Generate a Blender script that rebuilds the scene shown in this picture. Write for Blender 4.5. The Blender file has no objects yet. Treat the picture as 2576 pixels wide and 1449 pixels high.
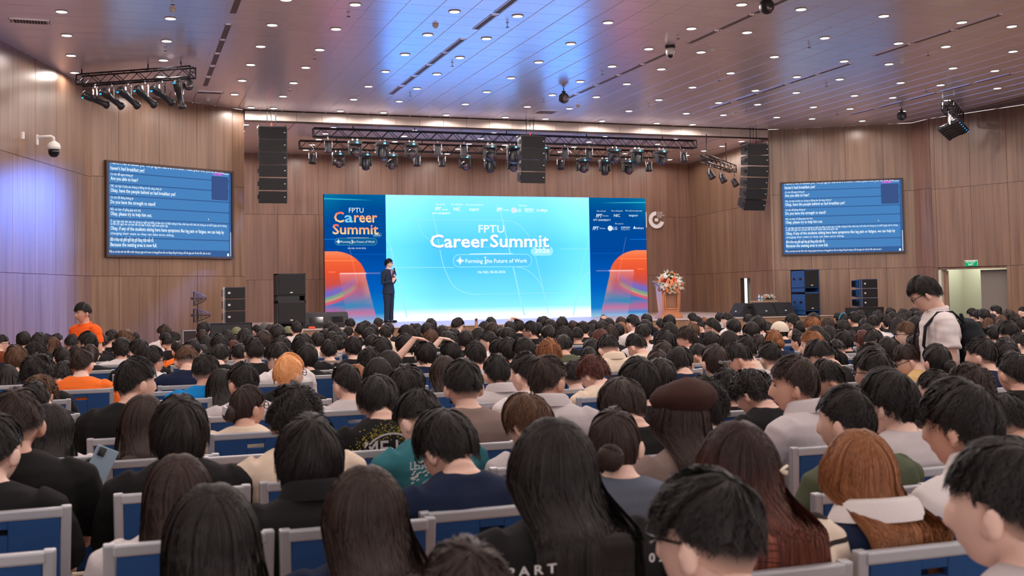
import bpy, bmesh, math, random
import numpy as np
from mathutils import Vector, Matrix
random.seed(7); RNG = np.random.default_rng(7)
SC = bpy.context.scene
COL = SC.collection
PI = math.pi

# ------------------------------------------------------------------ camera, world, exposure
cam = bpy.data.cameras.new('camera'); camo = bpy.data.objects.new('camera', cam); COL.objects.link(camo)
_r = Vector((0.9430993, -0.33205691, -0.01737569)); _u = Vector((0.00197747, -0.04665402, 0.99890915)); _f = Vector((0.33250534, 0.94210488, 0.04334274))
M = Matrix((( _r.x, _u.x, -_f.x, 0), (_r.y, _u.y, -_f.y, 0), (_r.z, _u.z, -_f.z, 1.55), (0, 0, 0, 1)))
camo.matrix_world = M
cam.sensor_width = 36; cam.lens = 2772.77 / 2576 * 36; cam.shift_y = -(724.5 - 615.77) / 2576
cam.clip_end = 200; cam.clip_start = .05
cam.dof.use_dof = True; cam.dof.focus_distance = 14.0; cam.dof.aperture_fstop = 5.6
SC.camera = camo
w = bpy.data.worlds.new('hall_air'); SC.world = w; w.use_nodes = True
w.node_tree.nodes['Background'].inputs[0].default_value = (1.0, .88, .85, 1)
w.node_tree.nodes['Background'].inputs[1].default_value = WORLD_E = 1.4
SC.view_settings.view_transform = 'Standard'; SC.view_settings.look = 'None'
SC.view_settings.exposure = 0.0; SC.view_settings.gamma = 1.0; SC.view_settings.use_curve_mapping = False
DOWNLIGHT_W = 32.0

# ------------------------------------------------------------------ helpers
def lin(r, g, b):
    f = lambda c: (c / 255 / 12.92) if c <= 10 else ((c / 255 + .055) / 1.055) ** 2.4
    return (f(r), f(g), f(b), 1.0)

class MB:
    def __init__(s): s.v = []; s.f = []; s.m = []; s.uv = None; s.col = None
    def add(s, v, f, m=0):
        o = len(s.v); s.v += [tuple(map(float, p)) for p in v]; s.f += [tuple(i + o for i in q) for q in f]; s.m += [m] * len(f); return s
    def box(s, c, d, rot=None, m=0):
        x, y, z = d[0] / 2, d[1] / 2, d[2] / 2
        P = [Vector((a * x, b * y, e * z)) for a in (-1, 1) for b in (-1, 1) for e in (-1, 1)]
        if rot is not None: P = [rot @ p for p in P]
        P = [p + Vector(c) for p in P]
        return s.add(P, [(0, 1, 3, 2), (4, 6, 7, 5), (0, 4, 5, 1), (2, 3, 7, 6), (0, 2, 6, 4), (1, 5, 7, 3)], m)
    def bbox(s, c, d, b=.01, rot=None, m=0):   # box with chamfered edges
        bm = bmesh.new(); bmesh.ops.create_cube(bm, size=1)
        for v in bm.verts: v.co = Vector((v.co.x * d[0], v.co.y * d[1], v.co.z * d[2]))
        bmesh.ops.bevel(bm, geom=bm.edges[:], offset=b, segments=2, affect='EDGES', profile=.6)
        bm.verts.index_update(); P = [(rot @ v.co if rot is not None else v.co) + Vector(c) for v in bm.verts]
        s.add(P, [[v.index for v in f.verts] for f in bm.faces], m); bm.free(); return s
    def tube(s, pts, r, n=8, m=0, caps=True, squash=1.0):
        pts = [Vector(p) for p in pts]; rs = r if hasattr(r, '__len__') else [r] * len(pts); V = []; prev = None
        for i, p in enumerate(pts):
            t = (pts[min(i + 1, len(pts) - 1)] - pts[max(i - 1, 0)]).normalized()
            if prev is None: a = t.cross(Vector((0, 0, 1))) if abs(t.z) < .95 else t.cross(Vector((0, 1, 0)))
            else: a = prev - t * prev.dot(t)
            a.normalize(); b = t.cross(a); prev = a
            for k in range(n):
                q = 2 * PI * k / n; V.append(p + a * (math.cos(q) * rs[i]) + b * (math.sin(q) * rs[i] * squash))
        F = [(i * n + k, i * n + (k + 1) % n, (i + 1) * n + (k + 1) % n, (i + 1) * n + k) for i in range(len(pts) - 1) for k in range(n)]
        if caps: F += [tuple(range(n))[::-1], tuple((len(pts) - 1) * n + k for k in range(n))]
        return s.add(V, F, m)
    def lathe(s, prof, c=(0, 0, 0), n=16, rot=None, m=0):
        V = []; 
        for r_, z_ in prof:
            for k in range(n):
                p = Vector((r_ * math.cos(2 * PI * k / n), r_ * math.sin(2 * PI * k / n), z_))
                V.append((rot @ p if rot is not None else p) + Vector(c))
        L = len(prof)
        F = [(i * n + k, i * n + (k + 1) % n, (i + 1) * n + (k + 1) % n, (i + 1) * n + k) for i in range(L - 1) for k in range(n)]
        F += [tuple(range(n))[::-1], tuple((L - 1) * n + k for k in range(n))]
        return s.add(V, F, m)
    def ell(s, c, r, n=14, k=10, rot=None, m=0):
        prof = [(math.sin(PI * (i + .02) / (k + .04)), -math.cos(PI * (i + .02) / (k + .04))) for i in range(k + 1)]
        V = []
        for a, z in prof:
            for j in range(n):
                p = Vector((a * math.cos(2 * PI * j / n) * r[0], a * math.sin(2 * PI * j / n) * r[1], z * r[2]))
                V.append((rot @ p if rot is not None else p) + Vector(c))
        F = [(i * n + j, i * n + (j + 1) % n, (i + 1) * n + (j + 1) % n, (i + 1) * n + j) for i in range(k) for j in range(n)]
        F += [tuple(range(n))[::-1], tuple(k * n + j for j in range(n))]
        return s.add(V, F, m)
    def prism(s, poly, z0, z1, m=0):   # polygon in xy extruded
        n = len(poly); V = [(x, y, z0) for x, y in poly] + [(x, y, z1) for x, y in poly]
        F = [tuple(range(n))[::-1], tuple(range(n, 2 * n))] + [(i, (i + 1) % n, n + (i + 1) % n, n + i) for i in range(n)]
        return s.add(V, F, m)
    def mesh(s, name, smooth=False):
        me = bpy.data.meshes.new(name); me.from_pydata(s.v, [], s.f)
        if any(s.m): me.polygons.foreach_set('material_index', s.m)
        if smooth: me.polygons.foreach_set('use_smooth', [True] * len(s.f))
        me.update(); return me

def link(name, me, mats=None, parent=None, loc=None, rot=None):
    o = bpy.data.objects.new(name, me)
    if me is not None and mats is not None:
        mats = mats if isinstance(mats, (list, tuple)) else [mats]
        if len(me.materials) == 0:
            for m in mats: me.materials.append(m)
    COL.objects.link(o)
    if parent is not None: o.parent = parent
    if loc is not None: o.location = loc
    if rot is not None: o.rotation_euler = rot
    return o
def part(name, mb, mats, parent, smooth=False, loc=None, rot=None, label=None):
    o = link(name, mb.mesh(name, smooth), mats, parent, loc, rot)
    if label: o['label'] = label
    return o
def tag(o, label, cat, group=None, kind=None):
    o['label'] = label; o['category'] = cat
    if group: o['group'] = group
    if kind: o['kind'] = kind
    return o
def thing(name, label, cat, loc=(0, 0, 0), rz=0, group=None):
    return tag(link(name, None, None, None, loc, (0, 0, rz)), label, cat, group)
def struct(name, mb, mats, smooth=False):
    o = link(name, mb.mesh(name, smooth), mats); o['kind'] = 'structure'; return o
def omat(o, m):   # object-level material over shared mesh data
    o.material_slots[0].link = 'OBJECT'; o.material_slots[0].material = m
def dup(root, loc, rz=None, label=None, group=None):
    r = root.copy(); COL.objects.link(r); r.location = loc
    if rz is not None: r.rotation_euler = (0, 0, rz)
    if label: r['label'] = label
    if group: r['group'] = group
    for ch in root.children:
        c = ch.copy(); COL.objects.link(c); c.parent = r
        for g in ch.children:
            d = g.copy(); COL.objects.link(d); d.parent = c
    return r

# ------------------------------------------------------------------ materials
def mat(name, col, rough=.5, metal=0.0, emit=None, es=1.0, spec=.5, noise=0.0, nscale=20, bump=0.0, bscale=60, coat=0.0, varobj=0.0):
    m = bpy.data.materials.new(name); m.use_nodes = True; nt = m.node_tree; b = nt.nodes['Principled BSDF']
    c = tuple(col[:3]) + (1,)
    b.inputs['Base Color'].default_value = c; b.inputs['Roughness'].default_value = rough; b.inputs['Metallic'].default_value = metal
    b.inputs['Specular IOR Level'].default_value = spec; b.inputs['Coat Weight'].default_value = coat
    tc = nt.nodes.new('ShaderNodeTexCoord')
    if noise or varobj:
        n = nt.nodes.new('ShaderNodeTexNoise'); n.inputs['Scale'].default_value = nscale; n.inputs['Detail'].default_value = 4
        nt.links.new(tc.outputs['Object'], n.inputs['Vector'])
        mr = nt.nodes.new('ShaderNodeMapRange'); mr.inputs['To Min'].default_value = 1 - noise; mr.inputs['To Max'].default_value = 1 + noise
        nt.links.new(n.outputs['Fac'], mr.inputs['Value'])
        out = mr.outputs[0]
        if varobj:
            oi = nt.nodes.new('ShaderNodeObjectInfo'); m2 = nt.nodes.new('ShaderNodeMapRange'); m2.inputs['To Min'].default_value = 1 - varobj; m2.inputs['To Max'].default_value = 1 + varobj
            nt.links.new(oi.outputs['Random'], m2.inputs['Value']); mm = nt.nodes.new('ShaderNodeMath'); mm.operation = 'MULTIPLY'
            nt.links.new(out, mm.inputs[0]); nt.links.new(m2.outputs[0], mm.inputs[1]); out = mm.outputs[0]
        mx = nt.nodes.new('ShaderNodeVectorMath'); mx.operation = 'SCALE'; mx.inputs[0].default_value = c[:3]
        nt.links.new(out, mx.inputs['Scale']); nt.links.new(mx.outputs[0], b.inputs['Base Color'])
    if bump:
        n2 = nt.nodes.new('ShaderNodeTexNoise'); n2.inputs['Scale'].default_value = bscale; n2.inputs['Detail'].default_value = 3
        nt.links.new(tc.outputs['Object'], n2.inputs['Vector'])
        bp = nt.nodes.new('ShaderNodeBump'); bp.inputs['Strength'].default_value = bump; bp.inputs['Distance'].default_value = .01
        nt.links.new(n2.outputs['Fac'], bp.inputs['Height']); nt.links.new(bp.outputs[0], b.inputs['Normal'])
    if emit is not None:
        b.inputs['Emission Color'].default_value = tuple(emit[:3]) + (1,); b.inputs['Emission Strength'].default_value = es
    return m
def emis(name, col, s=1.0):
    m = bpy.data.materials.new(name); m.use_nodes = True; nt = m.node_tree; nt.nodes.remove(nt.nodes['Principled BSDF'])
    e = nt.nodes.new('ShaderNodeEmission'); e.inputs[0].default_value = tuple(col[:3]) + (1,); e.inputs[1].default_value = s
    nt.links.new(e.outputs[0], nt.nodes['Material Output'].inputs[0]); return m
def emis_vcol(name, s=1.0):
    m = emis(name, (1, 1, 1), s); nt = m.node_tree; a = nt.nodes.new('ShaderNodeVertexColor'); a.layer_name = 'Col'
    nt.links.new(a.outputs[0], nt.nodes['Emission'].inputs[0]); return m
def wood(name, c1, c2, rough=.42, su=14, sv=.35, spec=.5, amp=.22):
    """vertical grain laminate; uses uv in metres"""
    m = bpy.data.materials.new(name); m.use_nodes = True; nt = m.node_tree; b = nt.nodes['Principled BSDF']; N = nt.nodes.new; Lk = nt.links.new
    uv = N('ShaderNodeUVMap'); oi = N('ShaderNodeObjectInfo')
    mp = N('ShaderNodeMapping'); mp.inputs['Scale'].default_value = (su, sv, 1); Lk(uv.outputs[0], mp.inputs[0])
    cx = N('ShaderNodeCombineXYZ'); Lk(oi.outputs['Random'], cx.inputs[2]); ml = N('ShaderNodeVectorMath'); ml.operation = 'SCALE'; ml.inputs['Scale'].default_value = 40; Lk(cx.outputs[0], ml.inputs[0])
    ad = N('ShaderNodeVectorMath'); Lk(mp.outputs[0], ad.inputs[0]); Lk(ml.outputs[0], ad.inputs[1])
    n = N('ShaderNodeTexNoise'); n.inputs['Scale'].default_value = 1; n.inputs['Detail'].default_value = 5; n.inputs['Roughness'].default_value = .65; Lk(ad.outputs[0], n.inputs[0])
    mp2 = N('ShaderNodeMapping'); mp2.inputs['Scale'].default_value = (su * .18, sv * .6, 1); Lk(uv.outputs[0], mp2.inputs[0])
    n2 = N('ShaderNodeTexNoise'); n2.inputs['Scale'].default_value = 1; n2.inputs['Detail'].default_value = 2; Lk(mp2.outputs[0], n2.inputs[0])
    mx0 = N('ShaderNodeMix'); mx0.inputs[0].default_value = .4; Lk(n.outputs[0], mx0.inputs[2]); Lk(n2.outputs[0], mx0.inputs[3])
    cr = N('ShaderNodeValToRGB'); cr.color_ramp.elements[0].position = .5 - amp; cr.color_ramp.elements[1].position = .5 + amp
    cr.color_ramp.elements[0].color = c1; cr.color_ramp.elements[1].color = c2; Lk(mx0.outputs[0], cr.inputs[0])
    # per-panel tone
    mr = N('ShaderNodeMapRange'); mr.inputs['To Min'].default_value = .93; mr.inputs['To Max'].default_value = 1.07; Lk(oi.outputs['Random'], mr.inputs['Value'])
    sc = N('ShaderNodeVectorMath'); sc.operation = 'SCALE'; Lk(cr.outputs[0], sc.inputs[0]); Lk(mr.outputs[0], sc.inputs['Scale'])
    Lk(sc.outputs[0], b.inputs['Base Color']); b.inputs['Roughness'].default_value = rough; b.inputs['Specular IOR Level'].default_value = spec
    b.inputs['Coat Weight'].default_value = .3; b.inputs['Coat Roughness'].default_value = .3
    bp = N('ShaderNodeBump'); bp.inputs['Strength'].default_value = .15; bp.inputs['Distance'].default_value = .002; Lk(n.outputs[0], bp.inputs['Height']); Lk(bp.outputs[0], b.inputs['Normal'])
    return m

M_WALL = wood('walnut_laminate', lin(94, 68, 54), lin(160, 126, 102), rough=.36)
M_WALLB = wood('stage_wall_laminate', lin(100, 72, 62), lin(168, 130, 112), rough=.45)
M_APRON = wood('apron_laminate', lin(120, 88, 66), lin(176, 138, 106), rough=.5)
M_GAP = mat('panel_joint', lin(60, 44, 38), .8)
M_CEIL = mat('ceiling_panel_metal', lin(250, 240, 248), .25, .58, noise=.04, nscale=3, varobj=.03)
M_CEILB = mat('ceiling_joint', lin(120, 105, 105), .6)
M_FASC = mat('fascia_panel', lin(225, 210, 200), .45, noise=.02, nscale=2)
M_FLOOR = mat('hall_floor_tile', lin(120, 108, 100), .35, noise=.06, nscale=2)
M_STAGE = mat('stage_floor_pale', lin(196, 180, 176), .4, noise=.03, nscale=3)
M_BLACK = mat('speaker_black', lin(38, 38, 42), .55, bump=.2, bscale=200)
M_GRILLE = mat('speaker_grille', lin(22, 22, 25), .6, bump=.5, bscale=400)
M_BLUEBOX = mat('speaker_side_sheen', lin(40, 42, 48), .35)
M_TRUSS = mat('truss_black', lin(40, 40, 44), .35, .6)
M_LAMP = mat('stage_lamp_black', lin(42, 43, 48), .35, .2)
M_LENS = mat('lamp_lens', lin(90, 70, 80), .05, .3, spec=1)
M_LCD = emis('lamp_display', lin(120, 210, 255), 1.6)
M_BLED = emis('lamp_led', lin(40, 160, 255), 2.0)
M_WHITE = mat('white_plastic', lin(232, 228, 225), .35)
M_GLOSSB = mat('black_gloss', lin(18, 18, 22), .08)
M_DL = emis('downlight_diffuser', (1, .93, .88), 9.0)
M_CHROME = mat('chrome', lin(200, 200, 205), .2, 1)
M_LOGO = mat('logo_plate', lin(215, 215, 215), .4)
M_ALU = mat('chair_frame_aluminium', lin(176, 176, 182), .38, .35, noise=.05, nscale=30)
M_BLUE = mat('chair_blue_fabric', lin(26, 72, 128), .85, noise=.12, nscale=60, bump=.3, bscale=500)
M_ORANGE_P = mat('orange_plastic', lin(240, 80, 30), .4)
M_LECT = None
M_RED = mat('red_tag', lin(225, 50, 40), .5)
M_GREEN_LED = emis('green_led', (0.02, .8, .3), 3)
M_VENT = mat('vent_slat', lin(150, 132, 128), .5)
M_VENTD = mat('vent_dark', lin(46, 38, 38), .8)

# ------------------------------------------------------------------ room shell
HC_ = 6.05; SCZ = 5.82; STZ = .8
A_ = (-.64, 24.9); B_ = (2.73, 27.0); C_ = (17.32, 27.0); D_ = (20.62, 24.95)
E_ = (20.58, 24.2)
def along(P, Q, t):
    d = Vector((Q[0] - P[0], Q[1] - P[1])).normalized(); return (P[0] + d.x * t, P[1] + d.y * t)
LW0 = (-.64 - .309 * 30, 24.9 - .951 * 30)          # left wall far (rear) end, 18 degrees off the hall axis
RD = Vector((21.41 - 20.58, 21.72 - 24.2)).normalized()
RW1 = (20.58 + RD.x * 30, 24.2 + RD.y * 30)

def wall(name, P, Q, z0, z1, pitch, zs, material, holes=(), off=0.0, flip=1, thick=.12, kids=True):
    """wall from P to Q (room on the right-hand side when flip=1), with proud laminate panels as parts; holes in (u0,u1,z0,z1)"""
    P = Vector(P); Q = Vector(Q); L = (Q - P).length; d = (Q - P) / L; n = Vector((d.y, -d.x)) * flip
    mb = MB()
    # backing slab built from strips around the holes
    us = sorted({0.0, L, *[h[0] for h in holes], *[h[1] for h in holes]}); zz = sorted({z0, z1, *[h[2] for h in holes], *[h[3] for h in holes]})
    for a, b in zip(us, us[1:]):
        for c, e in zip(zz, zz[1:]):
            if any(h[0] - 1e-6 <= a and b <= h[1] + 1e-6 and h[2] - 1e-6 <= c and e <= h[3] + 1e-6 for h in holes): continue
            p0 = P + d * a; p1 = P + d * b; q0 = p0 - n * thick; q1 = p1 - n * thick
            mb.prism([tuple(p0), tuple(p1), tuple(q1), tuple(q0)] if flip > 0 else [tuple(p1), tuple(p0), tuple(q0), tuple(q1)], c, e)
    o = struct(name, mb, M_GAP)
    cuts = [off + pitch * k for k in range(-2, int(L / pitch) + 3)]
    cuts = sorted({0.0, L, *[round(c, 3) for c in cuts if .08 < c < L - .08]}); zc = [z0] + [z for z in zs if z0 < z < z1] + [z1]
    g = .004; th = .014
    for a, b in zip(cuts, cuts[1:]):
        for c, e in zip(zc, zc[1:]):
            rects = [(a, b, c, e)]
            for h in holes:
                nr = []
                for (x0, x1, y0, y1) in rects:
                    if h[0] >= x1 or h[1] <= x0 or h[2] >= y1 or h[3] <= y0: nr.append((x0, x1, y0, y1)); continue
                    if h[0] > x0: nr.append((x0, h[0], y0, y1))
                    if h[1] < x1: nr.append((h[1], x1, y0, y1))
                    m0, m1 = max(x0, h[0]), min(x1, h[1])
                    if h[2] > y0: nr.append((m0, m1, y0, h[2]))
                    if h[3] < y1: nr.append((m0, m1, h[3], y1))
                rects = nr
            for (x0, x1, y0, y1) in rects:
                if x1 - x0 < .03 or y1 - y0 < .03: continue
                pm = MB(); x0 += g; x1 -= g; y0 += g if y0 > z0 else 0; y1 -= g if y1 < z1 else 0
                pts = []
                for dd in (0, th):
                    for (uu, zz_) in ((x0, y0), (x1, y0), (x1, y1), (x0, y1)):
                        q = P + d * uu + n * dd; pts.append((q.x, q.y, zz_))
                fs = [(4, 5, 6, 7), (0, 1, 5, 4), (1, 2, 6, 5), (2, 3, 7, 6), (3, 0, 4, 7)]
                if flip < 0: fs = [f[::-1] for f in fs]
                pm.add(pts, fs); me = pm.mesh('wall_panel')
                uvl = me.uv_layers.new(name='UVMap'); uvv = [(x0, y0), (x1, y0), (x1, y1), (x0, y1)] * 2
                for lp in me.loops: uvl.data[lp.index].uv = uvv[lp.vertex_index]
                link('wall_panel', me, material, o)
    return o
LL = math.hypot(A_[0] - LW0[0], A_[1] - LW0[1])
# left side wall with the doorway at its near side
wall('wall_left', LW0, A_, 0, HC_, .98, (2.05, 4.15), M_WALL, holes=[(LL - 5.5, LL - 4.53, 0, 2.03)], off=LL % .98, flip=1)
wall('wall_screen_left', A_, B_, 0, HC_, 1.0, (2.05, 4.18), M_WALL, off=.64)
wall('wall_screen_right', C_, D_, 0, HC_, 1.0, (2.05, 4.18), M_WALL, off=1.09)
wall('wall_recess_right', D_, E_, 0, HC_, .9, (2.05, 4.18), M_WALLB)
wall('wall_right', E_, RW1, 0, HC_, 1.0, (2.02, 4.13), M_WALL, holes=[(.12, 2.02, 0, 2.0)], off=.12)
# stage: side walls, back wall
wall('wall_stage_left', (2.73, 27.0), (1.9, 33.25), STZ, SCZ, 1.2, (2.6, 4.4), M_WALLB)
wall('wall_stage_back', (1.9, 33.25), (18.17, 33.25), STZ, SCZ, 1.22, (2.05, 4.0), M_WALLB)
wall('wall_stage_right', (18.17, 33.25), (17.32, 27.0), STZ, SCZ, 1.2, (2.05, 4.0), M_WALL, holes=[(4.1, 4.85, STZ, 1.86)])
mb = MB(); mb.box((17.95, 28.78, 1.33), (.1, 1.0, 1.12)); struct('door_3', mb, mat('pale_green_door', lin(150, 150, 132), .6))
# floors
mb = MB(); mb.box((8, 12, -.05), (48, 46, .1)); struct('floor', mb, M_FLOOR)
mb = MB(); mb.prism([(3.2, 25.0), (17.83, 25.0), (18.05, 26.5), (17.32, 27.0), (18.3, 33.4), (1.8, 33.4), (2.75, 26.99)], .02, STZ); st = struct('floor_stage', mb, M_STAGE)
ap = MB(); ap.box((10.5, 24.985, .385), (14.7, .03, .76)); me = ap.mesh('stage_apron'); uvl = me.uv_layers.new(name='UVMap')
for lp in me.loops: v = me.vertices[lp.vertex_index].co; uvl.data[lp.index].uv = (v.x, v.z)
link('stage_apron', me, M_APRON, st)
ap = MB(); ap.box((10.5, 24.975, .79), (14.8, .06, .02)); part('nosing', ap, mat('nosing_pale', lin(205, 188, 178), .4), st)

# ------------------------------------------------------------------ ceiling: backing, tiles
hall = [LW0, A_, B_, C_, D_, E_, RW1]
mb = MB(); mb.prism([tuple(p) for p in hall][::-1], HC_ + .012, HC_ + .05); ceil_o = struct('ceiling', mb, M_CEILB)
def clip(poly, P, Q):
    out = []; side = lambda p: (Q[0] - P[0]) * (p[1] - P[1]) - (Q[1] - P[1]) * (p[0] - P[0])
    for i in range(len(poly)):
        a, b = poly[i - 1], poly[i]; sa, sb = side(a), side(b)
        if (sa <= 0) != (sb <= 0):
            t = sa / (sa - sb); out.append((a[0] + (b[0] - a[0]) * t, a[1] + (b[1] - a[1]) * t))
        if sb <= 0: out.append(b)
    return out
TX0, TPX, TY0, TPY = -.61, .5305, 26.55 + .27, .545
tile = MB(); g = .006
hx, hy = TPX / 2 - g, TPY / 2 - g / 1.5
tile.add([(-hx, -hy, 0), (hx, -hy, 0), (hx, hy, 0), (-hx, hy, 0), (-hx, -hy, .012), (hx, -hy, .012), (hx, hy, .012), (-hx, hy, .012)],
         [(3, 2, 1, 0), (0, 1, 5, 4), (1, 2, 6, 5), (2, 3, 7, 6), (3, 0, 4, 7)])
tile_me = tile.mesh('ceiling_tile'); tile_me.materials.append(M_CEIL)
rest = MB(); cand = []
for i in range(-22, 52):
    for j in range(0, 56):
        cx, cy = TX0 + TPX * (i + .5), TY0 - TPY * (j + .5)
        poly = [(cx - hx, cy - hy), (cx + hx, cy - hy), (cx + hx, cy + hy), (cx - hx, cy + hy)]
        full = True
        for P, Q in zip(hall, hall[1:]):
            if P == B_: 
                continue
            q = clip(poly, P, Q)
            if q != poly: full = full and len(q) == 4 and all(abs(a[0] - b[0]) + abs(a[1] - b[1]) < 1e-6 for a, b in zip(sorted(q), sorted(poly)))
            poly = q
            if len(poly) < 3: break
        if len(poly) < 3: continue
        inview = 13.6 < cy < 27 and -.6 < (cx - .0) and cx < cy * .93 + 1.0 and cx > -2
        if full and inview: cand.append((cx, cy))
        else: rest.add([(x, y, HC_) for x, y in poly[::-1]], [tuple(range(len(poly)))])
cand.sort(key=lambda c: c[1])
for k, (cx, cy) in enumerate(cand):
    if k < 300: link('ceiling_tile', tile_me, None, ceil_o, (cx, cy, HC_))
    else: rest.add([(cx - hx, cy + hy, HC_), (cx + hx, cy + hy, HC_), (cx + hx, cy - hy, HC_), (cx - hx, cy - hy, HC_)], [(0, 1, 2, 3)])
ro = part('ceiling_tile_field', rest, M_CEIL, ceil_o); ro['kind'] = 'stuff'
# raised seam ribs between tile columns (double line in the photograph)
for i in range(-18, 46):
    x = TX0 + TPX * i
    if -4 < x < 22:
        mb = MB(); y1 = 26.98 if 2.75 < x < 17.3 else 24.9; mb.box((x, (y1 + 2) / 2, HC_ - .003), (.018, y1 - 2, .006)); part('ceiling_rib', mb, M_CEIL, ceil_o)
# stage ceiling and fascia
mb = MB(); mb.prism([(1.9, 33.25), (2.73, 27.05), (17.32, 27.05), (18.17, 33.25)], SCZ, SCZ + .05); sco = struct('ceiling_stage', mb, M_CEIL)
for i in range(14):
    mb = MB(); mb.box((2.9 + 1.09 * i, 30.1, SCZ - .002), (.012, 6.1, .004)); part('ceiling_rib', mb, M_CEILB, sco)
mb = MB(); mb.box((10.02, 27.05, (HC_ + SCZ) / 2), (14.6, .09, HC_ - SCZ + .06)); fo = struct('trim_1', mb, M_GAP)
x = 2.76
while x < 17.3:
    x2 = min(x + .62, 17.3); mb = MB(); mb.box(((x + x2) / 2, 26.995, (HC_ + SCZ) / 2 - .005), (x2 - x - .008, .02, HC_ - SCZ - .012)); part('fascia_panel', mb, M_FASC, fo); x = x2

# ------------------------------------------------------------------ doorways
mb = MB()  # right doorway: reveal, pale green passage behind, grey leaf
def wpt(P, Q, u, out=0.0):
    d = Vector((Q[0] - P[0], Q[1] - P[1])).normalized(); n = Vector((d.y, -d.x)); return Vector((P[0], P[1])) + d * u + n * out
def slab(P, Q, u0, u1, z0, z1, o0, o1, name, m, parent=None, kind='structure'):
    a, b, c, e = wpt(P, Q, u0, o0), wpt(P, Q, u1, o0), wpt(P, Q, u1, o1), wpt(P, Q, u0, o1)
    mb = MB(); mb.prism([tuple(a), tuple(b), tuple(c), tuple(e)], z0, z1); me = mb.mesh(name); uvl = me.uv_layers.new(name='UVMap')
    for lp in me.loops: v = me.vertices[lp.vertex_index].co; uvl.data[lp.index].uv = ((v.x + v.y), v.z)
    o = link(name, me, m, parent)
    if kind and parent is None: o['kind'] = kind
    return o
M_PGREEN = mat('passage_wall_green', lin(176, 180, 160), .7); M_PGREY = mat('door_leaf_grey', lin(128, 120, 112), .6); M_FRM = mat('door_frame_cream', lin(214, 210, 190), .5)
dr = slab(E_, RW1, .14, 2.02, 1.96, 2.0, -.3, .02, 'door_1', M_WALL)
slab(E_, RW1, .12, .2, 0, 1.96, -.3, .01, 'door_frame', M_FRM, dr)
slab(E_, RW1, .2, .28, 0, 1.93, -.22, -.1, 'door_frame', M_WALLB, dr)
slab(E_, RW1, 1.05, 1.17, 0, 1.93, -1.0, -.85, 'door_frame', M_FRM, dr)
slab(E_, RW1, 1.17, 2.02, 0, 1.93, -.3, -.24, 'door_leaf', M_PGREY, dr)
slab(E_, RW1, -.1, 4.5, -.0, 2.6, -1.5, -1.4, 'passage_wall', M_PGREEN, dr)
slab(E_, RW1, -.05, 4.5, 2.5, 2.56, -1.5, -.12, 'passage_ceiling', M_FRM, dr)
slab(E_, RW1, -.1, 0, 0, 2.56, -1.5, -.12, 'passage_wall', M_PGREEN, dr)
pl_ = bpy.data.lights.new('passage_lamp', 'AREA'); pl_.energy = 25; pl_.size = .5; pl_.color = (1, .95, .85); po_ = bpy.data.objects.new('passage_lamp', pl_); COL.objects.link(po_); _q = wpt(E_, RW1, .7, -.8); po_.location = (_q.x, _q.y, 2.48)
dl = slab(LW0, A_, LL - 5.5, LL - 4.53, 0, 2.03, -.3, -.2, 'door_2', wood('dark_door_wood', lin(58, 44, 30), lin(92, 72, 50)))
slab(LW0, A_, LL - 4.57, LL - 4.53, 0, 2.03, -.2, .015, 'door_frame', mat('door_trim_dark', lin(52, 36, 34), .5), dl)
slab(LW0, A_, LL - 5.5, LL - 4.53, 2.0, 2.04, -.2, .015, 'door_frame', mat('door_trim_pink', lin(150, 110, 110), .5), dl)
# ------------------------------------------------------------------ text helper
def text_mesh(s, bold=0.0, shear=0.0, res=2):
    cu = bpy.data.curves.new('lettering', 'FONT'); cu.body = s; cu.offset = bold; cu.shear = shear; cu.resolution_u = res; cu.align_x = 'LEFT'
    o = bpy.data.objects.new('tmp', cu); COL.objects.link(o); dg = bpy.context.evaluated_depsgraph_get()
    me = bpy.data.meshes.new_from_object(o.evaluated_get(dg)); bpy.data.objects.remove(o); bpy.data.curves.remove(cu); me.materials.clear(); return me
CAP = .70
def put_text(s, x0, x1, z, cap, material, parent, y=0.0, bold=0.0, shear=0.0, label=None, grad=None):
    me = text_mesh(s, bold, shear); n = len(me.vertices); co = np.empty(n * 3); me.vertices.foreach_get('co', co); co = co.reshape(-1, 3)
    sx = (x1 - x0) / (co[:, 0].max() - co[:, 0].min()); ux = co[:, 0].min()
    new = np.zeros_like(co); new[:, 0] = x0 + (co[:, 0] - ux) * sx; new[:, 2] = z + co[:, 1] / CAP * cap; new[:, 1] = y
    if grad is not None:
        ca = me.color_attributes.new('Col', 'FLOAT_COLOR', 'POINT'); t = np.clip((new[:, 2] - z) / cap, 0, 1)[:, None]
        c = np.array(grad[0][:3]) * (1 - t) + np.array(grad[1][:3]) * t; ca.data.foreach_set('color', np.hstack([c, np.ones((n, 1))]).ravel())
    me.vertices.foreach_set('co', new.ravel()); me.materials.append(material); me.update()
    o = link('lettering', me, None, parent)
    if label: o['label'] = label
    return o

# exit sign
M_SIGNW = emis('exit_white', (.9, 1, .95))
es = link('exit_sign', None, None, None, (20.93, 23.18, 2.11), (0, 0, math.atan2(RD.y, RD.x) )); tag(es, 'small green emergency exit sign above the open doorway', 'sign')
mb = MB(); mb.bbox((0, -.03, 0), (.36, .05, .16), .004); part('sign_box', mb, M_WHITE, es)
mb = MB(); mb.box((0, -.058, -.01), (.34, .006, .13)); part('sign_face', mb, emis('exit_green', lin(20, 175, 110), .9), es)

put_text('LỐI THOÁT', -.13, .13, .01, .045, M_SIGNW, es, -.062, .01)
put_text('EXIT', -.07, .07, -.055, .045, M_SIGNW, es, -.062, .01)

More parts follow.
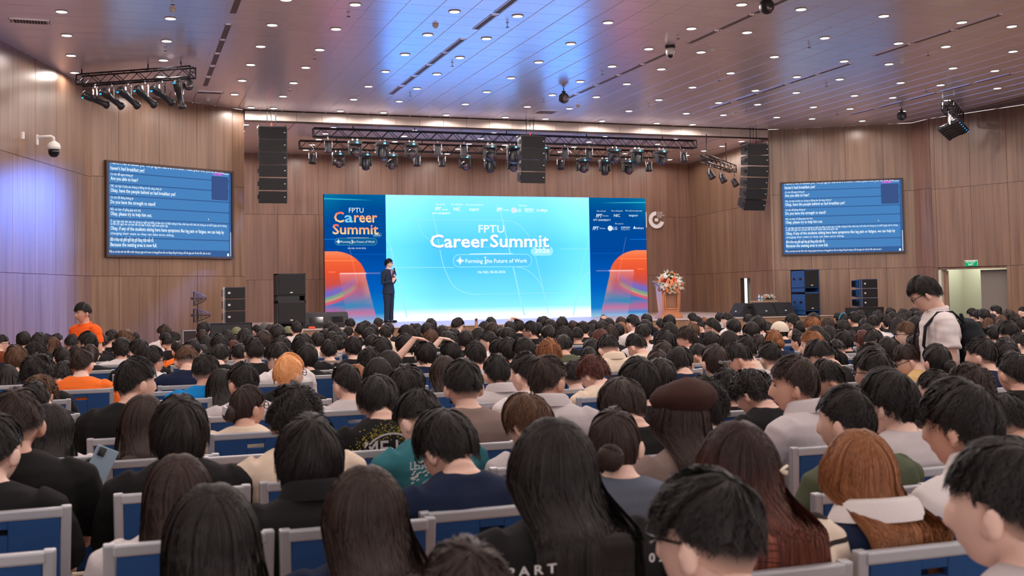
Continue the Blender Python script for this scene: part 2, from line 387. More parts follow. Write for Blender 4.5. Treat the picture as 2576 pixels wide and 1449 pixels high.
LED_TEXT=[('w', ('FPTU', 5.848, 6.255, 3.824, 0.136)), ('g', ('C', 5.437, 5.709, 3.56, 0.284)), ('c', ('a', 5.725, 5.963, 3.561, 0.207)), ('g', ('reer', 5.991, 6.64, 3.563, 0.207)), ('g', ('Summit', 5.393, 6.669, 3.235, 0.27)), ('w', ('2026', 6.541, 6.719, 3.184, 0.049)), ('w', ('Forming  the Future of Work', 5.632, 6.564, 2.993, 0.06)), ('w', ('Hà Nội, 06.06.2026', 5.81, 6.31, 2.824, 0.041)), ('w', ('FPTU', 9.583, 10.353, 3.283, 0.216)), ('p', ('Career', 8.144, 9.863, 2.863, 0.359)), ('p', ('Summit', 9.923, 11.734, 2.869, 0.354)), ('w', ('2026', 11.284, 11.743, 2.694, 0.127)), ('w', ('Forming  the Future of Work', 9.177, 11.044, 2.414, 0.113)), ('w', ('Hà Nội, 06.06.2026', 9.54, 10.368, 2.119, 0.068)), ('w', ('Đơn vị tổ chức', 8.335, 8.603, 4.058, 0.045)), ('w', ('Đơn vị đồng hành', 8.779, 9.121, 4.063, 0.045)), ('w', ('Đơn vị bảo trợ chuyên môn', 9.215, 9.728, 4.056, 0.045)), ('b', ('FPT', 8.298, 8.484, 3.899, 0.101)), ('w', ('Education', 8.508, 8.683, 3.912, 0.045)), ('b', ('FPT UNIVERSITY', 8.227, 8.752, 3.799, 0.051)), ('b', ('NIC', 8.847, 9.047, 3.904, 0.091)), ('b', ('topcv', 9.308, 9.606, 3.908, 0.091)), ('w', ('Đơn vị tài trợ', 10.818, 11.063, 4.048, 0.046)), ('b', ('FPT', 10.134, 10.315, 3.892, 0.103)), ('w', ('Software', 10.34, 10.522, 3.916, 0.046)), ('b', ('LG', 10.741, 10.876, 3.885, 0.092)), ('i', ('DENSO', 10.987, 11.271, 3.922, 0.069)), ('w', ('Crafting the Core', 10.998, 11.27, 3.876, 0.035)), ('b', ('telnyx', 11.468, 11.705, 3.903, 0.081)), ('w', ('Đơn vị tổ chức', 13.281, 13.576, 3.91, 0.038)), ('w', ('Đơn vị đồng hành', 13.757, 14.121, 3.92, 0.038)), ('w', ('Đơn vị bảo trợ chuyên môn', 14.215, 14.766, 3.928, 0.039)), ('b', ('FPT', 13.245, 13.453, 3.733, 0.106)), ('w', ('Education', 13.461, 13.654, 3.773, 0.035)), ('b', ('FPT UNIVERSITY', 13.163, 13.725, 3.634, 0.053)), ('b', ('NIC', 13.831, 14.032, 3.76, 0.083)), ('b', ('topcv', 14.319, 14.624, 3.776, 0.071)), ('w', ('Đơn vị tài trợ', 13.868, 14.128, 3.536, 0.038)), ('b', ('FPT', 13.131, 13.336, 3.362, 0.106)), ('w', ('Software', 13.356, 13.545, 3.398, 0.035)), ('b', ('LG', 13.793, 13.929, 3.375, 0.089)), ('i', ('DENSO', 14.053, 14.353, 3.415, 0.053)), ('w', ('Crafting the Core', 14.052, 14.345, 3.367, 0.027)), ('b', ('telnyx', 14.556, 14.812, 3.401, 0.06))]
SCREEN_TEXT=[('haven’t had breakfast yet?', 0.418, 1.243, 4.328), ('Có sức để nghe không ạ?', 0.418, 0.957, 4.212), ('Are you able to hear?', 0.418, 1.079, 4.105), ('OK, các bạn ở phía sau chúng ta đứng cho ăn sáng chưa ạ?', 0.418, 1.672, 3.958), ('Okay, have the people behind us had breakfast yet?', 0.418, 2.032, 3.849), ('Có sức để đứng không ạ?', 0.417, 0.963, 3.709), ('Do you have the strength to stand?', 0.417, 1.516, 3.599), ('Rồi, các bạn cố gắng giúp anh nhá.', 0.417, 1.154, 3.454), ('Okay, please try to help him out.', 0.417, 1.421, 3.347), ('Ờ, các bạn sinh viên nào mà chúng ta ngồi mà thấy có bạn nào có hiện tượng là đau chân hay mỏi chân thì chúng ta có thể ở giúp anh là chúng', 0.416, 3.419, 3.198), ('ta đổi chỗ ngồi cho các bạn để các bạn ở được ngồi theo phiên vậy.', 0.416, 1.836, 3.14), ('Okay, if any of the students sitting here have symptoms like leg pain or fatigue, we can help by', 0.416, 3.348, 3.032), ('changing their seats so they can take turns sitting.', 0.416, 1.989, 2.937), ('Bởi vì khu vực ghế ngồi bây giờ đang chật mất rồi.', 0.416, 1.468, 2.795), ('Because the seating area is now full.', 0.416, 1.55, 2.682), ('Đấy ạ, các bạn sinh viên đến trước chúng ta giúp anh là xem có hàng ghế nào vẫn còn đang trống thì chúng ta dồn lên giúp anh với nhá. Rồi, cảm ơn các b', 0.389, 2.971, 2.544), ('I haven’t had breakfast yet. The program starts at 8 o’clock. I made plans with you all, and you', 0.419, 3.337, 4.452), ('Translator', 3.323, 3.502, 4.432)]
PEOPLE=[
(14.33, 15.35, 1.188, 's', 0, -30, 0, 'K', '', 25, 'person with short black hair, first head down below the open right doorway'),
(17.99, 18.5, 1.064, 's', 0, -60, 0, 'K', '', 17, 'person with short black hair, first head down below the right picture edge'),
(13.84, 16.85, 1.144, 'm', 0, 0, 0, 'K', '', 23, 'person with full black hair, first head down below the dark wall recess'),
(14.14, 17.9, 1.123, 'm', 0, 0, 0, 'K', '', 21, 'person with full black hair, first head down below the right text screen edge'),
(15.84, 17.6, 1.09, 'm', 0, 0, 0, 'K', '', 19, 'person with full black hair, second head down below the open right doorway'),
(13.28, 15.65, 1.15, 's', 0, 0, 0, 'K', '', 23, 'person with short black hair, first head down below the standing man with backpack'),
(13.11, 14.3, 1.157, 'm', 0, 0, 0, 'K', '', 27, 'person with full black hair, third head down below the open right doorway'),
(13.35, 16.55, 1.134, 'm', 0, 0, 0, 'K', '', 23, 'person with full black hair, second head down below the dark wall recess'),
(12.33, 12.95, 1.173, 'm', 1, 0, 0, 'K', '', 31, 'person with full dark brown hair, second head down below the right picture edge'),
(14.61, 16.1, 1.096, 'm', 0, 0, 0, 'K', '', 21, 'person with full black hair, fourth head down below the open right doorway'),
(12.42, 16.55, 1.132, 'm', 0, 0, 0, 'K', '', 23, 'person with full black hair, first head down below the three small stacked cabinets at right'),
(10.94, 14.15, 1.179, 'm', 0, 0, 0, 'K', '', 29, 'person with full black hair, second head down below the right text screen edge'),
(11.44, 13.85, 1.165, 'm', 0, 0, 0, 'K', '', 29, 'person with full black hair, third head down below the dark wall recess'),
(12.38, 15.2, 1.132, 'm', 0, 0, 0, 'K', '', 25, 'person with full black hair, fourth head down below the dark wall recess'),
(9.83, 13.25, 1.2, 's', 0, 0, 0, 'K', '', 31, 'person with short black hair, second head down below the three small stacked cabinets at right'),
(12.52, 15.8, 1.115, 'm', 0, 0, 0, 'K', '', 23, 'person with full black hair, third head down below the right text screen edge'),
(11.56, 12.05, 1.163, 'b', 0, 0, 0, 'K', 'r', 31, 'person with black hair tied up, third head down below the right picture edge'),
(12.38, 17.15, 1.09, 'b', 0, 0, 0, 'K', '', 19, 'person with black hair tied up, first head down below the right text screen middle'),
(8.56, 14.6, 1.193, 's', 0, -60, 0, 'W', 'k', 32, 'person with short black hair, first head down below the far doorway'),
(9.88, 14.3, 1.172, 'm', 0, 0, 0, 'K', '', 29, 'person with full black hair, first head down below the blue-sided subwoofer pair'),
(9.45, 17.3, 1.148, 's', 0, 0, 0, 'K', '', 26, 'person with short black hair, first head down below the wall beside the lectern'),
(10.36, 17.9, 1.121, 'm', 0, 0, 0, 'N', '', 22, 'person with full black hair, second head down below the far doorway'),
(9.61, 11.45, 1.202, 'f', 0, -30, 1, 'W', '', 37, 'person with faded black haircut, fifth head down below the dark wall recess'),
(10.9, 13.55, 1.149, 'm', 0, 0, 0, 'K', '', 29, 'person with full black hair, fourth head down below the right text screen edge'),
(11.19, 15.35, 1.122, 'b', 0, 0, 0, 'K', 'e', 23, 'black hair tied up, third head down below the three small stacked cabinets at right'),
(9.2, 13.85, 1.177, 'c', 0, -30, 0, 'K', '', 34, 'person with curly black hair, second head down below the blue-sided subwoofer pair'),
(8.33, 16.85, 1.155, 'm', 0, 0, 0, 'K', '', 29, 'person with full black hair, first head down below the right half of the right banner'),
(13.55, 14.6, 1.064, 'm', 0, 0, 0, 'K', '', 27, 'person with full black hair, fifth head down below the open right doorway'),
(10.28, 13.1, 1.151, 'p', 0, 0, 0, 'K', '', 27, 'person with black ponytail, fifth head down below the right text screen edge'),
(8.01, 17.9, 1.144, 'd', 8, 0, 0, 'K', '', 20, 'person with bald crown, first head down below the left half of the right banner'),
(11.12, 14.75, 1.111, 'b', 0, 0, 0, 'K', 'r', 23, 'black hair tied up, fourth head down below the three small stacked cabinets at right'),
(6.35, 13.25, 1.235, 's', 0, -30, 0, 'W', '', 34, 'person with short black hair, second head down below the right half of the right banner'),
(7.98, 15.35, 1.171, 'm', 0, 0, 0, 'K', '', 29, 'person with full black hair, first head down below the lectern'),
(9.95, 16.25, 1.114, 'c', 0, 0, 0, 'K', '', 24, 'person with curly black hair, first head down below the right hanging speakers'),
(9.13, 11.9, 1.182, 'f', 0, 30, 0, 'W', '', 33, 'person with faded black haircut, sixth head down below the right text screen edge'),
(7.5, 12.05, 1.211, 'm', 0, 0, 0, 'L', '', 36, 'person with full black hair, second head down below the right hanging speakers'),
(11.91, 12.65, 1.102, 'c', 2, 0, 0, 'K', '', 27, 'person with curly brown hair, sixth head down below the open right doorway'),
(9.16, 11.15, 1.181, 'm', 0, 0, 0, 'K', '', 37, 'person with full black hair, sixth head down below the dark wall recess'),
(9.2, 16.7, 1.103, 's', 0, -60, 0, 'K', '', 26, 'person with short black hair, second head down below the wall beside the lectern'),
(8.55, 10.7, 1.196, 'l', 0, 0, 0, 'K', '', 37, 'person with long black hair, seventh head down below the right text screen edge'),
(11.07, 11.45, 1.126, 'p', 0, 0, 0, 'K', '', 27, 'person with black ponytail, fourth head down below the right picture edge'),
(7.01, 18.2, 1.123, 'm', 0, 0, 0, 'K', '', 24, 'person with full black hair, first head down below the middle hanging speakers'),
(8.41, 12.2, 1.171, 'm', 5, -30, 0, 'K', '', 48, 'person with full ginger hair, third head down below the blue-sided subwoofer pair'),
(6.25, 15.5, 1.173, 'm', 0, 30, 0, 'K', '', 30, 'person with full black hair, first head down below the right end of the bright screen'),
(9.38, 13.25, 1.132, 'l', 1, 0, 0, 'K', '', 29, 'person with long dark brown hair, second head down below the right text screen middle'),
(6.71, 17.6, 1.131, 's', 0, 0, 0, 'K', '', 22, 'person with short black hair, second head down below the middle hanging speakers'),
(7.79, 16.7, 1.119, 'm', 1, 0, 0, 'K', '', 24, 'full dark brown hair, third head down below the right half of the right banner'),
(12.64, 13.7, 1.045, 'l', 2, 0, 0, 'K', '', 21, 'person with long brown hair, seventh head down below the open right doorway'),
(4.06, 18.35, 1.171, 's', 1, 30, 0, 'K', '', 25, 'person with short dark brown hair, first head down below the presenter'),
(5.91, 17.9, 1.14, 'm', 0, 0, 0, 'K', '', 25, 'person with full black hair, first head down below the letters FPTU on the bright screen'),
(9.93, 17.75, 1.04, 'c', 5, 0, 0, 'K', '', 20, 'person with curly ginger hair, third head down below the wall beside the lectern'),
(4.52, 15.2, 1.204, 'f', 0, 60, 0, 'K', 'gu', 37, 'person with faded black haircut, first head down below the word Career on the bright screen'),
(7.22, 15.95, 1.127, 'm', 0, 0, 0, 'K', '', 27, 'person with full black hair, second head down below the left half of the right banner'),
(7.02, 12.35, 1.184, 'm', 0, -60, 0, 'K', 'g', 41, 'person with full black hair, fourth head down below the wall beside the lectern'),
(3.55, 18.2, 1.174, 'f', 0, 0, 0, 'T', '', 26, 'person with faded black haircut, first head down below the left banner'),
(7.51, 12.65, 1.167, 'm', 0, 0, 0, 'K', '', 34, 'person with full black hair, third head down below the far doorway'),
(9.57, 12.65, 1.116, 'm', 0, 0, 0, 'K', '', 37, 'person with full black hair, fifth head down below the three small stacked cabinets at right'),
(4.65, 17.15, 1.159, 'm', 0, 0, 0, 'K', '', 29, 'person with full black hair, first head down below the big letter C'),
(9.95, 10.55, 1.136, 'm', 1, 0, 0, 'K', '', 37, 'person with full dark brown hair, eighth head down below the open right doorway'),
(8.29, 16.25, 1.086, 's', 0, 0, 0, 'N', '', 20, 'person with short black hair, second head down below the lectern'),
(5.41, 13.85, 1.185, 'm', 0, 0, 0, 'K', '', 38, 'person with full black hair, third head down below the middle hanging speakers'),
(5.76, 16.1, 1.139, 'm', 0, 0, 0, 'K', 'a', 27, 'person with full black hair, first head down below the word Summit on the bright screen'),
(5.49, 11.15, 1.225, 'm', 0, 0, 0, 'K', '', 43, 'person with full black hair, fourth head down below the right half of the right banner'),
(9.09, 12.5, 1.114, 'm', 0, 0, 0, 'K', '', 41, 'person with full black hair, sixth head down below the three small stacked cabinets at right'),
(7.22, 16.55, 1.082, 'm', 0, 0, 0, 'K', '', 22, 'person with full black hair, third head down below the left half of the right banner'),
(9.73, 14.9, 1.046, 's', 0, 0, 0, 'K', '', 19, 'person with short black hair, first head down below the small flower table'),
(3.97, 18.95, 1.111, 'c', 0, 0, 0, 'K', '', 26, 'person with curly black hair, second head down below the left banner'),
(5.31, 16.4, 1.124, 'l', 0, 0, 0, 'K', '', 26, 'person with long black hair, second head down below the letters FPTU on the bright screen'),
(7.3, 17.6, 1.053, 'm', 1, 0, 0, 'K', '', 19, 'full dark brown hair, second head down below the right end of the bright screen'),
(8.96, 16.1, 1.039, 's', 0, -60, 0, 'K', '', 19, 'person with short black hair, fifth head down below the wall beside the lectern'),
(5.63, 13.25, 1.168, 's', 0, 0, 0, 'K', '', 34, 'person with short black hair, third head down below the right end of the bright screen'),
(6.18, 13.85, 1.143, 'm', 0, 0, 0, 'K', '', 31, 'person with full black hair, fourth head down below the left half of the right banner'),
(8.93, 13.25, 1.086, 'm', 0, 0, 0, 'K', '', 26, 'person with full black hair, fourth head down below the blue-sided subwoofer pair'),
(8.33, 8.75, 1.18, 'm', 0, -30, 0, 'K', '', 52, 'person with full black hair, fifth head down below the right picture edge'),
(4.85, 13.1, 1.186, 'm', 0, -60, 0, 'K', 'g', 50, 'person with full black hair, fourth head down below the middle hanging speakers'),
(2.36, 16.1, 1.192, 's', 0, 0, 0, 'W', '', 31, 'person with short black hair, first head down below the tall subwoofer pair'),
(5.26, 15.05, 1.139, 'm', 0, 0, 0, 'K', '', 29, 'person with full black hair, second head down below the word Summit on the bright screen'),
(7.16, 15.35, 1.086, 'l', 5, 0, 0, 'K', '', 24, 'person with long ginger hair, fifth head down below the right half of the right banner'),
(7.32, 9.05, 1.196, 'm', 2, -60, 0, 'V', 'g', 54, 'person with full brown hair, seventh head down below the dark wall recess'),
(2.86, 16.25, 1.172, 'm', 0, 0, 0, 'K', '', 31, 'person with full black hair, first head down below the wedge monitors by the left banner'),
(6.85, 11.15, 1.168, 'm', 0, 0, 0, 'K', '', 38, 'person with full black hair, third head down below the right hanging speakers'),
(7.33, 11.3, 1.153, 'k', 9, -30, 0, 'N', '', 36, 'person with cream baseball cap, second head down below the small flower table'),
(1.1, 16.55, 1.21, 'm', 0, 30, 0, 'K', '', 39, 'person with full black hair, first head down below the antenna stand'),
(8.1, 12.8, 1.106, 'm', 0, 0, 0, 'K', '', 29, 'person with full black hair, fourth head down below the right hanging speakers'),
(5.95, 11.45, 1.181, 'c', 0, 0, 0, 'K', '', 41, 'person with curly black hair, third head down below the lectern'),
(4.59, 13.85, 1.169, 'm', 1, 0, 0, 'K', '', 36, 'person with full dark brown hair, third head down below the letters FPTU'),
(3.71, 13.85, 1.183, 'm', 0, 0, 0, 'K', '', 36, 'person with full black hair, second head down below the big letter C'),
(8.12, 9.65, 1.156, 'm', 0, 30, 0, 'V', '', 41, 'person with full black hair, eighth head down below the dark wall recess'),
(3.34, 16.25, 1.145, 'c', 0, 0, 0, 'K', '', 29, 'person with curly black hair, third head down below the left banner'),
(3.85, 16.7, 1.123, 'm', 0, 0, 0, 'K', '', 24, 'person with full black hair, second head down below the presenter'),
(6.31, 16.7, 1.061, 'm', 0, 0, 0, 'K', '', 20, 'person with full black hair, fifth head down below the middle hanging speakers'),
(8.0, 10.55, 1.136, 'l', 0, 0, 0, 'K', '', 41, 'person with long black hair, seventh head down below the three small stacked cabinets at right'),
(2.17, 18.35, 1.127, 'k', 8, 0, 0, 'K', '', 26, 'person with grey cap, first head down below the left hanging speakers'),
(7.74, 14.15, 1.07, 'm', 2, 0, 0, 'K', '', 24, 'person with full brown hair, sixth head down below the wall beside the lectern'),
(6.62, 14.3, 1.09, 'm', 0, 0, 0, 'Z', '', 26, 'person with full black hair, fifth head down below the left half of the right banner'),
(6.74, 15.5, 1.063, 'l', 0, 0, 0, 'K', '', 22, 'person with long black hair, sixth head down below the left half of the right banner'),
(4.92, 19.4, 1.03, 's', 0, 0, 0, 'K', '', 14, 'person with short black hair, third head down below the big letter C'),
(4.58, 17.75, 1.067, 'm', 0, 0, 0, 'K', '', 24, 'person with full black hair, fourth head down below the big letter C'),
(5.17, 10.55, 1.197, 'f', 0, 30, 0, 'W', 'g', 43, 'person with faded black haircut, sixth head down below the right half of the right banner'),
(1.71, 13.25, 1.229, 'm', 0, 0, 0, 'K', '', 43, 'person with full black hair, second head down below the tall subwoofer pair'),
(3.8, 17.6, 1.084, 'm', 0, 0, 0, 'K', '', 22, 'person with full black hair, third head down below the presenter'),
(5.06, 11.15, 1.179, 'm', 1, 0, 0, 'K', '', 50, 'full dark brown hair, seventh head down below the left half of the right banner'),
(0.56, 17.0, 1.171, 'c', 1, -30, 0, 'W', '', 32, 'curly dark brown hair, first head down below the middle of the left text screen'),
(2.16, 17.45, 1.119, 'm', 1, 0, 0, 'K', '', 26, 'person with full dark brown hair, second head down below the left hanging speakers'),
(5.96, 8.6, 1.214, 'l', 0, 0, 0, 'K', '', 38, 'person with long black hair, fifth head down below the blue-sided subwoofer pair'),
(7.59, 10.7, 1.123, 'l', 0, 0, 0, 'K', '', 29, 'person with long black hair, third head down below the right text screen middle'),
(2.18, 19.55, 1.074, 's', 0, -30, 0, 'K', '', 19, 'person with short black hair, third head down below the left hanging speakers'),
(2.69, 14.9, 1.156, 'm', 0, 0, 0, 'K', '', 34, 'person with full black hair, second head down below the wedge monitors by the left banner'),
(2.87, 11.6, 1.223, 'm', 0, -60, 0, 'C', 'g', 44, 'person with full black hair, fifth head down below the big letter C'),
(4.86, 12.5, 1.151, 'm', 0, 0, 0, 'K', '', 36, 'person with full black hair, sixth head down below the middle hanging speakers'),
(9.52, 10.25, 1.08, 'm', 0, 0, 0, 'K', '', 31, 'person with full black hair, ninth head down below the open right doorway'),
(3.22, 14.15, 1.154, 's', 0, 0, 0, 'C', '', 39, 'person with short black hair, fourth head down below the presenter'),
(3.73, 13.25, 1.16, 'm', 0, 0, 0, 'K', '', 31, 'person with full black hair, second head down below the word Career on the bright screen'),
(5.6, 10.4, 1.163, 'c', 1, -60, 0, 'W', '', 55, 'person with curly dark brown hair, seventh head down below the wall beside the lectern'),
(4.27, 10.55, 1.195, 'm', 0, 0, 0, 'K', '', 50, 'person with full black hair, fourth head down below the right end of the bright screen'),
(4.21, 13.25, 1.131, 'l', 0, 0, 0, 'K', '', 32, 'person with long black hair, fourth head down below the letters FPTU on the bright screen'),
(3.26, 16.85, 1.078, 's', 0, 30, 0, 'W', '', 26, 'person with short black hair, fourth head down below the left banner'),
(2.61, 18.8, 1.05, 'k', 7, 0, 0, 'K', '', 19, 'person with camouflage cap, third head down below the tall subwoofer pair'),
(4.13, 11.9, 1.16, 'm', 0, 0, 0, 'K', '', 39, 'person with full black hair, third head down below the word Summit on the bright screen'),
(4.33, 12.65, 1.137, 'm', 0, 0, 0, 'K', '', 34, 'person with full black hair, fourth head down below the word Summit on the bright screen'),
(1.74, 18.5, 1.069, 'k', 7, 0, 0, 'K', '', 20, 'person with camouflage cap, first head down below the three small stacked cabinets at left'),
(2.88, 13.55, 1.151, 'm', 0, 0, 0, 'W', '', 46, 'person with full black hair, fifth head down below the left banner'),
(5.29, 12.65, 1.108, 'f', 0, 0, 0, 'K', '', 29, 'person with faded black haircut, fifth head down below the right end of the bright screen'),
(1.52, 15.05, 1.147, 'l', 0, 0, 0, 'K', '', 41, 'person with long black hair, second head down below the three small stacked cabinets at left'),
(7.93, 11.9, 1.05, 'l', 0, -60, 0, 'K', 'g', 29, 'person with long black hair, sixth head down below the blue-sided subwoofer pair'),
(4.68, 10.55, 1.167, 'l', 4, 0, 0, 'K', '', 46, 'long reddish brown hair, eighth head down below the left half of the right banner'),
(4.28, 14.6, 1.079, 'm', 0, 0, 0, 'K', '', 26, 'person with full black hair, third head down below the word Career on the bright screen'),
(4.28, 16.55, 1.032, 's', 0, 0, 0, 'K', '', 19, 'person with short black hair, sixth head down below the big letter C'),
(5.9, 9.2, 1.163, 'b', 5, 0, 0, 'N', '', 41, 'person with ginger hair tied up, third head down below the small flower table'),
(1.03, 15.95, 1.129, 'b', 1, 0, 0, 'K', '', 32, 'person with dark brown hair tied up, second head down below the antenna stand'),
(2.67, 15.5, 1.091, 'm', 0, 0, 0, 'K', '', 26, 'person with full black hair, third head down below the wedge monitors by the left banner'),
(6.37, 8.3, 1.163, 'f', 0, 30, 1, 'K', '', 54, 'person with faded black haircut, eighth head down below the right text screen edge'),
(3.3, 12.2, 1.148, 'm', 2, 0, 0, 'K', '', 50, 'person with full brown hair, seventh head down below the big letter C'),
(0.02, 13.25, 1.211, 'c', 2, 0, 0, 'K', '', 44, 'curly brown hair, first head down below the left edge of the left text screen'),
(-0.17, 17.6, 1.106, 'm', 0, 0, 0, 'K', '', 26, 'full black hair, second head down below the left edge of the left text screen'),
(1.48, 17.15, 1.072, 'l', 0, 0, 0, 'K', '', 26, 'person with long black hair, third head down below the three small stacked cabinets at left'),
(8.34, 11.3, 1.033, 'l', 0, 0, 0, 'K', '', 23, 'person with long black hair, eighth head down below the three small stacked cabinets at right'),
(6.8, 9.35, 1.121, 'm', 0, 0, 0, 'K', '', 56, 'person with full black hair, ninth head down below the three small stacked cabinets at right'),
(5.41, 9.2, 1.164, 'l', 0, 0, 0, 'K', '', 50, 'person with long black hair, fourth head down below the far doorway'),
(8.04, 11.15, 1.041, 'm', 0, 0, 0, 'K', '', 26, 'person with full black hair, fourth head down below the right text screen middle'),
(4.88, 9.5, 1.167, 'm', 0, -30, 0, 'W', '', 48, 'person with full black hair, fourth head down below the lectern'),
(1.45, 12.35, 1.188, 'm', 1, 0, 0, 'K', '', 43, 'person with full dark brown hair, fourth head down below the left hanging speakers'),
(3.53, 11.6, 1.15, 'm', 0, 0, 0, 'K', '', 39, 'person with full black hair, fourth head down below the word Career on the bright screen'),
(7.26, 9.65, 1.096, 'c', 4, 0, 0, 'K', '', 31, 'curly reddish brown hair, tenth head down below the three small stacked cabinets at right'),
(5.5, 8.0, 1.184, 'm', 5, -60, 0, 'K', '', 61, 'person with full ginger hair, seventh head down below the blue-sided subwoofer pair'),
(3.6, 11.0, 1.157, 's', 0, -60, 0, 'W', 'k', 43, 'person with short black hair, fifth head down below the letters FPTU on the bright screen'),
(3.17, 11.0, 1.168, 'm', 0, 0, 0, 'K', '', 41, 'person with full black hair, fifth head down below the word Career on the bright screen'),
(7.21, 10.25, 1.076, 'p', 0, 0, 0, 'K', '', 29, 'person with black ponytail, fifth head down below the right text screen middle'),
(5.56, 9.8, 1.127, 'm', 0, 0, 0, 'K', '', 61, 'person with full black hair, eighth head down below the wall beside the lectern'),
(-0.37, 12.65, 1.216, 'm', 0, -60, 0, 'K', '', 48, 'person with full black hair, first head down below the standing man in orange'),
(-1.25, 15.95, 1.151, 'm', 0, 0, 0, 'K', '', 37, 'person with full black hair, first head down below the left doorway'),
(2.41, 13.55, 1.113, 'c', 0, 0, 0, 'K', '', 34, 'person with curly black hair, fourth head down below the wedge monitors by the left banner'),
(6.69, 9.95, 1.095, 'b', 0, -30, 0, 'W', '', 32, 'person with black hair tied up, eighth head down below the blue-sided subwoofer pair'),
(0.73, 17.6, 1.05, 'c', 0, 0, 0, 'K', '', 29, 'person with curly black hair, second head down below the middle of the left text screen'),
(2.66, 14.3, 1.09, 'c', 0, 0, 0, 'K', '', 29, 'person with curly black hair, fifth head down below the wedge monitors by the left banner'),
(6.23, 7.55, 1.169, 'm', 1, 0, 0, 'K', '', 60, 'person with full dark brown hair, ninth head down below the dark wall recess'),
(2.04, 12.35, 1.153, 's', 0, 0, 0, 'W', '', 27, 'person with short black hair, sixth head down below the wedge monitors by the left banner'),
(-0.16, 16.1, 1.107, 'f', 0, 60, 0, 'K', '', 31, 'faded black haircut, third head down below the left edge of the left text screen'),
(0.52, 15.2, 1.112, 's', 0, -30, 0, 'W', '', 27, 'person with short black hair, third head down below the middle of the left text screen'),
(7.88, 8.15, 1.103, 's', 0, -30, 0, 'K', '', 37, 'person with short black hair, sixth head down below the right picture edge'),
(0.17, 18.5, 1.03, 's', 0, 0, 0, 'K', '', 17, 'short black hair, fourth head down below the left edge of the left text screen'),
(-0.93, 14.0, 1.179, 'm', 0, 0, 0, 'K', '', 39, 'person with full black hair, first head down below the wall camera'),
(6.1, 9.8, 1.098, 'b', 1, 0, 0, 'K', '', 34, 'person with dark brown hair tied up, fifth head down below the right hanging speakers'),
(4.37, 9.05, 1.166, 's', 0, -30, 1, 'C', '', 48, 'person with short black hair, seventh head down below the right half of the right banner'),
(-0.92, 17.45, 1.076, 's', 0, 20, 0, 'K', '', 22, 'person with short black hair, second head down below the wall camera'),
(2.56, 10.4, 1.175, 'm', 0, 0, 0, 'K', '', 48, 'person with full black hair, eighth head down below the big letter C'),
(-1.12, 18.65, 1.042, 's', 0, 0, 0, 'K', '', 19, 'person with short black hair, third head down below the wall camera'),
(1.51, 9.95, 1.213, 'm', 0, 0, 0, 'K', '', 50, 'person with full black hair, fourth head down below the tall subwoofer pair'),
(3.82, 8.45, 1.19, 'f', 0, 0, 1, 'C', 'c', 50, 'person with faded black haircut, ninth head down below the left half of the right banner'),
(0.96, 12.05, 1.166, 'm', 0, 0, 0, 'K', '', 48, 'person with full black hair, fourth head down below the three small stacked cabinets at left'),
(3.89, 9.65, 1.153, 'm', 0, 30, 1, 'V', 'g', 44, 'person with full black hair, sixth head down below the right end of the bright screen'),
(2.66, 12.35, 1.108, 'm', 0, 0, 0, 'K', '', 32, 'person with full black hair, fifth head down below the presenter'),
(-1.46, 15.35, 1.134, 's', 0, 80, 0, 'R', 'g', 34, 'person with short black hair, second head down below the left doorway'),
(-0.6, 14.6, 1.132, 'f', 0, 0, 0, 'W', '', 31, 'person with faded black haircut, second head down below the standing man in orange'),
(-0.28, 15.5, 1.095, 'c', 1, 30, 0, 'K', '', 29, 'person with curly dark brown hair, third head down below the standing man in orange'),
(4.77, 7.85, 1.175, 's', 0, 0, 0, 'C', '', 51, 'person with short black hair, sixth head down below the right hanging speakers'),
(2.38, 12.95, 1.091, 'c', 0, 0, 0, 'K', '', 31, 'person with curly black hair, seventh head down below the wedge monitors by the left banner'),
(1.46, 15.8, 1.031, 'l', 0, 0, 0, 'K', '', 29, 'person with long black hair, fifth head down below the three small stacked cabinets at left'),
(1.53, 14.45, 1.07, 'c', 0, 0, 0, 'K', '', 27, 'person with curly black hair, fifth head down below the left hanging speakers'),
(1.04, 15.35, 1.057, 'l', 0, 0, 0, 'K', '', 24, 'person with long black hair, third head down below the antenna stand'),
(2.02, 10.25, 1.17, 's', 0, 0, 0, 'K', '', 53, 'person with short black hair, sixth head down below the left banner, black top'),
(1.4, 10.55, 1.179, 'm', 0, 0, 0, 'K', '', 50, 'person with full black hair, fifth head down below the tall subwoofer pair'),
(0.54, 14.45, 1.082, 'f', 0, -30, 1, 'K', '', 32, 'person with faded black haircut, fourth head down below the middle of the left text screen'),
(-0.85, 15.2, 1.1, 'l', 2, 0, 0, 'K', '', 32, 'person with long brown hair, fourth head down below the wall camera'),
(5.28, 5.8, 1.209, 's', 0, -30, 0, 'N', '', 68, 'person with short black hair, tenth head down below the open right doorway'),
(2.16, 9.65, 1.178, 'm', 0, 0, 0, 'K', '', 51, 'person with full black hair, sixth head down below the presenter, black top'),
(5.81, 7.4, 1.139, 'm', 0, 0, 0, 'K', '', 52, 'person with full black hair, ninth head down below the right text screen edge'),
(7.43, 7.85, 1.076, 'm', 0, 0, 0, 'K', '', 39, 'person with full black hair, seventh head down below the right picture edge'),
(3.13, 8.6, 1.178, 'm', 0, -30, 0, 'W', '', 51, 'person with full black hair, fifth head down below the word Summit on the bright screen'),
(3.31, 9.8, 1.133, 'm', 0, 0, 0, 'N', '', 50, 'person with full black hair, sixth head down below the letters FPTU on the bright screen'),
(3.19, 9.2, 1.156, 'm', 0, 0, 0, 'K', '', 50, 'person with full black hair, sixth head down below the word Summit on the bright screen'),
(-0.02, 12.05, 1.16, 'c', 0, 0, 0, 'W', '', 44, 'curly black hair, fifth head down below the left edge of the left text screen'),
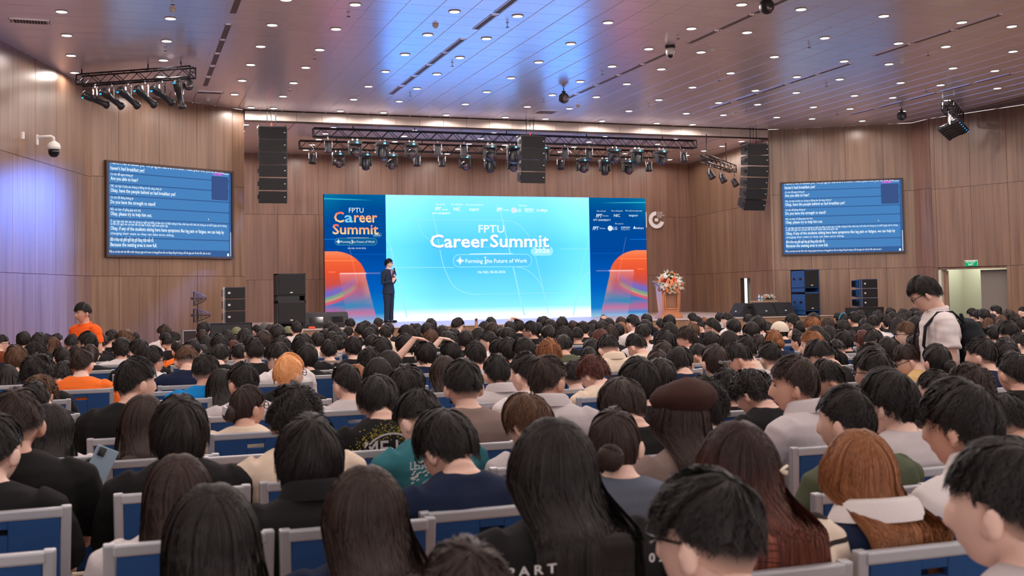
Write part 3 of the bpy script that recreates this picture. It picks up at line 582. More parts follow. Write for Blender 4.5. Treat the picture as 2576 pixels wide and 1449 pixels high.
(3.11, 8.0, 1.19, 'c', 5, 0, 0, 'V', '', 58, 'person with curly ginger hair, seventh head down below the middle hanging speakers'),
(1.09, 9.95, 1.189, 's', 0, 0, 0, 'K', 'h', 50, 'person with short black hair, sixth head down below the left hanging speakers'),
(0.65, 11.45, 1.149, 's', 0, 0, 0, 'K', '', 39, 'person with short black hair, fourth head down below the antenna stand'),
(4.32, 9.95, 1.092, 'm', 0, 0, 0, 'K', '', 38, 'person with full black hair, tenth head down below the left half of the right banner'),
(0.13, 10.4, 1.197, 's', 0, -30, 0, 'K', '', 50, 'short black hair, sixth head down below the left edge of the left text screen'),
(6.4, 8.9, 1.057, 'f', 0, 0, 1, 'K', '', 34, 'person with faded black haircut, sixth head down below the right text screen middle'),
(1.9, 10.85, 1.125, 's', 0, 0, 0, 'M', '', 60, 'person with short black hair, eighth head down below the wedge monitors by the left banner'),
(4.61, 6.6, 1.184, 'f', 0, -60, 1, 'K', '', 68, 'person with faded black haircut, ninth head down below the blue-sided subwoofer pair'),
(2.56, 8.15, 1.186, 's', 0, 0, 0, 'L', '', 56, 'person with short black hair, seventh head down below the letters FPTU on the bright screen'),
(2.84, 9.8, 1.122, 'm', 0, 0, 0, 'K', 'a', 55, 'person with full black hair, sixth head down below the word Career on the bright screen'),
(2.4, 9.05, 1.162, 'm', 0, 0, 0, 'N', 'a', 53, 'person with full black hair, ninth head down below the big letter C'),
(1.22, 13.4, 1.047, 'c', 4, 0, 0, 'K', '', 39, 'curly reddish brown hair, sixth head down below the three small stacked cabinets at left'),
(5.99, 6.35, 1.141, 'm', 0, 0, 0, 'K', '', 58, 'person with full black hair, eleventh head down below the open right doorway'),
(4.25, 8.3, 1.126, 'm', 1, 0, 0, 'K', '', 51, 'person with full dark brown hair, fifth head down below the lectern, black top'),
(-0.85, 12.35, 1.136, 'c', 0, 60, 0, 'K', 'g', 51, 'person with curly black hair, fifth head down below the wall camera, black top'),
(4.58, 7.2, 1.149, 'f', 0, 0, 0, 'N', 'h', 63, 'person with faded black haircut, fourth head down below the small flower table'),
(0.61, 13.85, 1.034, 's', 0, -30, 0, 'O', '', 20, 'person with short black hair, fifth head down below the middle of the left text screen'),
(4.84, 5.7, 1.191, 'b', 0, 0, 0, 'K', '', 62, 'person with black hair tied up, second head down below the standing man with backpack'),
(1.14, 8.75, 1.198, 'm', 0, -60, 1, 'W', '', 55, 'person with full black hair, sixth head down below the tall subwoofer pair'),
(3.54, 6.2, 1.213, 'p', 1, 0, 0, 'V', 'w', 63, 'person with dark brown ponytail, fifth head down below the far doorway, olive top'),
(4.16, 6.95, 1.166, 's', 0, -60, 1, 'L', '', 56, 'person with short black hair, seventh head down below the right hanging speakers'),
(-0.3, 11.15, 1.149, 'p', 1, 0, 0, 'K', '', 38, 'person with dark brown ponytail, fourth head down below the standing man in orange'),
(1.1, 11.45, 1.091, 's', 0, 0, 0, 'W', '', 34, 'person with short black hair, seventh head down below the three small stacked cabinets at left'),
(4.92, 8.9, 1.065, 's', 0, -30, 1, 'V', '', 38, 'person with short black hair, ninth head down below the wall beside the lectern'),
(5.19, 6.4, 1.146, 's', 1, -60, 1, 'Y', 'g', 91, 'man with glasses bowing left in a yellow shirt'),
(4.43, 5.8, 1.193, 'm', 0, 0, 0, 'K', '', 79, 'person with full black hair, tenth head down below the right text screen edge'),
(6.72, 7.2, 1.068, 's', 0, -60, 0, 'K', 'k', 62, 'person with short black hair, twelfth head down below the open right doorway'),
(0.84, 10.55, 1.126, 'm', 0, 30, 1, 'K', '', 60, 'person with full black hair, eighth head down below the three small stacked cabinets at left'),
(1.45, 9.35, 1.152, 'm', 0, 0, 0, 'K', '', 51, 'person with full black hair, seventh head down below the tall subwoofer pair'),
(-1.26, 14.6, 1.032, 's', 0, 0, 0, 'N', '', 20, 'person with short black hair, third head down below the left doorway'),
(0.82, 12.8, 1.031, 'm', 0, 0, 0, 'K', '', 26, 'person with full black hair, fifth head down below the antenna stand'),
(0.46, 8.9, 1.19, 'f', 2, 0, 1, 'N', '', 59, 'person with faded brown haircut, sixth head down below the antenna stand, navy top'),
(1.66, 11.75, 1.041, 'l', 0, 0, 0, 'K', '', 26, 'person with long black hair, eighth head down below the tall subwoofer pair'),
(-0.87, 10.4, 1.168, 'm', 2, 0, 0, 'N', '', 67, 'person with full brown hair, fourth head down below the left doorway, navy top'),
(3.69, 6.95, 1.157, 'm', 0, 30, 1, 'N', '', 60, 'person with full black hair, sixth head down below the lectern, navy top'),
(3.9, 9.05, 1.068, 'p', 0, 0, 0, 'K', '', 46, 'person with black ponytail, seventh head down below the right end of the bright screen'),
(-0.58, 11.75, 1.106, 'b', 0, -30, 0, 'K', '', 36, 'person with black hair tied up, fifth head down below the standing man in orange'),
(-0.51, 13.4, 1.039, 'm', 0, 0, 0, 'W', '', 26, 'person with full black hair, sixth head down below the standing man in orange'),
(0.23, 9.7, 1.158, 'm', 0, 60, 0, 'W', 'g', 68, 'person with full black hair, sixth head down below the middle of the left text screen'),
(-0.29, 8.9, 1.199, 's', 1, 30, 0, 'O', '', 63, 'person with smooth dark hair and orange t-shirt'),
(1.89, 8.9, 1.127, 'c', 0, 0, 0, 'K', '', 51, 'person with curly black hair, seventh head down below the left banner, black top'),
(3.66, 4.78, 1.226, 's', 0, -30, 0, 'T', 'g', 87, 'person with short black hair, eleventh head down below the right text screen edge'),
(1.81, 7.85, 1.158, 'l', 0, 0, 0, 'K', '', 60, 'person with long black hair, seventh head down below the presenter, black top'),
(3.9, 7.7, 1.089, 'm', 1, 0, 0, 'K', '', 48, 'person with full dark brown hair, seventh head down below the lectern'),
(4.68, 4.9, 1.177, 's', 0, 0, 0, 'K', '', 83, 'person with short black hair, eighth head down below the right picture edge'),
(2.15, 5.9, 1.214, 's', 0, -30, 0, 'W', '', 56, 'person with short black hair, seventh head down below the word Summit on the bright screen'),
(1.01, 7.2, 1.184, 'm', 3, 60, 0, 'K', 'g', 96, 'person with bleached orange mushroom haircut, the only one'),
(0.53, 7.85, 1.17, 'f', 0, 30, 0, 'B', '', 60, 'person with faded black haircut, seventh head down below the antenna stand, bright blue shirt'),
(-0.55, 8.1, 1.194, 'c', 0, 30, 0, 'K', '', 82, 'person with curly black hair, sixth head down below the wall camera, black top'),
(2.18, 6.5, 1.173, 's', 0, 0, 0, 'L', 'c', 72, 'person with short black hair, eighth head down below the letters FPTU on the bright screen'),
(1.94, 5.0, 1.248, 's', 1, 60, 0, 'L', 'c', 102, 'man with full dark hair, head turned right, pale collared shirt'),
(2.83, 6.5, 1.146, 'c', 4, -30, 1, 'C', '', 73, 'curly reddish brown hair, eleventh head down below the left half of the right banner'),
(2.07, 7.3, 1.135, 'l', 1, 0, 0, 'G', '', 63, 'person with long dark brown hair, seventh head down below the word Career'),
(2.85, 4.3, 1.244, 'm', 1, -60, 0, 'L', 'c', 101, 'man with full dark hair looking left in pale collared shirt'),
(1.61, 7.3, 1.14, 'l', 0, 0, 0, 'K', '', 73, 'person with long black hair, eighth head down below the presenter, black top'),
(0.06, 5.8, 1.266, 's', 0, 60, 0, 'K', '', 99, 'man with full black hair, face turned right, black polo shirt'),
(2.85, 5.6, 1.176, 's', 0, 0, 0, 'B', '', 39, 'person with short black hair, eighth head down below the lectern'),
(2.37, 4.9, 1.224, 'm', 0, 0, 0, 'K', '', 97, 'person with full black hair, eighth head down below the right half of the right banner'),
(1.51, 5.0, 1.24, 'f', 0, 0, 0, 'M', 'h', 96, 'man with faded black haircut and taupe t-shirt, both ears showing'),
(3.96, 5.6, 1.121, 'm', 0, -60, 1, 'K', '', 75, 'person with full black hair, seventh head down below the right text screen middle'),
(2.95, 7.1, 1.077, 'f', 0, 30, 0, 'H', '', 48, 'person with faded black haircut, eighth head down below the right end of the bright screen'),
(-0.46, 9.65, 1.064, 'c', 0, 30, 1, 'N', '', 46, 'person with curly black hair, eighth head down below the standing man in orange'),
(0.64, 6.5, 1.184, 's', 0, -30, 0, 'L', '', 82, 'person with short black hair, ninth head down below the three small stacked cabinets at left'),
(1.66, 8.3, 1.039, 'l', 5, 0, 0, 'K', '', 38, 'person with long ginger hair, eighth head down below the left banner'),
(1.24, 6.5, 1.15, 's', 0, -30, 0, 'L', '', 63, 'person with short black hair, ninth head down below the wedge monitors by the left banner'),
(-0.88, 9.65, 1.058, 'l', 0, 0, 0, 'K', '', 41, 'person with long black hair, fifth head down below the left doorway'),
(3.76, 4.2, 1.178, 'c', 1, 0, 0, 'K', '', 106, 'person with full dark brown hair under the standing man with backpack'),
(1.41, 5.7, 1.18, 'm', 0, 30, 0, 'K', '', 82, 'person with full black hair, tenth head down below the big letter C'),
(0.62, 7.69, 1.081, 'l', 0, 0, 0, 'C', '', 56, 'person with long black hair, tenth head down below the three small stacked cabinets at left'),
(2.74, 3.5, 1.237, 'm', 0, -30, 0, 'L', '', 121, 'person with full black hair and plain pale grey t-shirt'),
(3.01, 4.9, 1.143, 'c', 0, -30, 1, 'K', '', 80, 'person with curly black hair, eighth head down below the right hanging speakers'),
(3.27, 5.6, 1.091, 'c', 0, 0, 0, 'K', '', 65, 'person with curly black hair, sixth head down below the far doorway, black top'),
(4.14, 4.9, 1.096, 's', 0, -30, 0, 'W', '', 72, 'person with short black hair, eleventh head down below the dark wall recess'),
(1.1, 5.0, 1.187, 'm', 0, 0, 1, 'K', 'x', 96, 'person in black t-shirt with arched gothic print and yellow flecks'),
(-0.47, 7.2, 1.111, 'c', 2, 30, 1, 'K', '', 82, 'person with curly brown hair, seventh head down below the wall camera, black top'),
(2.4, 4.3, 1.17, 'c', 0, 0, 0, 'L', '', 101, 'person with spiky black hair and pale grey shirt behind the beret'),
(1.96, 4.2, 1.192, 'm', 1, 0, 1, 'K', '', 108, 'person with full dark brown hair right in front of the brown beret, heads touching'),
(2.28, 2.6, 1.278, 'm', 0, -30, 0, 'W', 'c', 140, 'person with full black hair and white sailor-collar shirt'),
(-0.46, 6.5, 1.123, 's', 0, 0, 0, 'G', '', 73, 'person with short black hair, eighth head down below the wall camera, grey top'),
(1.91, 3.6, 1.21, 't', 1, 0, 0, 'M', '', 159, 'person in a brown beret over long dark hair'),
(0.59, 5.7, 1.117, 'b', 1, 60, 0, 'C', 'g', 102, 'woman in cream top with dark hair in a clipped bun and glasses'),
(0.61, 4.2, 1.221, 'c', 0, 0, 0, 'C', '', 148, 'person with big curly black hair and cream shirt'),
(2.34, 3.22, 1.213, 's', 0, -30, 0, 'V', 'h', 125, 'man with cropped black hair and olive green t-shirt'),
(-0.36, 4.3, 1.242, 'f', 1, 0, 0, 'K', 'h', 110, 'man with faded dark hair and broad black t-shirt at left edge'),
(1.11, 4.3, 1.173, 'f', 0, -30, 1, 'Z', '', 102, 'person with faded black hair and teal t-shirt lettered LEISURY'),
(1.54, 4.2, 1.146, 'm', 2, -30, 1, 'L', '', 114, 'person with tousled brown hair left of the long black-haired woman'),
(3.21, 3.4, 1.132, 's', 0, 0, 1, 'K', '', 110, 'man with bowed head of short black hair at right edge'),
(0.08, 5.0, 1.151, 'l', 1, 0, 0, 'K', '', 106, 'woman with long dark hair pulled sideways over her shoulder'),
(0.19, 4.17, 1.194, 'o', 0, 0, 0, 'K', 'q', 148, 'person with chin-length thick black bob hair'),
(-0.3, 5.2, 1.113, 'l', 0, 0, 0, 'W', '', 95, 'woman with long black hair beside the light blue phone'),
(1.46, 3.2, 1.191, 'b', 1, 30, 0, 'G', '', 133, 'woman with smooth dark hair gathered low and grey-blue top'),
(0.98, 3.45, 1.181, 'm', 0, -30, 1, 'N', 'g', 155, 'man with glasses bent forward in a plain navy t-shirt'),
(0.98, 2.5, 1.256, 'l', 0, 0, 0, 'K', 'y', 205, 'woman with very long black hair and black jacket lettered PART'),
(-0.4, 4.02, 1.181, 's', 0, 30, 0, 'K', 'h', 125, 'person in black t-shirt whose head is cut by the left picture edge'),
(3.48, 5.0, 0.882, 'f', 0, -30, 0, 'K', '', 49, 'person with faded black haircut, eleventh head down below the blue-sided subwoofer pair'),
(0.53, 3.37, 1.188, 'o', 0, 0, 0, 'K', 'c', 163, 'person with nape-length black hair and black jacket behind a blue chair'),
(1.47, 2.47, 1.223, 'l', 6, 0, 0, 'S', 'v', 167, 'woman with long red-streaked hair, bone clips and cream striped top'),
(1.88, 2.53, 1.172, 'l', 5, 0, 0, 'N', 'c', 186, 'woman with long auburn hair and navy top with white collar'),
(2.67, 2.8, 1.064, 'm', 0, 0, 0, 'K', '', 99, 'person with full black hair, tenth head down below the right picture edge'),
(1.58, 1.7, 1.253, 's', 0, -30, 0, 'L', '', 243, 'large blurred person with wavy black hair at the right picture edge'),
(0.15, 3.38, 1.105, 'l', 1, 0, 0, 'W', '', 163, 'woman with long dark brown hair and white shirt'),
(0.56, 2.7, 1.141, 'l', 1, 0, 0, 'N', '', 189, 'woman with straight long dark brown hair and navy top, bottom centre left'),
(1.0, 1.8, 1.222, 'f', 0, -30, 0, 'L', 'g', 243, 'person with faded black haircut, glasses and bare neck, nearest in the picture'),
(0.18, 2.5, 1.155, 'l', 0, 0, 0, 'N', '', 205, 'woman with glossy long black hair, lowest left of the long-haired women'),
(0.54, 1.8, 1.14, 's', 1, 0, 0, 'K', '', 243, 'blurred person with short dark brown hair cut off by the bottom picture edge')]
CHAIRS=[
(11.91, 12.39, 'blue-backed grey-framed chair, first chair down below the right picture edge'),
(11.56, 11.79, 'blue-backed grey-framed chair, second chair down below the right picture edge'),
(10.28, 12.84, 'blue-backed grey-framed chair, first chair down below the right text screen edge'),
(9.83, 12.99, 'blue-backed grey-framed chair, first chair down below the three small stacked cabinets at right'),
(9.38, 12.99, 'blue-backed grey-framed chair, first chair down below the right text screen middle'),
(11.07, 11.19, 'blue-backed grey-framed chair, third chair down below the right picture edge'),
(9.57, 12.39, 'blue-backed grey-framed chair, second chair down below the right text screen edge'),
(8.93, 12.99, 'blue-backed grey-framed chair, first chair down below the blue-sided subwoofer pair'),
(9.09, 12.24, 'blue-backed grey-framed chair, second chair down below the three small stacked cabinets at right'),
(9.13, 11.64, 'blue-backed grey-framed chair, third chair down below the right text screen edge'),
(9.61, 11.19, 'blue-backed grey-framed chair, first chair down below the standing man with backpack'),
(8.1, 12.54, 'blue-backed grey-framed chair, first chair down below the small flower table'),
(8.41, 11.94, 'blue-backed grey-framed chair, second chair down below the right text screen middle'),
(9.95, 10.29, 'blue-backed grey-framed chair, fourth chair down below the right picture edge'),
(7.51, 12.39, 'blue-backed grey-framed chair, first chair down below the right hanging speakers'),
(9.16, 10.89, 'blue-backed grey-framed chair, first chair down below the dark wall recess'),
(7.93, 11.64, 'blue-backed grey-framed chair, second chair down below the blue-sided subwoofer pair'),
(6.35, 12.99, 'blue-backed grey-framed chair, first chair down below the right half of the right banner'),
(7.5, 11.79, 'blue-backed grey-framed chair, second chair down below the small flower table'),
(9.52, 9.99, 'blue-backed grey-framed chair, fifth chair down below the right picture edge'),
(7.02, 12.09, 'blue-backed grey-framed chair, first chair down below the far doorway'),
(5.63, 12.99, 'blue-backed grey-framed chair, first chair down below the left half of the right banner'),
(8.04, 10.89, 'blue-backed grey-framed chair, third chair down below the three small stacked cabinets at right'),
(8.55, 10.44, 'blue-backed grey-framed chair, second chair down below the dark wall recess'),
(7.33, 11.04, 'blue-backed grey-framed chair, third chair down below the blue-sided subwoofer pair'),
(8.0, 10.29, 'blue-backed grey-framed chair, fourth chair down below the right text screen edge'),
(4.85, 12.84, 'blue-backed grey-framed chair, first chair down below the middle hanging speakers'),
(5.29, 12.39, 'blue-backed grey-framed chair, first chair down below the right end of the bright screen'),
(6.85, 10.89, 'blue-backed grey-framed chair, second chair down below the right hanging speakers'),
(4.21, 12.99, 'blue-backed grey-framed chair, first chair down below the letters FPTU on the bright screen'),
(4.86, 12.24, 'blue-backed grey-framed chair, second chair down below the middle hanging speakers'),
(3.73, 12.99, 'blue-backed grey-framed chair, first chair down below the word Career on the bright screen'),
(5.95, 11.19, 'blue-backed grey-framed chair, first chair down below the wall beside the lectern'),
(8.12, 9.39, 'blue-backed grey-framed chair, second chair down below the standing man with backpack'),
(4.33, 12.39, 'blue-backed grey-framed chair, first chair down below the word Summit on the bright screen'),
(7.21, 9.99, 'blue-backed grey-framed chair, third chair down below the right text screen middle'),
(5.49, 10.89, 'blue-backed grey-framed chair, first chair down below the lectern'),
(7.26, 9.39, 'blue-backed grey-framed chair, fifth chair down below the right text screen edge'),
(8.33, 8.49, 'blue-backed grey-framed chair, sixth chair down below the right picture edge'),
(6.69, 9.69, 'blue-backed grey-framed chair, fourth chair down below the blue-sided subwoofer pair'),
(4.13, 11.64, 'blue-backed grey-framed chair, second chair down below the word Summit on the bright screen'),
(5.06, 10.89, 'blue-backed grey-framed chair, second chair down below the left half of the right banner'),
(2.38, 12.69, 'blue-backed grey-framed chair, first chair down below the wedge monitors by the left banner'),
(3.3, 11.94, 'blue-backed grey-framed chair, second chair down below the word Career on the bright screen'),
(5.6, 10.14, 'blue-backed grey-framed chair, second chair down below the wall beside the lectern'),
(7.32, 8.79, 'blue-backed grey-framed chair, third chair down below the dark wall recess'),
(1.71, 12.99, 'blue-backed grey-framed chair, first chair down below the tall subwoofer pair'),
(6.8, 9.09, 'blue-backed grey-framed chair, fourth chair down below the three small stacked cabinets at right'),
(5.17, 10.29, 'blue-backed grey-framed chair, second chair down below the lectern'),
(6.1, 9.54, 'blue-backed grey-framed chair, third chair down below the small flower table'),
(2.66, 12.09, 'blue-backed grey-framed chair, first chair down below the presenter'),
(3.53, 11.34, 'blue-backed grey-framed chair, second chair down below the letters FPTU on the bright screen'),
(7.88, 7.9, 'blue-backed grey-framed chair, seventh chair down below the right picture edge'),
(5.56, 9.54, 'blue-backed grey-framed chair, second chair down below the far doorway'),
(2.04, 12.09, 'blue-backed grey-framed chair, second chair down below the wedge monitors by the left banner'),
(2.87, 11.34, 'blue-backed grey-framed chair, first chair down below the letter C of Career on the bright screen'),
(4.27, 10.29, 'blue-backed grey-framed chair, second chair down below the right end of the bright screen'),
(3.6, 10.74, 'blue-backed grey-framed chair, third chair down below the letters FPTU on the bright screen'),
(6.4, 8.64, 'blue-backed grey-framed chair, fifth chair down below the three small stacked cabinets at right'),
(5.9, 8.94, 'blue-backed grey-framed chair, fifth chair down below the blue-sided subwoofer pair'),
(1.45, 12.09, 'blue-backed grey-framed chair, first chair down below the left hanging speakers'),
(0.82, 12.54, 'blue-backed grey-framed chair, first chair down below the antenna stand'),
(3.17, 10.74, 'blue-backed grey-framed chair, third chair down below the word Career on the bright screen'),
(0.02, 12.99, 'blue-backed grey-framed chair, first chair down below the left edge of the left text screen'),
(7.43, 7.59, 'blue-backed grey-framed chair, eighth chair down below the right picture edge'),
(5.41, 8.94, 'blue-backed grey-framed chair, third chair down below the right hanging speakers'),
(4.32, 9.69, 'blue-backed grey-framed chair, third chair down below the left half of the right banner'),
(4.88, 9.24, 'blue-backed grey-framed chair, third chair down below the lectern'),
(1.66, 11.49, 'blue-backed grey-framed chair, second chair down below the tall subwoofer pair'),
(6.37, 8.04, 'blue-backed grey-framed chair, sixth chair down below the right text screen edge'),
(0.96, 11.79, 'blue-backed grey-framed chair, first chair down below the three small stacked cabinets at left'),
(-0.37, 12.39, 'blue-backed grey-framed chair, first chair down below the standing man in orange'),
(3.89, 9.39, 'blue-backed grey-framed chair, third chair down below the right end of the bright screen'),
(4.92, 8.64, 'blue-backed grey-framed chair, third chair down below the far doorway'),
(1.1, 11.19, 'blue-backed grey-framed chair, second chair down below the three small stacked cabinets at left'),
(2.56, 10.14, 'blue-backed grey-framed chair, second chair down below the letter C of Career on the bright screen'),
(1.9, 10.59, 'blue-backed grey-framed chair, third chair down below the wedge monitors by the left banner'),
(3.31, 9.54, 'blue-backed grey-framed chair, third chair down below the word Summit on the bright screen'),
(4.37, 8.79, 'blue-backed grey-framed chair, fourth chair down below the lectern'),
(-0.02, 11.79, 'blue-backed grey-framed chair, second chair down below the left edge of the left text screen'),
(0.65, 11.19, 'blue-backed grey-framed chair, second chair down below the antenna stand'),
(6.23, 7.29, 'blue-backed grey-framed chair, third chair down below the standing man with backpack'),
(-0.85, 12.09, 'blue-backed grey-framed chair, first chair down below the wall camera'),
(6.72, 6.95, 'blue-backed grey-framed chair, ninth chair down below the right picture edge'),
(5.5, 7.75, 'blue-backed grey-framed chair, fourth chair down below the right text screen middle'),
(2.84, 9.54, 'blue-backed grey-framed chair, fourth chair down below the word Career on the bright screen'),
(3.9, 8.79, 'blue-backed grey-framed chair, fourth chair down below the left half of the right banner'),
(2.02, 9.99, 'blue-backed grey-framed chair, first chair down below the left banner'),
(1.4, 10.29, 'blue-backed grey-framed chair, third chair down below the tall subwoofer pair'),
(-0.58, 11.49, 'blue-backed grey-framed chair, second chair down below the standing man in orange'),
(3.19, 8.94, 'blue-backed grey-framed chair, fourth chair down below the word Summit on the bright screen'),
(5.81, 7.15, 'blue-backed grey-framed chair, fourth chair down below the dark wall recess'),
(0.84, 10.29, 'blue-backed grey-framed chair, third chair down below the three small stacked cabinets at left'),
(4.25, 8.04, 'blue-backed grey-framed chair, fifth chair down below the lectern'),
(2.16, 9.39, 'blue-backed grey-framed chair, second chair down below the presenter'),
(4.77, 7.59, 'blue-backed grey-framed chair, fourth chair down below the right hanging speakers'),
(-0.3, 10.89, 'blue-backed grey-framed chair, third chair down below the standing man in orange'),
(3.82, 8.19, 'blue-backed grey-framed chair, second chair down below the right half of the right banner'),
(1.51, 9.69, 'blue-backed grey-framed chair, fourth chair down below the tall subwoofer pair'),
(3.13, 8.34, 'blue-backed grey-framed chair, third chair down below the middle hanging speakers'),
(2.4, 8.79, 'blue-backed grey-framed chair, fifth chair down below the word Career on the bright screen'),
(0.13, 10.14, 'blue-backed grey-framed chair, first chair down below the middle of the left text screen'),
(1.45, 9.09, 'blue-backed grey-framed chair, fourth chair down below the wedge monitors by the left banner'),
(3.9, 7.45, 'blue-backed grey-framed chair, sixth chair down below the lectern'),
(5.99, 6.09, 'blue-backed grey-framed chair, tenth chair down below the right picture edge'),
(1.89, 8.64, 'blue-backed grey-framed chair, third chair down below the presenter'),
(3.11, 7.75, 'blue-backed grey-framed chair, fourth chair down below the right end of the bright screen'),
(-0.87, 10.14, 'blue-backed grey-framed chair, first chair down below the left doorway'),
(0.23, 9.44, 'blue-backed grey-framed chair, second chair down below the middle of the left text screen'),
(2.56, 7.9, 'blue-backed grey-framed chair, fourth chair down below the letters FPTU on the bright screen'),
(5.19, 6.15, 'blue-backed grey-framed chair, fifth chair down below the dark wall recess'),
(4.16, 6.7, 'blue-backed grey-framed chair, fifth chair down below the right hanging speakers'),
(1.14, 8.49, 'blue-backed grey-framed chair, fifth chair down below the tall subwoofer pair'),
(4.61, 6.34, 'blue-backed grey-framed chair, sixth chair down below the three small stacked cabinets at right'),
(-0.46, 9.39, 'blue-backed grey-framed chair, fourth chair down below the standing man in orange'),
(1.66, 8.04, 'blue-backed grey-framed chair, second chair down below the left banner'),
(3.69, 6.7, 'blue-backed grey-framed chair, third chair down below the wall beside the lectern'),
(0.46, 8.64, 'blue-backed grey-framed chair, third chair down below the antenna stand'),
(-0.88, 9.39, 'blue-backed grey-framed chair, second chair down below the left doorway'),
(5.28, 5.54, 'blue-backed grey-framed chair, eleventh chair down below the right picture edge'),
(1.81, 7.59, 'blue-backed grey-framed chair, fourth chair down below the presenter'),
(2.95, 6.84, 'blue-backed grey-framed chair, fifth chair down below the right end of the bright screen'),
(-0.29, 8.64, 'blue-backed grey-framed chair, fifth chair down below the standing man in orange'),
(0.31, 8.13, 'blue-backed grey-framed chair, third chair down below the middle of the left text screen'),
(4.84, 5.45, 'blue-backed grey-framed chair, fourth chair down below the standing man with backpack'),
(2.07, 7.04, 'blue-backed grey-framed chair, sixth chair down below the word Career on the bright screen'),
(3.54, 5.95, 'blue-backed grey-framed chair, sixth chair down below the right hanging speakers'),
(1.61, 7.04, 'blue-backed grey-framed chair, fifth chair down below the presenter'),
(2.83, 6.25, 'blue-backed grey-framed chair, fifth chair down below the left half of the right banner'),
(0.32, 7.45, 'blue-backed grey-framed chair, fourth chair down below the middle of the left text screen'),
(4.13, 5.2, 'blue-backed grey-framed chair, seventh chair down below the right text screen edge'),
(-0.55, 7.84, 'blue-backed grey-framed chair, second chair down below the wall camera'),
(1.01, 6.95, 'blue-backed grey-framed chair, sixth chair down below the tall subwoofer pair'),
(2.18, 6.25, 'blue-backed grey-framed chair, fifth chair down below the word Summit on the bright screen'),
(4.68, 4.65, 'blue-backed grey-framed chair, twelfth chair down below the right picture edge'),
(1.24, 6.25, 'blue-backed grey-framed chair, third chair down below the left banner'),
(4.14, 4.65, 'blue-backed grey-framed chair, fifth chair down below the standing man with backpack'),
(3.04, 5.18, 'blue-backed grey-framed chair, fourth chair down below the far doorway'),
(2.15, 5.65, 'blue-backed grey-framed chair, fourth chair down below the middle hanging speakers'),
(0.64, 6.25, 'blue-backed grey-framed chair, second chair down below the left hanging speakers'),
(-0.46, 6.8, 'blue-backed grey-framed chair, third chair down below the wall camera'),
(3.49, 4.54, 'blue-backed grey-framed chair, eighth chair down below the right text screen edge'),
(3.13, 4.57, 'blue-backed grey-framed chair, sixth chair down below the blue-sided subwoofer pair'),
(1.41, 5.45, 'blue-backed grey-framed chair, third chair down below the letter C of Career on the bright screen'),
(-0.46, 6.25, 'blue-backed grey-framed chair, fourth chair down below the wall camera'),
(3.76, 3.95, 'blue-backed grey-framed chair, thirteenth chair down below the right picture edge'),
(0.6, 5.46, 'blue-backed grey-framed chair, third chair down below the left hanging speakers'),
(2.12, 4.58, 'blue-backed grey-framed chair, third chair down below the right half of the right banner'),
(0.06, 5.54, 'blue-backed grey-framed chair, third chair down below the left edge of the left text screen'),
(1.4, 4.58, 'blue-backed grey-framed chair, seventh chair down below the word Career on the bright screen'),
(2.77, 3.86, 'blue-backed grey-framed chair, fifth chair down below the right text screen middle'),
(0.85, 4.59, 'blue-backed grey-framed chair, fifth chair down below the wedge monitors by the left banner'),
(0.52, 4.68, 'blue-backed grey-framed chair, fourth chair down below the left hanging speakers'),
(1.96, 3.95, 'blue-backed grey-framed chair, seventh chair down below the lectern'),
(0.15, 4.76, 'blue-backed grey-framed chair, fifth chair down below the middle of the left text screen'),
(-0.3, 4.95, 'blue-backed grey-framed chair, fifth chair down below the wall camera'),
(3.21, 3.15, 'blue-backed grey-framed chair, fourteenth chair down below the right picture edge'),
(1.5, 3.91, 'blue-backed grey-framed chair, fifth chair down below the middle hanging speakers'),
(2.74, 3.25, 'blue-backed grey-framed chair, sixth chair down below the standing man with backpack'),
(0.67, 3.96, 'blue-backed grey-framed chair, sixth chair down below the wedge monitors by the left banner'),
(1.91, 3.35, 'blue-backed grey-framed chair, fifth chair down below the far doorway'),
(2.26, 2.98, 'blue-backed grey-framed chair, ninth chair down below the right text screen edge'),
(0.19, 3.93, 'blue-backed grey-framed chair, fourth chair down below the antenna stand'),
(2.67, 2.54, 'blue-backed grey-framed chair, fifteenth chair down below the right picture edge'),
(1.05, 3.21, 'blue-backed grey-framed chair, fifth chair down below the letters FPTU on the bright screen'),
(-0.38, 3.78, 'blue-backed grey-framed chair, third chair down below the left doorway'),
(0.63, 3.13, 'blue-backed grey-framed chair, fourth chair down below the left banner'),
(0.17, 3.14, 'blue-backed grey-framed chair, fifth chair down below the antenna stand'),
(1.91, 2.29, 'blue-backed grey-framed chair, sixth chair down below the dark wall recess'),
(-0.39, 3.14, 'blue-backed grey-framed chair, fourth chair down below the left doorway'),
(1.4, 2.23, 'blue-backed grey-framed chair, fourth chair down below the small flower table'),
(0.18, 2.25, 'blue-backed grey-framed chair, fourth chair down below the three small stacked cabinets at left'),
(1.58, 1.44, 'blue-backed grey-framed chair, sixteenth chair down below the right picture edge'),
(1.0, 1.54, 'blue-backed grey-framed chair, seventh chair down below the blue-sided subwoofer pair'),
(0.54, 1.54, 'blue-backed grey-framed chair, sixth chair down below the word Summit on the bright screen')]
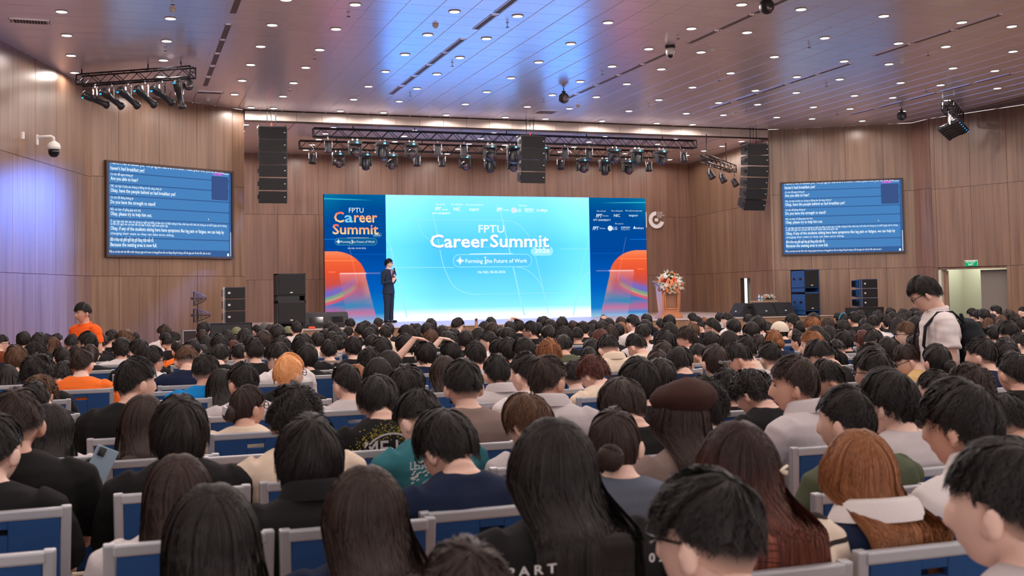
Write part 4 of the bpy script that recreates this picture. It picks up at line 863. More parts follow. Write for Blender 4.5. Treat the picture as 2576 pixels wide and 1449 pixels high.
# ------------------------------------------------------------------ LED wall
LX0, LX1, LZ0, LZ1, LY = 5.17, 14.89, .80, 4.33, 30.0
CX0, CX1 = 6.88, 13.03
def grid_vcol(name, x0, x1, z0, z1, nx, nz, fn, y=0.0):
    u = (np.arange(nx + 1)) / nx; v = (np.arange(nz + 1)) / nz; U, V = np.meshgrid(u, v)
    co = np.stack([x0 + (x1 - x0) * U, np.full_like(U, y), z1 + (z0 - z1) * V], -1).reshape(-1, 3)
    c = np.clip(fn(U.ravel(), V.ravel()), 0, 8); idx = np.arange((nx + 1) * (nz + 1)).reshape(nz + 1, nx + 1)
    F = np.stack([idx[1:, :-1], idx[1:, 1:], idx[:-1, 1:], idx[:-1, :-1]], -1).reshape(-1, 4)
    me = bpy.data.meshes.new(name); me.vertices.add(len(co)); me.vertices.foreach_set('co', co.ravel())
    me.loops.add(F.size); me.loops.foreach_set('vertex_index', F.ravel()); me.polygons.add(len(F)); me.polygons.foreach_set('loop_start', np.arange(0, F.size, 4)); me.polygons.foreach_set('loop_total', np.full(len(F), 4))
    me.update(calc_edges=True); ca = me.color_attributes.new('Col', 'FLOAT_COLOR', 'POINT'); ca.data.foreach_set('color', np.hstack([c, np.ones((len(c), 1))]).ravel()); return me
def L3(r, g, b): return np.array(lin(r, g, b)[:3])
def sm(x, a, b): t = np.clip((x - a) / (b - a), 0, 1); return t * t * (3 - 2 * t)
def ramp(t, stops):
    xs = [s[0] for s in stops]; cs = np.array([s[1] for s in stops]); return np.stack([np.interp(t, xs, cs[:, k]) for k in range(3)], -1)
def mixc(a, b, m): return a * (1 - m[:, None]) + b * m[:, None]
def side_fn(u, v):      # left banner, u to the right, v down
    ar = 3.53 / 1.71; w = v * ar        # same unit as u
    c = ramp(v, [(0, L3(0, 98, 158)), (.12, L3(0, 76, 150)), (.45, L3(0, 72, 158)), (.75, L3(0, 95, 190)), (.93, L3(20, 130, 205)), (1, L3(150, 200, 225))])
    c = mixc(c, L3(10, 130, 170)[None] * np.ones_like(c), .5 * (1 - sm(np.hypot(u, w * .8), .0, .42)))
    line = np.exp(-((w - (.075 + .02 * u)) / .006) ** 2) * (1 - sm(u, .3, .85)); c = c + line[:, None] * L3(60, 190, 180)[None]
    # orange shape: rounded top-right corner then a slanting side
    top = .445; edge = np.where(v < .66, .16 + .52 * np.sqrt(np.clip(1 - ((.66 - v) / (.66 - top)) ** 2, 0, 1)) * .98, .672 + (v - .66) * .52)
    inside = sm(edge - u, 0, .012) * (v > top)
    oc = ramp(v, [(top, L3(255, 140, 92)), (.52, L3(246, 100, 58)), (.62, L3(232, 84, 52)), (.70, L3(205, 80, 70)), (.78, L3(150, 90, 140)), (.86, L3(60, 120, 190)), (.92, L3(190, 100, 145)), (.97, L3(60, 135, 205)), (1, L3(150, 190, 225))])
    oc = mixc(oc, L3(225, 190, 140)[None] * np.ones_like(oc), .55 * sm(u - edge, -.16, 0) * sm(v, .55, .75) * (1 - sm(v, .78, .9)))
    oc = mixc(oc, L3(0, 140, 170)[None] * np.ones_like(oc), .75 * np.exp(-((v - (.93 - .16 * u)) / .03) ** 2) * sm(u, .15, .4))
    # rainbow streak
    cv = .855 - .10 * u - .22 * u * u; dv = v - cv; k = (1 - sm(u, .42, .55))
    for o_, col, wd in ((0, L3(245, 80, 70), .010), (-.022, L3(215, 170, 110), .010), (-.042, L3(120, 190, 100), .012), (-.075, L3(110, 110, 200), .03)):
        oc = mixc(oc, col[None] * np.ones_like(oc), .9 * k * np.exp(-((dv - o_) / wd) ** 2))
    ln = np.exp(-((v - .517) / .0032) ** 2) * (u < .5); oc = oc + ln[:, None] * L3(190, 110, 60)[None]
    ln = np.exp(-((v - .605) / .003) ** 2) * (u > .06) * (u < .18); oc = oc + ln[:, None] * L3(160, 110, 60)[None]
    c = mixc(c, oc, inside)
    # inner translucent panel
    le = .225 + np.clip(v - .63, 0, 1) * .36; p = sm(u - le, 0, .012) * (v > .615) * sm(1 - v, -.05, .02) * inside
    pc = ramp(v, [(.615, L3(236, 150, 150)), (.7, L3(190, 105, 120)), (.8, L3(165, 120, 160)), (.88, L3(40, 140, 190)), (.93, L3(205, 130, 165)), (1, L3(150, 190, 225))])
    c = mixc(c, pc, .55 * p); ln = np.exp(-((v - .617) / .004) ** 2) * (u > .24) * (u < .9); c = c + (ln * np.where(u < .68, 1, .25))[:, None] * L3(215, 190, 190)[None]
    # curved hairline across
    xl = .36 + (v - .33) * .45; ln = np.exp(-((u - xl) / .004) ** 2) * (v > .33) * (v < .70); c = c + ln[:, None] * L3(120, 130, 110)[None] * .6
    ln = np.exp(-((v - .352) / .002) ** 2) * (u < .3); c = c + ln[:, None] * L3(30, 120, 200)[None]
    ln = np.exp(-((v - .47) / .002) ** 2) * (u > .45); c = c + ln[:, None] * L3(20, 90, 170)[None] * .5
    return c
def center_fn(u, v):
    c = ramp(v, [(0, np.array([.30, .94, 2.6])), (.12, np.array([.22, .90, 2.5])), (.4, np.array([.10, .68, 2.4])), (.6, np.array([.12, .70, 2.4])), (.8, np.array([.19, .82, 2.5])), (.90, np.array([.30, .94, 2.5])), (.955, np.array([1.0, 1.1, 1.5])), (1, np.array([1.25, 1.25, 1.5]))])
    side = sm(np.abs(u - .5), .22, .5); c = c * (1 + .22 * side[:, None] * (1 - sm(v, .85, 1))[:, None]) + .05 * side[:, None]
    blob = np.exp(-(((u - .36) / .2) ** 2 + ((v - .52) / .13) ** 2)); c = c * (1 - .25 * blob[:, None] * np.array([1, .35, .1])[None]); return c
led = thing('stage_screen', 'wide stage screen reading FPTU Career Summit on bright cyan', 'screen', (0, 0, 0))
M_VC = emis_vcol('screen_content', 1.0)
mb = MB(); mb.box(((LX0 + LX1) / 2, LY + .09, (LZ0 + LZ1) / 2), (LX1 - LX0, .16, LZ1 - LZ0)); part('cabinet', mb, M_BLACK, led)
sp_me = grid_vcol('banner_panel', LX0, CX0, LZ0, LZ1, 150, 300, side_fn); sp_me.materials.append(M_VC)
link('banner_panel', sp_me, None, led, (0, LY - .002, 0))['label'] = 'dark blue side banner with orange rounded shape, left of the bright field'
rb = link('banner_panel', grid_vcol('banner_panel', CX1, LX1, LZ0, LZ1, 150, 300, lambda u, v: side_fn(1 - u, v)), M_VC, led, (0, LY - .002, 0)); rb['label'] = 'dark blue side banner with sponsor logos, right of the bright field'
link('bright_field', grid_vcol('bright_field', CX0, CX1, LZ0, LZ1, 120, 90, center_fn), M_VC, led, (0, LY - .002, 0))
EW = emis('screen_white', (1.15, 1.2, 1.3)); EWD = emis('screen_white_soft', lin(225, 240, 250)); EG = emis_vcol('gradient_lettering'); EC = emis('letter_pale_blue', lin(130, 205, 240)); EL = emis('line_pale', (.36, .88, 1.45)); EP = emis('pill_fill', (.10, .62, 1.3)); EPD = emis('pill_fill_dark', lin(16, 96, 150)); EPL = emis('pill_edge_dark', lin(70, 150, 190))
SHD = emis('letter_shade', (.12, .55, 1.25))
gy = LY - .006
for kind, (s, x0, x1, z, cap) in LED_TEXT:
    bold = {'w': .004, 'b': .02, 'i': .016, 'g': .02, 'p': .02, 'c': .02}[kind]; sh = .25 if kind == 'i' or s == 'FPT' else 0
    if kind in 'gc' or kind == 'p': bold = .018
    if kind == 'g': put_text(s, x0, x1, z, cap if s != 'reer' else cap * 1.38, EG, led, gy, bold, 0, grad=(lin(255, 218, 150), lin(255, 105, 90)))
    elif kind == 'p': 
        put_text(s, x0, x1, z, cap, EG, led, gy - .003, bold, 0, grad=((1.2, 1.15, .95), (1.25, .98, 1.02)))
        put_text(s, x0 + .015, x1 + .03, z - .05, cap, SHD, led, gy + .001, bold)
    elif kind == 'c': put_text(s, x0, x1, z, cap * 1.38, EC, led, gy, bold)
    else: put_text(s, x0, x1, z, cap, EW if CX0 < x0 < CX1 else EWD, led, gy - .002, bold * (1 if cap > .1 else .5), sh)
def strip(pts, wd, m, name='hairline', y=gy + .003, parent=led):
    pts = [Vector((p[0], p[1])) for p in pts]; V = []; F = []
    for i, p in enumerate(pts):
        t = (pts[min(i + 1, len(pts) - 1)] - pts[max(i - 1, 0)]).normalized(); nn = Vector((-t.y, t.x)) * (wd / 2); V += [(p.x + nn.x, y, p.y + nn.y), (p.x - nn.x, y, p.y - nn.y)]
    F = [(2 * i, 2 * i + 1, 2 * i + 3, 2 * i + 2) for i in range(len(pts) - 1)]; mb = MB(); mb.add(V, F); return part(name, mb, m, parent)
def rrect(x0, x1, z0, z1, r, n=8):
    P = []
    for cx, cz, a0 in ((x1 - r, z1 - r, 0), (x0 + r, z1 - r, PI / 2), (x0 + r, z0 + r, PI), (x1 - r, z0 + r, 1.5 * PI)):
        P += [(cx + r * math.cos(a0 + PI / 2 * k / n), cz + r * math.sin(a0 + PI / 2 * k / n)) for k in range(n + 1)]
    return P
def flat(P, m, name, y, parent):
    mb = MB(); mb.add([(x, y, z) for x, z in P], [tuple(range(len(P)))]); return part(name, mb, m, parent)
def spl(P, n=6):
    out = []
    for i in range(len(P) - 1):
        a, b, c, d = P[max(i - 1, 0)], P[i], P[i + 1], P[min(i + 2, len(P) - 1)]
        for k in range(n):
            t = k / n; out.append(tuple(.5 * ((2 * b[j]) + (-a[j] + c[j]) * t + (2 * a[j] - 5 * b[j] + 4 * c[j] - d[j]) * t * t + (-a[j] + 3 * b[j] - 3 * c[j] + d[j]) * t ** 3) for j in (0, 1)))
    return out + [tuple(P[-1])]
for wd, P in ((.035, [(10.149, 4.1), (10.261, 3.862), (10.484, 2.864), (10.61, 2.293), (10.791, 1.464), (10.932, .891)]), (.012, [(7.727, 3.759), (7.823, 3.454), (7.934, 3.232), (8.104, 3.093)]),
              (.022, [(8.215, 3.818), (8.311, 3.456), (8.47, 2.562), (8.581, 2.199), (8.806, 1.777), (9.183, 1.561), (9.594, 1.512)]), (.014, [(9.541, 3.639), (10.408, 3.635), (10.739, 3.551), (10.979, 3.351), (11.128, 3.15)]),
              (.018, [(11.301, 2.603), (11.499, 1.739), (11.682, .874)]), (.018, [(10.716, 2.287), (10.958, 2.233), (11.259, 2.029), (11.468, 1.74), (11.585, 1.393)]), (.014, [(13.026, 3.092), (12.929, 2.829), (12.689, 2.013)]),
              (.03, [(13.025, 2.126), (12.847, 2.012), (12.651, 1.694), (12.46, .856)]), (.025, [(6.886, 3.135), (6.995, 2.901), (7.154, 2.213), (7.315, 1.578), (7.447, .916)])):
    strip(spl(P), wd, EL)
for wd, a, b in ((.01, (7.37, 3.632), (10.02, 3.645)), (.012, (6.882, 2.813), (7.078, 2.813)), (.016, (7.015, 2.305), (8.844, 2.29)), (.01, (7.075, 1.539), (7.739, 1.527)), (.014, (9.506, 1.52), (13.02, 1.519)), (.012, (12.11, 2.808), (13.03, 2.805)), (.01, (9.528, 2.875), (11.214, 2.871))): strip([a, b], wd, EL)
def pill(x0, x1, z0, z1, fill, edge, wd):
    flat(rrect(x0, x1, z0, z1, (z1 - z0) / 2 - .001), fill, 'pill', gy + .002, led); P = rrect(x0, x1, z0, z1, (z1 - z0) / 2 - .001); strip(P + [P[0]], wd, edge, 'pill_edge', gy + .0005)
pill(8.816, 11.177, 2.30, 2.655, EP, EL, .02); pill(11.164, 11.854, 2.615, 2.875, emis('pill_light', (.35, .9, 1.5)), EL, .008)
pill(5.454, 6.624, 2.93, 3.122, EPD, EPL, .012); pill(6.503, 6.76, 3.152, 3.272, EPD, EPL, .008)
strip([(9.3, 2.655), (9.9, 2.665), (10.6, 2.655)], .04, EW, 'glow_bar'); strip([(5.8, 3.125), (6.1, 3.13), (6.4, 3.125)], .02, emis('glow_bar_warm', lin(255, 190, 160)), 'glow_bar')
for (sx, sz, r, ln) in ((9.013, 2.479, .085, EW), (5.553, 3.026, .05, EWD)):
    P = []
    for k in range(16):
        a = k * PI / 8; rr = r * (1.0 if k % 4 == 0 else (.42 if k % 4 == 2 else .55)); P.append((sx + rr * math.cos(a), sz + rr * math.sin(a)))
    flat(P, ln, 'star_mark', gy - .002, led); Q = [(sx + (x - sx) * 1.45, sz + (z - sz) * 1.45) for x, z in P]; strip(Q + [Q[0]], .01, ln, 'star_mark', gy - .001)
for x, z0, z1, wd in ((9.768, 2.385, 2.578, .02), (5.927, 2.977, 3.066, .012)):
    strip([(x, z0), (x, z1)], wd, EW, 'cursor_mark', gy - .002); [strip([(x - wd * 1.8, z), (x + wd * 1.8, z)], wd * .7, EW, 'cursor_mark', gy - .002) for z in (z0, z1)]
for x, z, r in ((10.655, 3.931, .085), (13.70, 3.416, .08)): flat([(x + r * math.cos(k * PI / 10), z + r * math.sin(k * PI / 10)) for k in range(20)], EWD, 'logo_disc', gy - .001, led)
for x, z, r in ((11.404, 3.943, .055), (14.504, 3.443, .05)): flat([(x - r, z - r * .8), (x + r, z - r * .8), (x, z + r)], EWD, 'logo_triangle', gy - .001, led)

# ------------------------------------------------------------------ side text screens
def side_screen(P, Q, label):
    d = Vector((Q[0] - P[0], Q[1] - P[1])).normalized(); rz = math.atan2(d.y, d.x)
    t = thing('text_screen', label, 'screen', (P[0], P[1], 0), rz, 'caption screens beside the stage')
    # local: x along the wall, -y into the room
    mb = MB(); x0, x1, z0, z1 = .295, 3.6, 2.455, 4.535; b = .048
    for c, dd in ((((x0 + x1) / 2, -.05, z1 - b / 2), (x1 - x0, .1, b)), (((x0 + x1) / 2, -.05, z0 + b / 2), (x1 - x0, .1, b)), ((x0 + b / 2, -.05, (z0 + z1) / 2), (b, .1, z1 - z0 - 2 * b)), ((x1 - b / 2, -.05, (z0 + z1) / 2), (b, .1, z1 - z0 - 2 * b))): mb.box(c, dd)
    part('bezel', mb, M_BEZ, t)
    mb = MB(); mb.box(((x0 + x1) / 2, -.035, (z0 + z1) / 2), (x1 - x0 - 2 * b, .03, z1 - z0 - 2 * b)); part('display', mb, S_BG, t)
    y = -.0515
    def fl(a, b_, c, e, m, name, yy=y, r=.03): return flat(rrect(a, b_, c, e, r, 3), m, name, yy, t)
    for za, zb in ((4.294, 4.487), (4.055, 4.28), (3.8, 4.039), (3.55, 3.784), (3.298, 3.534), (2.893, 3.282), (2.644, 2.877)): fl(.386, 3.49, min(za, zb) + .006, max(za, zb) - .006, S_PAN, 'caption_panel')
    fl(3.004, 3.474, 3.832, 4.39, S_DK, 'code_panel', y - .001)
    for s, a, b_, z in SCREEN_TEXT:
        big = s[0] in 'hADBOI' and s[:3] not in ('OK,', 'Ờ, ') and 'Đ' not in s[:2]; 
        cap = .078 if big else .05
        if s.startswith('Translator'): cap = .04
        put_text(s, a, min(b_, 3.53), z + .012, cap, S_TX, t, y - .002, .010 if big else .004)
    put_text('LEXIAI', 3.05, 3.306, 4.41, .06, S_MG, t, y - .002, .03)
    fl(3.53, 3.542, 2.52, 3.089, S_TX, 'scroll_bar', y - .002, .003)
    flat([(3.46 + .028 * math.cos(k * PI / 8), 2.553 + .035 * math.sin(k * PI / 8)) for k in range(16)], S_TX, 'round_button', y - .002, t)
    flat([(2.915, 3.345), (2.93, 3.375), (2.905, 3.39)], S_TX, 'pointer', y - .002, t)
M_BEZ = mat('bezel_dark', lin(66, 48, 46), .5); S_BG = emis('caption_bg', lin(58, 98, 155)); S_PAN = emis('caption_card', lin(74, 132, 192)); S_DK = emis('caption_dark', lin(60, 84, 135)); S_TX = emis('caption_text', lin(240, 250, 255), 1.15); S_MG = emis('logo_magenta', lin(240, 80, 220))
side_screen(A_, B_, 'large caption screen on the angled wall left of the stage')
side_screen(C_, D_, 'large caption screen on the angled wall right of the stage')

# ------------------------------------------------------------------ innovation centre sign on the stage back wall
sg = thing('wall_sign', 'white ring-shaped centre logo sign right of the stage screen', 'sign', (16.86, 33.2, 3.9)); PR = []
r0, r1 = .16, .285
a0, a1 = math.radians(92), math.radians(345); n = 28
V = []; 
for k in range(n + 1):
    a = a0 + (a1 - a0) * k / n
    for rr in (r0, r1):
        for yy in (0, -.04): V.append((rr * math.cos(a), yy, rr * math.sin(a)))
F = []
for k in range(n):
    b = 4 * k; F += [(b, b + 2, b + 6, b + 4), (b + 1, b + 5, b + 7, b + 3), (b, b + 4, b + 5, b + 1), (b + 2, b + 3, b + 7, b + 6)]
F += [(0, 1, 3, 2), (4 * n, 4 * n + 2, 4 * n + 3, 4 * n + 1)]
mb = MB(); mb.add(V, F); M_SIGN = mat('sign_white', lin(232, 226, 224), .5, emit=lin(232, 226, 224), es=.15); part('ring', mb, M_SIGN, sg)
mb = MB(); mb.box((.0, -.02, .0), (.11, .04, .10)); part('square', mb, M_SIGN, sg)
mb = MB(); mb.box((-.40, -.02, 0), (.06, .04, .52)); part('bar', mb, M_SIGN, sg)
for k, s in enumerate(('VIETNAM', 'NATIONAL', 'INNOVATION', 'CENTER')): put_text(s, .03, .03 + (.19, .21, .27, .17)[k], .235 - .052 * k, .036, M_SIGN, sg, -.02, .01)

# ------------------------------------------------------------------ ceiling fittings
ring = MB(); ring.lathe([(.086, 0), (.1, 0), (.1, -.006), (.084, -.010), (.08, 0)], n=20); ring_me = ring.mesh('trim_ring', True); ring_me.materials.append(M_WHITE)
dsk = MB(); dsk.lathe([(.082, -.001), (.08, -.006)], n=20); dsk_me = dsk.mesh('diffuser'); dsk_me.materials.append(M_DL)
sl = bpy.data.lights.new('downlight', 'SPOT'); sl.energy = DOWNLIGHT_W; sl.color = (1, .87, .80); sl.spot_size = math.radians(176); sl.spot_blend = .25; sl.shadow_soft_size = .06
ORDN = 'first second third fourth fifth sixth seventh eighth ninth tenth eleventh twelfth thirteenth fourteenth fifteenth sixteenth seventeenth eighteenth'.split()
XS = [-4.12, -2.5, -.9, .72, 2.33, 3.39, 4.99, 6.06, 7.67, 9.24, 10.34, 11.95, 13.56, 14.64, 16.24, 17.33, 18.93, 20.6, 22.2]; YS = [26.52 - 1.637 * k for k in range(16)]
def inhall(x, y, m=.3):
    for P, Q in zip(hall, hall[1:]):
        L = math.hypot(Q[0] - P[0], Q[1] - P[1]); 
        if ((Q[0] - P[0]) * (y - P[1]) - (Q[1] - P[1]) * (x - P[0])) / L > -m: return False
    return True
def downlight(x, y, z, label, grp, cat='ceiling light'):
    t = thing('downlight', label, cat, (x, y, z), 0, grp); link('trim_ring', ring_me, None, t); link('diffuser', dsk_me, None, t)
    l = bpy.data.objects.new('lamp', sl); COL.objects.link(l); l.parent = t; l.location = (0, 0, -.03)
for j, y in enumerate(YS):
    k = 0
    for x in XS:
        if not inhall(x, y, .12): continue
        k += 1
        if abs(y - 26.52) < .1 and x < 2.8: x = 2.86; 
        if j == 0 and x > 14.8: continue
        downlight(x, y, HC_ - .006, f'round recessed downlight, {ORDN[k-1]} from the left wall in the {ORDN[j]} row before the stage', 'hall ceiling downlights')
for i, x in enumerate((2.86, 5.03, 7.15, 9.32, 10.4, 12.56, 14.74, 16.9)):
    for j, y in enumerate((27.75, 28.84, 29.94, 31.05, 32.2)):
        if x == 10.4 and j != 2: continue
        downlight(x, y, SCZ - .003, f'round recessed downlight over the stage, {ORDN[i]} column from left, {ORDN[j]} row deep', 'stage ceiling downlights')
# air slots
def grille(x, y, lx, ly, label, name='air_grille', n=14, along_y=True, z=HC_, grp='ceiling air slots'):
    t = thing(name, label, 'air vent', (x, y, z - .001), 0, grp); mb = MB(); b = .012
    mb.box((0, ly / 2 - b / 2, -.004), (lx, b, .012)); mb.box((0, -ly / 2 + b / 2, -.004), (lx, b, .012)); mb.box((lx / 2 - b / 2, 0, -.004), (b, ly, .012)); mb.box((-lx / 2 + b / 2, 0, -.004), (b, ly, .012)); part('frame', mb, M_CEIL, t)
    mb = MB(); mb.box((0, 0, -.001), (lx - .01, ly - .01, .006)); part('backing', mb, M_VENTD, t)
    mb = MB()
    if along_y:
        for k in range(n): mb.box((0, -ly / 2 + ly * (k + .5) / n, -.005), (lx - .03, ly / n * .45, .008))
    else:
        for k in range(n): mb.box((-lx / 2 + lx * (k + .5) / n, 0, -.005), (lx / n * .45, ly - .03, .008))
    s = part('slats', mb, M_VENT, t); s['kind'] = 'stuff'; return t
SEG = [(16.62, 15.6), (15.5, 14.45), (17.74, 16.74), (19.56, 18.5), (20.67, 19.66), (21.8, 20.8), (22.9, 21.97), (24.05, 23.1)]
for i, x in enumerate((1.64, 5.67, 9.755, 13.83, 17.95)):
    for j, (a, b) in enumerate(SEG):
        if i == 4 and a > 24.2: continue
        grille(x, (a + b) / 2, .12, abs(a - b), f'narrow ceiling air slot, {ORDN[j]} segment of the {ORDN[i]} line from the left', n=16 if j > 2 else 20)
grille(-1.41, 19.14, .62, .26, 'dark wide ceiling grille near the left wall', n=14, along_y=False, grp='ceiling return grilles')
grille(1.8, 24.82, .56, .24, 'dark ceiling grille behind the left lighting truss', n=14, along_y=False, grp='ceiling return grilles')
grille(9.98, 25.55, .5, .45, 'square grey ceiling grille above the middle hanging speakers', n=12, along_y=False, grp='ceiling return grilles')
for i, (x, y) in enumerate([(.73, 17.73), (4.93, 17.62), (10.38, 24.45), (5.0, 24.4), (10.38, 17.96), (14.68, 17.99), (1.81, 25.55), (14.72, 24.5)]):
    t = thing('smoke_detector', f'small white smoke detector, {ORDN[i]} counted on the hall ceiling', 'smoke detector', (x, y, HC_), 0, 'ceiling smoke detectors')
    t['label'] = ['small white smoke detector above the left lighting truss', 'small white smoke detector in the blue-lit ceiling near the front slot', 'small smoke detector right of the black ball lamp before the middle speakers', 'small smoke detector at the left edge of the blue-lit ceiling', 'flat white detector just right of the white dome camera', 'flat white detector right of the fourth slot line', 'small detector by the grille behind the left truss', 'small detector far right before the right hanging speakers'][i]
    mb = MB(); mb.lathe([(.05, 0), (.055, -.02), (.05, -.03)], n=14); part('base', mb, M_WHITE, t, True); mb = MB(); mb.lathe([(.035, -.03), (.03, -.055), (.012, -.065)], n=12); part('sensor', mb, M_WHITE, t, True)
for i, y in enumerate((20.45, 17.18, 23.78)):
    for j, x in enumerate((.71, 3.38, 6.05, 9.24, 11.95, 14.64, 17.33)):
        t = thing('sprinkler', f'tiny ceiling sprinkler, {ORDN[j]} from left in the {["middle", "near", "far"][i]} row', 'sprinkler', (x, y, HC_ - .004), 0, 'ceiling sprinklers')
        mb = MB(); mb.lathe([(.03, 0), (.03, -.006)], n=10); mb.tube([(0, 0, -.004), (0, 0, -.07)], .01, 6); part('stem', mb, M_CHROME, t); mb = MB(); mb.lathe([(.03, -.07), (.03, -.075)], n=10); part('deflector', mb, M_BLACK, t)
# ball lamps
def ball(x, y, label, r=.12, z=HC_ - .22, hang=True):
    t = thing('ball_spotlight', label, 'spotlight', (x, y, z), 0, 'black ball spotlights'); mb = MB(); mb.ell((0, 0, 0), (r, r, r), 20, 14); part('housing', mb, M_BLACK, t, True)
    mb = MB(); mb.lathe([(r * .62, 0), (r * .55, .012), (.01, .014)], (0, -r * .8, -.03), 16, Matrix.Rotation(PI / 2, 3, 'X')); part('lens', mb, M_LENS, t, True)
    mb = MB(); mb.tube([(0, 0, r * .9), (.0, 0, HC_ - z)] if hang else [(0, 0, r * .9), (0, 0, r + .1)], .012, 6); mb.box((0, 0, r + .02), (.08, .05, .03)); part('bracket', mb, M_BLACK, t)
ball(9.5, 14.75, 'black ball spotlight cut by the top picture edge', z=HC_ - .1)
ball(9.2, 22.45, 'black ball spotlight in front of the blue-lit ceiling'); ball(18.5, 22.75, 'black ball spotlight left of the right lighting truss')
# dome camera on ceiling
t = thing('dome_camera', 'white dome security camera on the ceiling', 'security camera', (9.52, 18.02, HC_)); mb = MB(); mb.lathe([(.09, 0), (.095, -.03), (.085, -.05)], n=20); part('mount', mb, M_BLACK, t, True)
mb = MB(); mb.lathe([(.078, -.05), (.08, -.13), (.075, -.16), (.06, -.17)], n=20); part('housing', mb, M_WHITE, t, True); mb = MB(); mb.ell((0, 0, -.18), (.05, .05, .05)); part('lens_dome', mb, M_GLOSSB, t, True)
# wall camera
lrot = math.atan2(.951, .309) - PI / 2
t = thing('wall_camera', 'white security dome camera on a bracket on the left wall', 'security camera', (-1.50, 21.84, 4.52), 0)
mb = MB(); mb.bbox((.015, 0, -.02), (.03, .07, .19), .006, Matrix.Rotation(-.31, 3, 'Z')); part('wall_plate', mb, M_WHITE, t)
mb = MB(); mb.tube([(.02, 0, .03), (.25, .02, .055), (.29, .02, .03), (.295, .02, -.05)], [.032, .026, .026, .026], 10); part('bracket_arm', mb, M_WHITE, t, True)
mb = MB(); mb.lathe([(.03, -.03), (.1, -.08), (.118, -.14), (.115, -.19)], (.295, .02, 0), 22); part('shell', mb, M_WHITE, t, True)
mb = MB(); mb.lathe([(.098, -.19), (.1, -.24), (.085, -.29), (.05, -.325), (.005, -.335)], (.295, .02, 0), 22); part('lens_dome', mb, M_GLOSSB, t, True)
t = thing('wall_sensor', 'small white wall sensor left of the wall camera', 'sensor', (-1.70, 21.1, 4.47)); mb = MB(); mb.bbox((.03, 0, 0), (.05, .05, .13), .012, Matrix.Rotation(-.31, 3, 'Z')); part('sensor_case', mb, M_WHITE, t)
t = thing('wall_switch', 'small white wall switch in the dark recess', 'switch', (20.57, 24.5, 1.19)); mb = MB(); mb.bbox((-.005, 0, 0), (.02, .12, .1), .003); part('switch_plate', mb, M_WHITE, t)

# ------------------------------------------------------------------ trusses
def truss(name, label, P, Q, h=.21, dpt=.2, cell=.42, z=5.73, hangs=(), grp='lighting trusses'):
    P = Vector((P[0], P[1], z)); Q = Vector((Q[0], Q[1], z)); L = (Q - P).length; rz = math.atan2(Q.y - P.y, Q.x - P.x)
    t = thing(name, label, 'truss', P, rz, grp); r = .016
    for (yy, zz) in ((-dpt / 2, 0), (dpt / 2, 0), (-dpt / 2, -h), (dpt / 2, -h)): part('chord', MB().tube([(0, yy, zz), (L, yy, zz)], r, 6), M_TRUSS, t)
    n = int(L / cell)
    for s_, yy in ((0, -dpt / 2), (1, dpt / 2)):
        mb = MB()
        for k in range(n):
            a = L * k / n; b = L * (k + 1) / n; mid = (a + b) / 2
            mb.tube([(a, yy, -h), (mid, yy, 0)], .008, 4).tube([(mid, yy, 0), (b, yy, -h)], .008, 4)
        part('lacing', mb, M_TRUSS, t)['kind'] = 'stuff'
    mb = MB()
    for k in range(n + 1):
        a = L * k / n; mb.tube([(a, -dpt / 2, -h), (a, dpt / 2, -h)], .007, 4).tube([(a, -dpt / 2, 0), (a, dpt / 2, 0)], .007, 4)
        if k < n: mb.tube([(a, -dpt / 2, -h), (L * (k + 1) / n, dpt / 2, -h)], .007, 4)
    part('cross_brace', mb, M_TRUSS, t)['kind'] = 'stuff'
    mb = MB()
    for a in (0, L): mb.box((a, 0, -h / 2), (.02, dpt + .03, .02)).box((a, -dpt / 2, -h / 2), (.02, .02, h)).box((a, dpt / 2, -h / 2), (.02, .02, h)).tube([(a, -dpt / 2, -h), (a, dpt / 2, 0)], .008, 4)
    part('end_frame', mb, M_TRUSS, t)
    cb = MB(); k = 0; x = .3
    while x < L - .6:
        dx = random.uniform(.5, .9); cb.tube([(x, -.04, -h + .02), (x + dx * .5, .03, -h - random.uniform(0, .03)), (x + dx, -.03, -h + .02)], .012, 5); x += dx
    part('cable', cb, M_BLACK, t)
    for hx_, zt in hangs: part('hanger', MB().tube([(hx_, 0, -.0), (hx_, 0, zt - z)], .014, 6), M_TRUSS, t)
    return t
FY, RY = 27.4, 29.7
truss('lighting_truss', 'front black lattice truss across the stage opening', (4.47, FY), (15.18, FY), hangs=[(d, SCZ) for d in (1.0, 2.6, 5.1, 7.4, 9.7)])
truss('lighting_truss', 'rear black lattice truss behind the front one over the stage', (4.47, RY), (15.05, RY), hangs=[(d, SCZ) for d in (1.0, 3.4, 6.2, 9.0)])
LT0, LT1 = (-.80, 22.9), (1.25, 21.55)
truss('lighting_truss', 'black lattice truss with profile spots hanging near the left wall', LT0, LT1, z=5.93, h=.2, hangs=[(.05, HC_), (1.5, HC_), (2.2, HC_)])
RT0, RT1 = (20.4, 22.9), (18.75, 21.4)
truss('lighting_truss', 'black lattice truss seen end-on near the right wall', RT0, RT1, z=5.98, h=.22, dpt=.26, hangs=[(.2, HC_), (2.0, HC_)])
truss('lighting_truss', 'small black truss on the stage right wall behind hanging speakers', (14.95, 26.5), (17.2, 28.75), z=5.22, h=.2, hangs=[(.3, SCZ), (2.4, SCZ)])

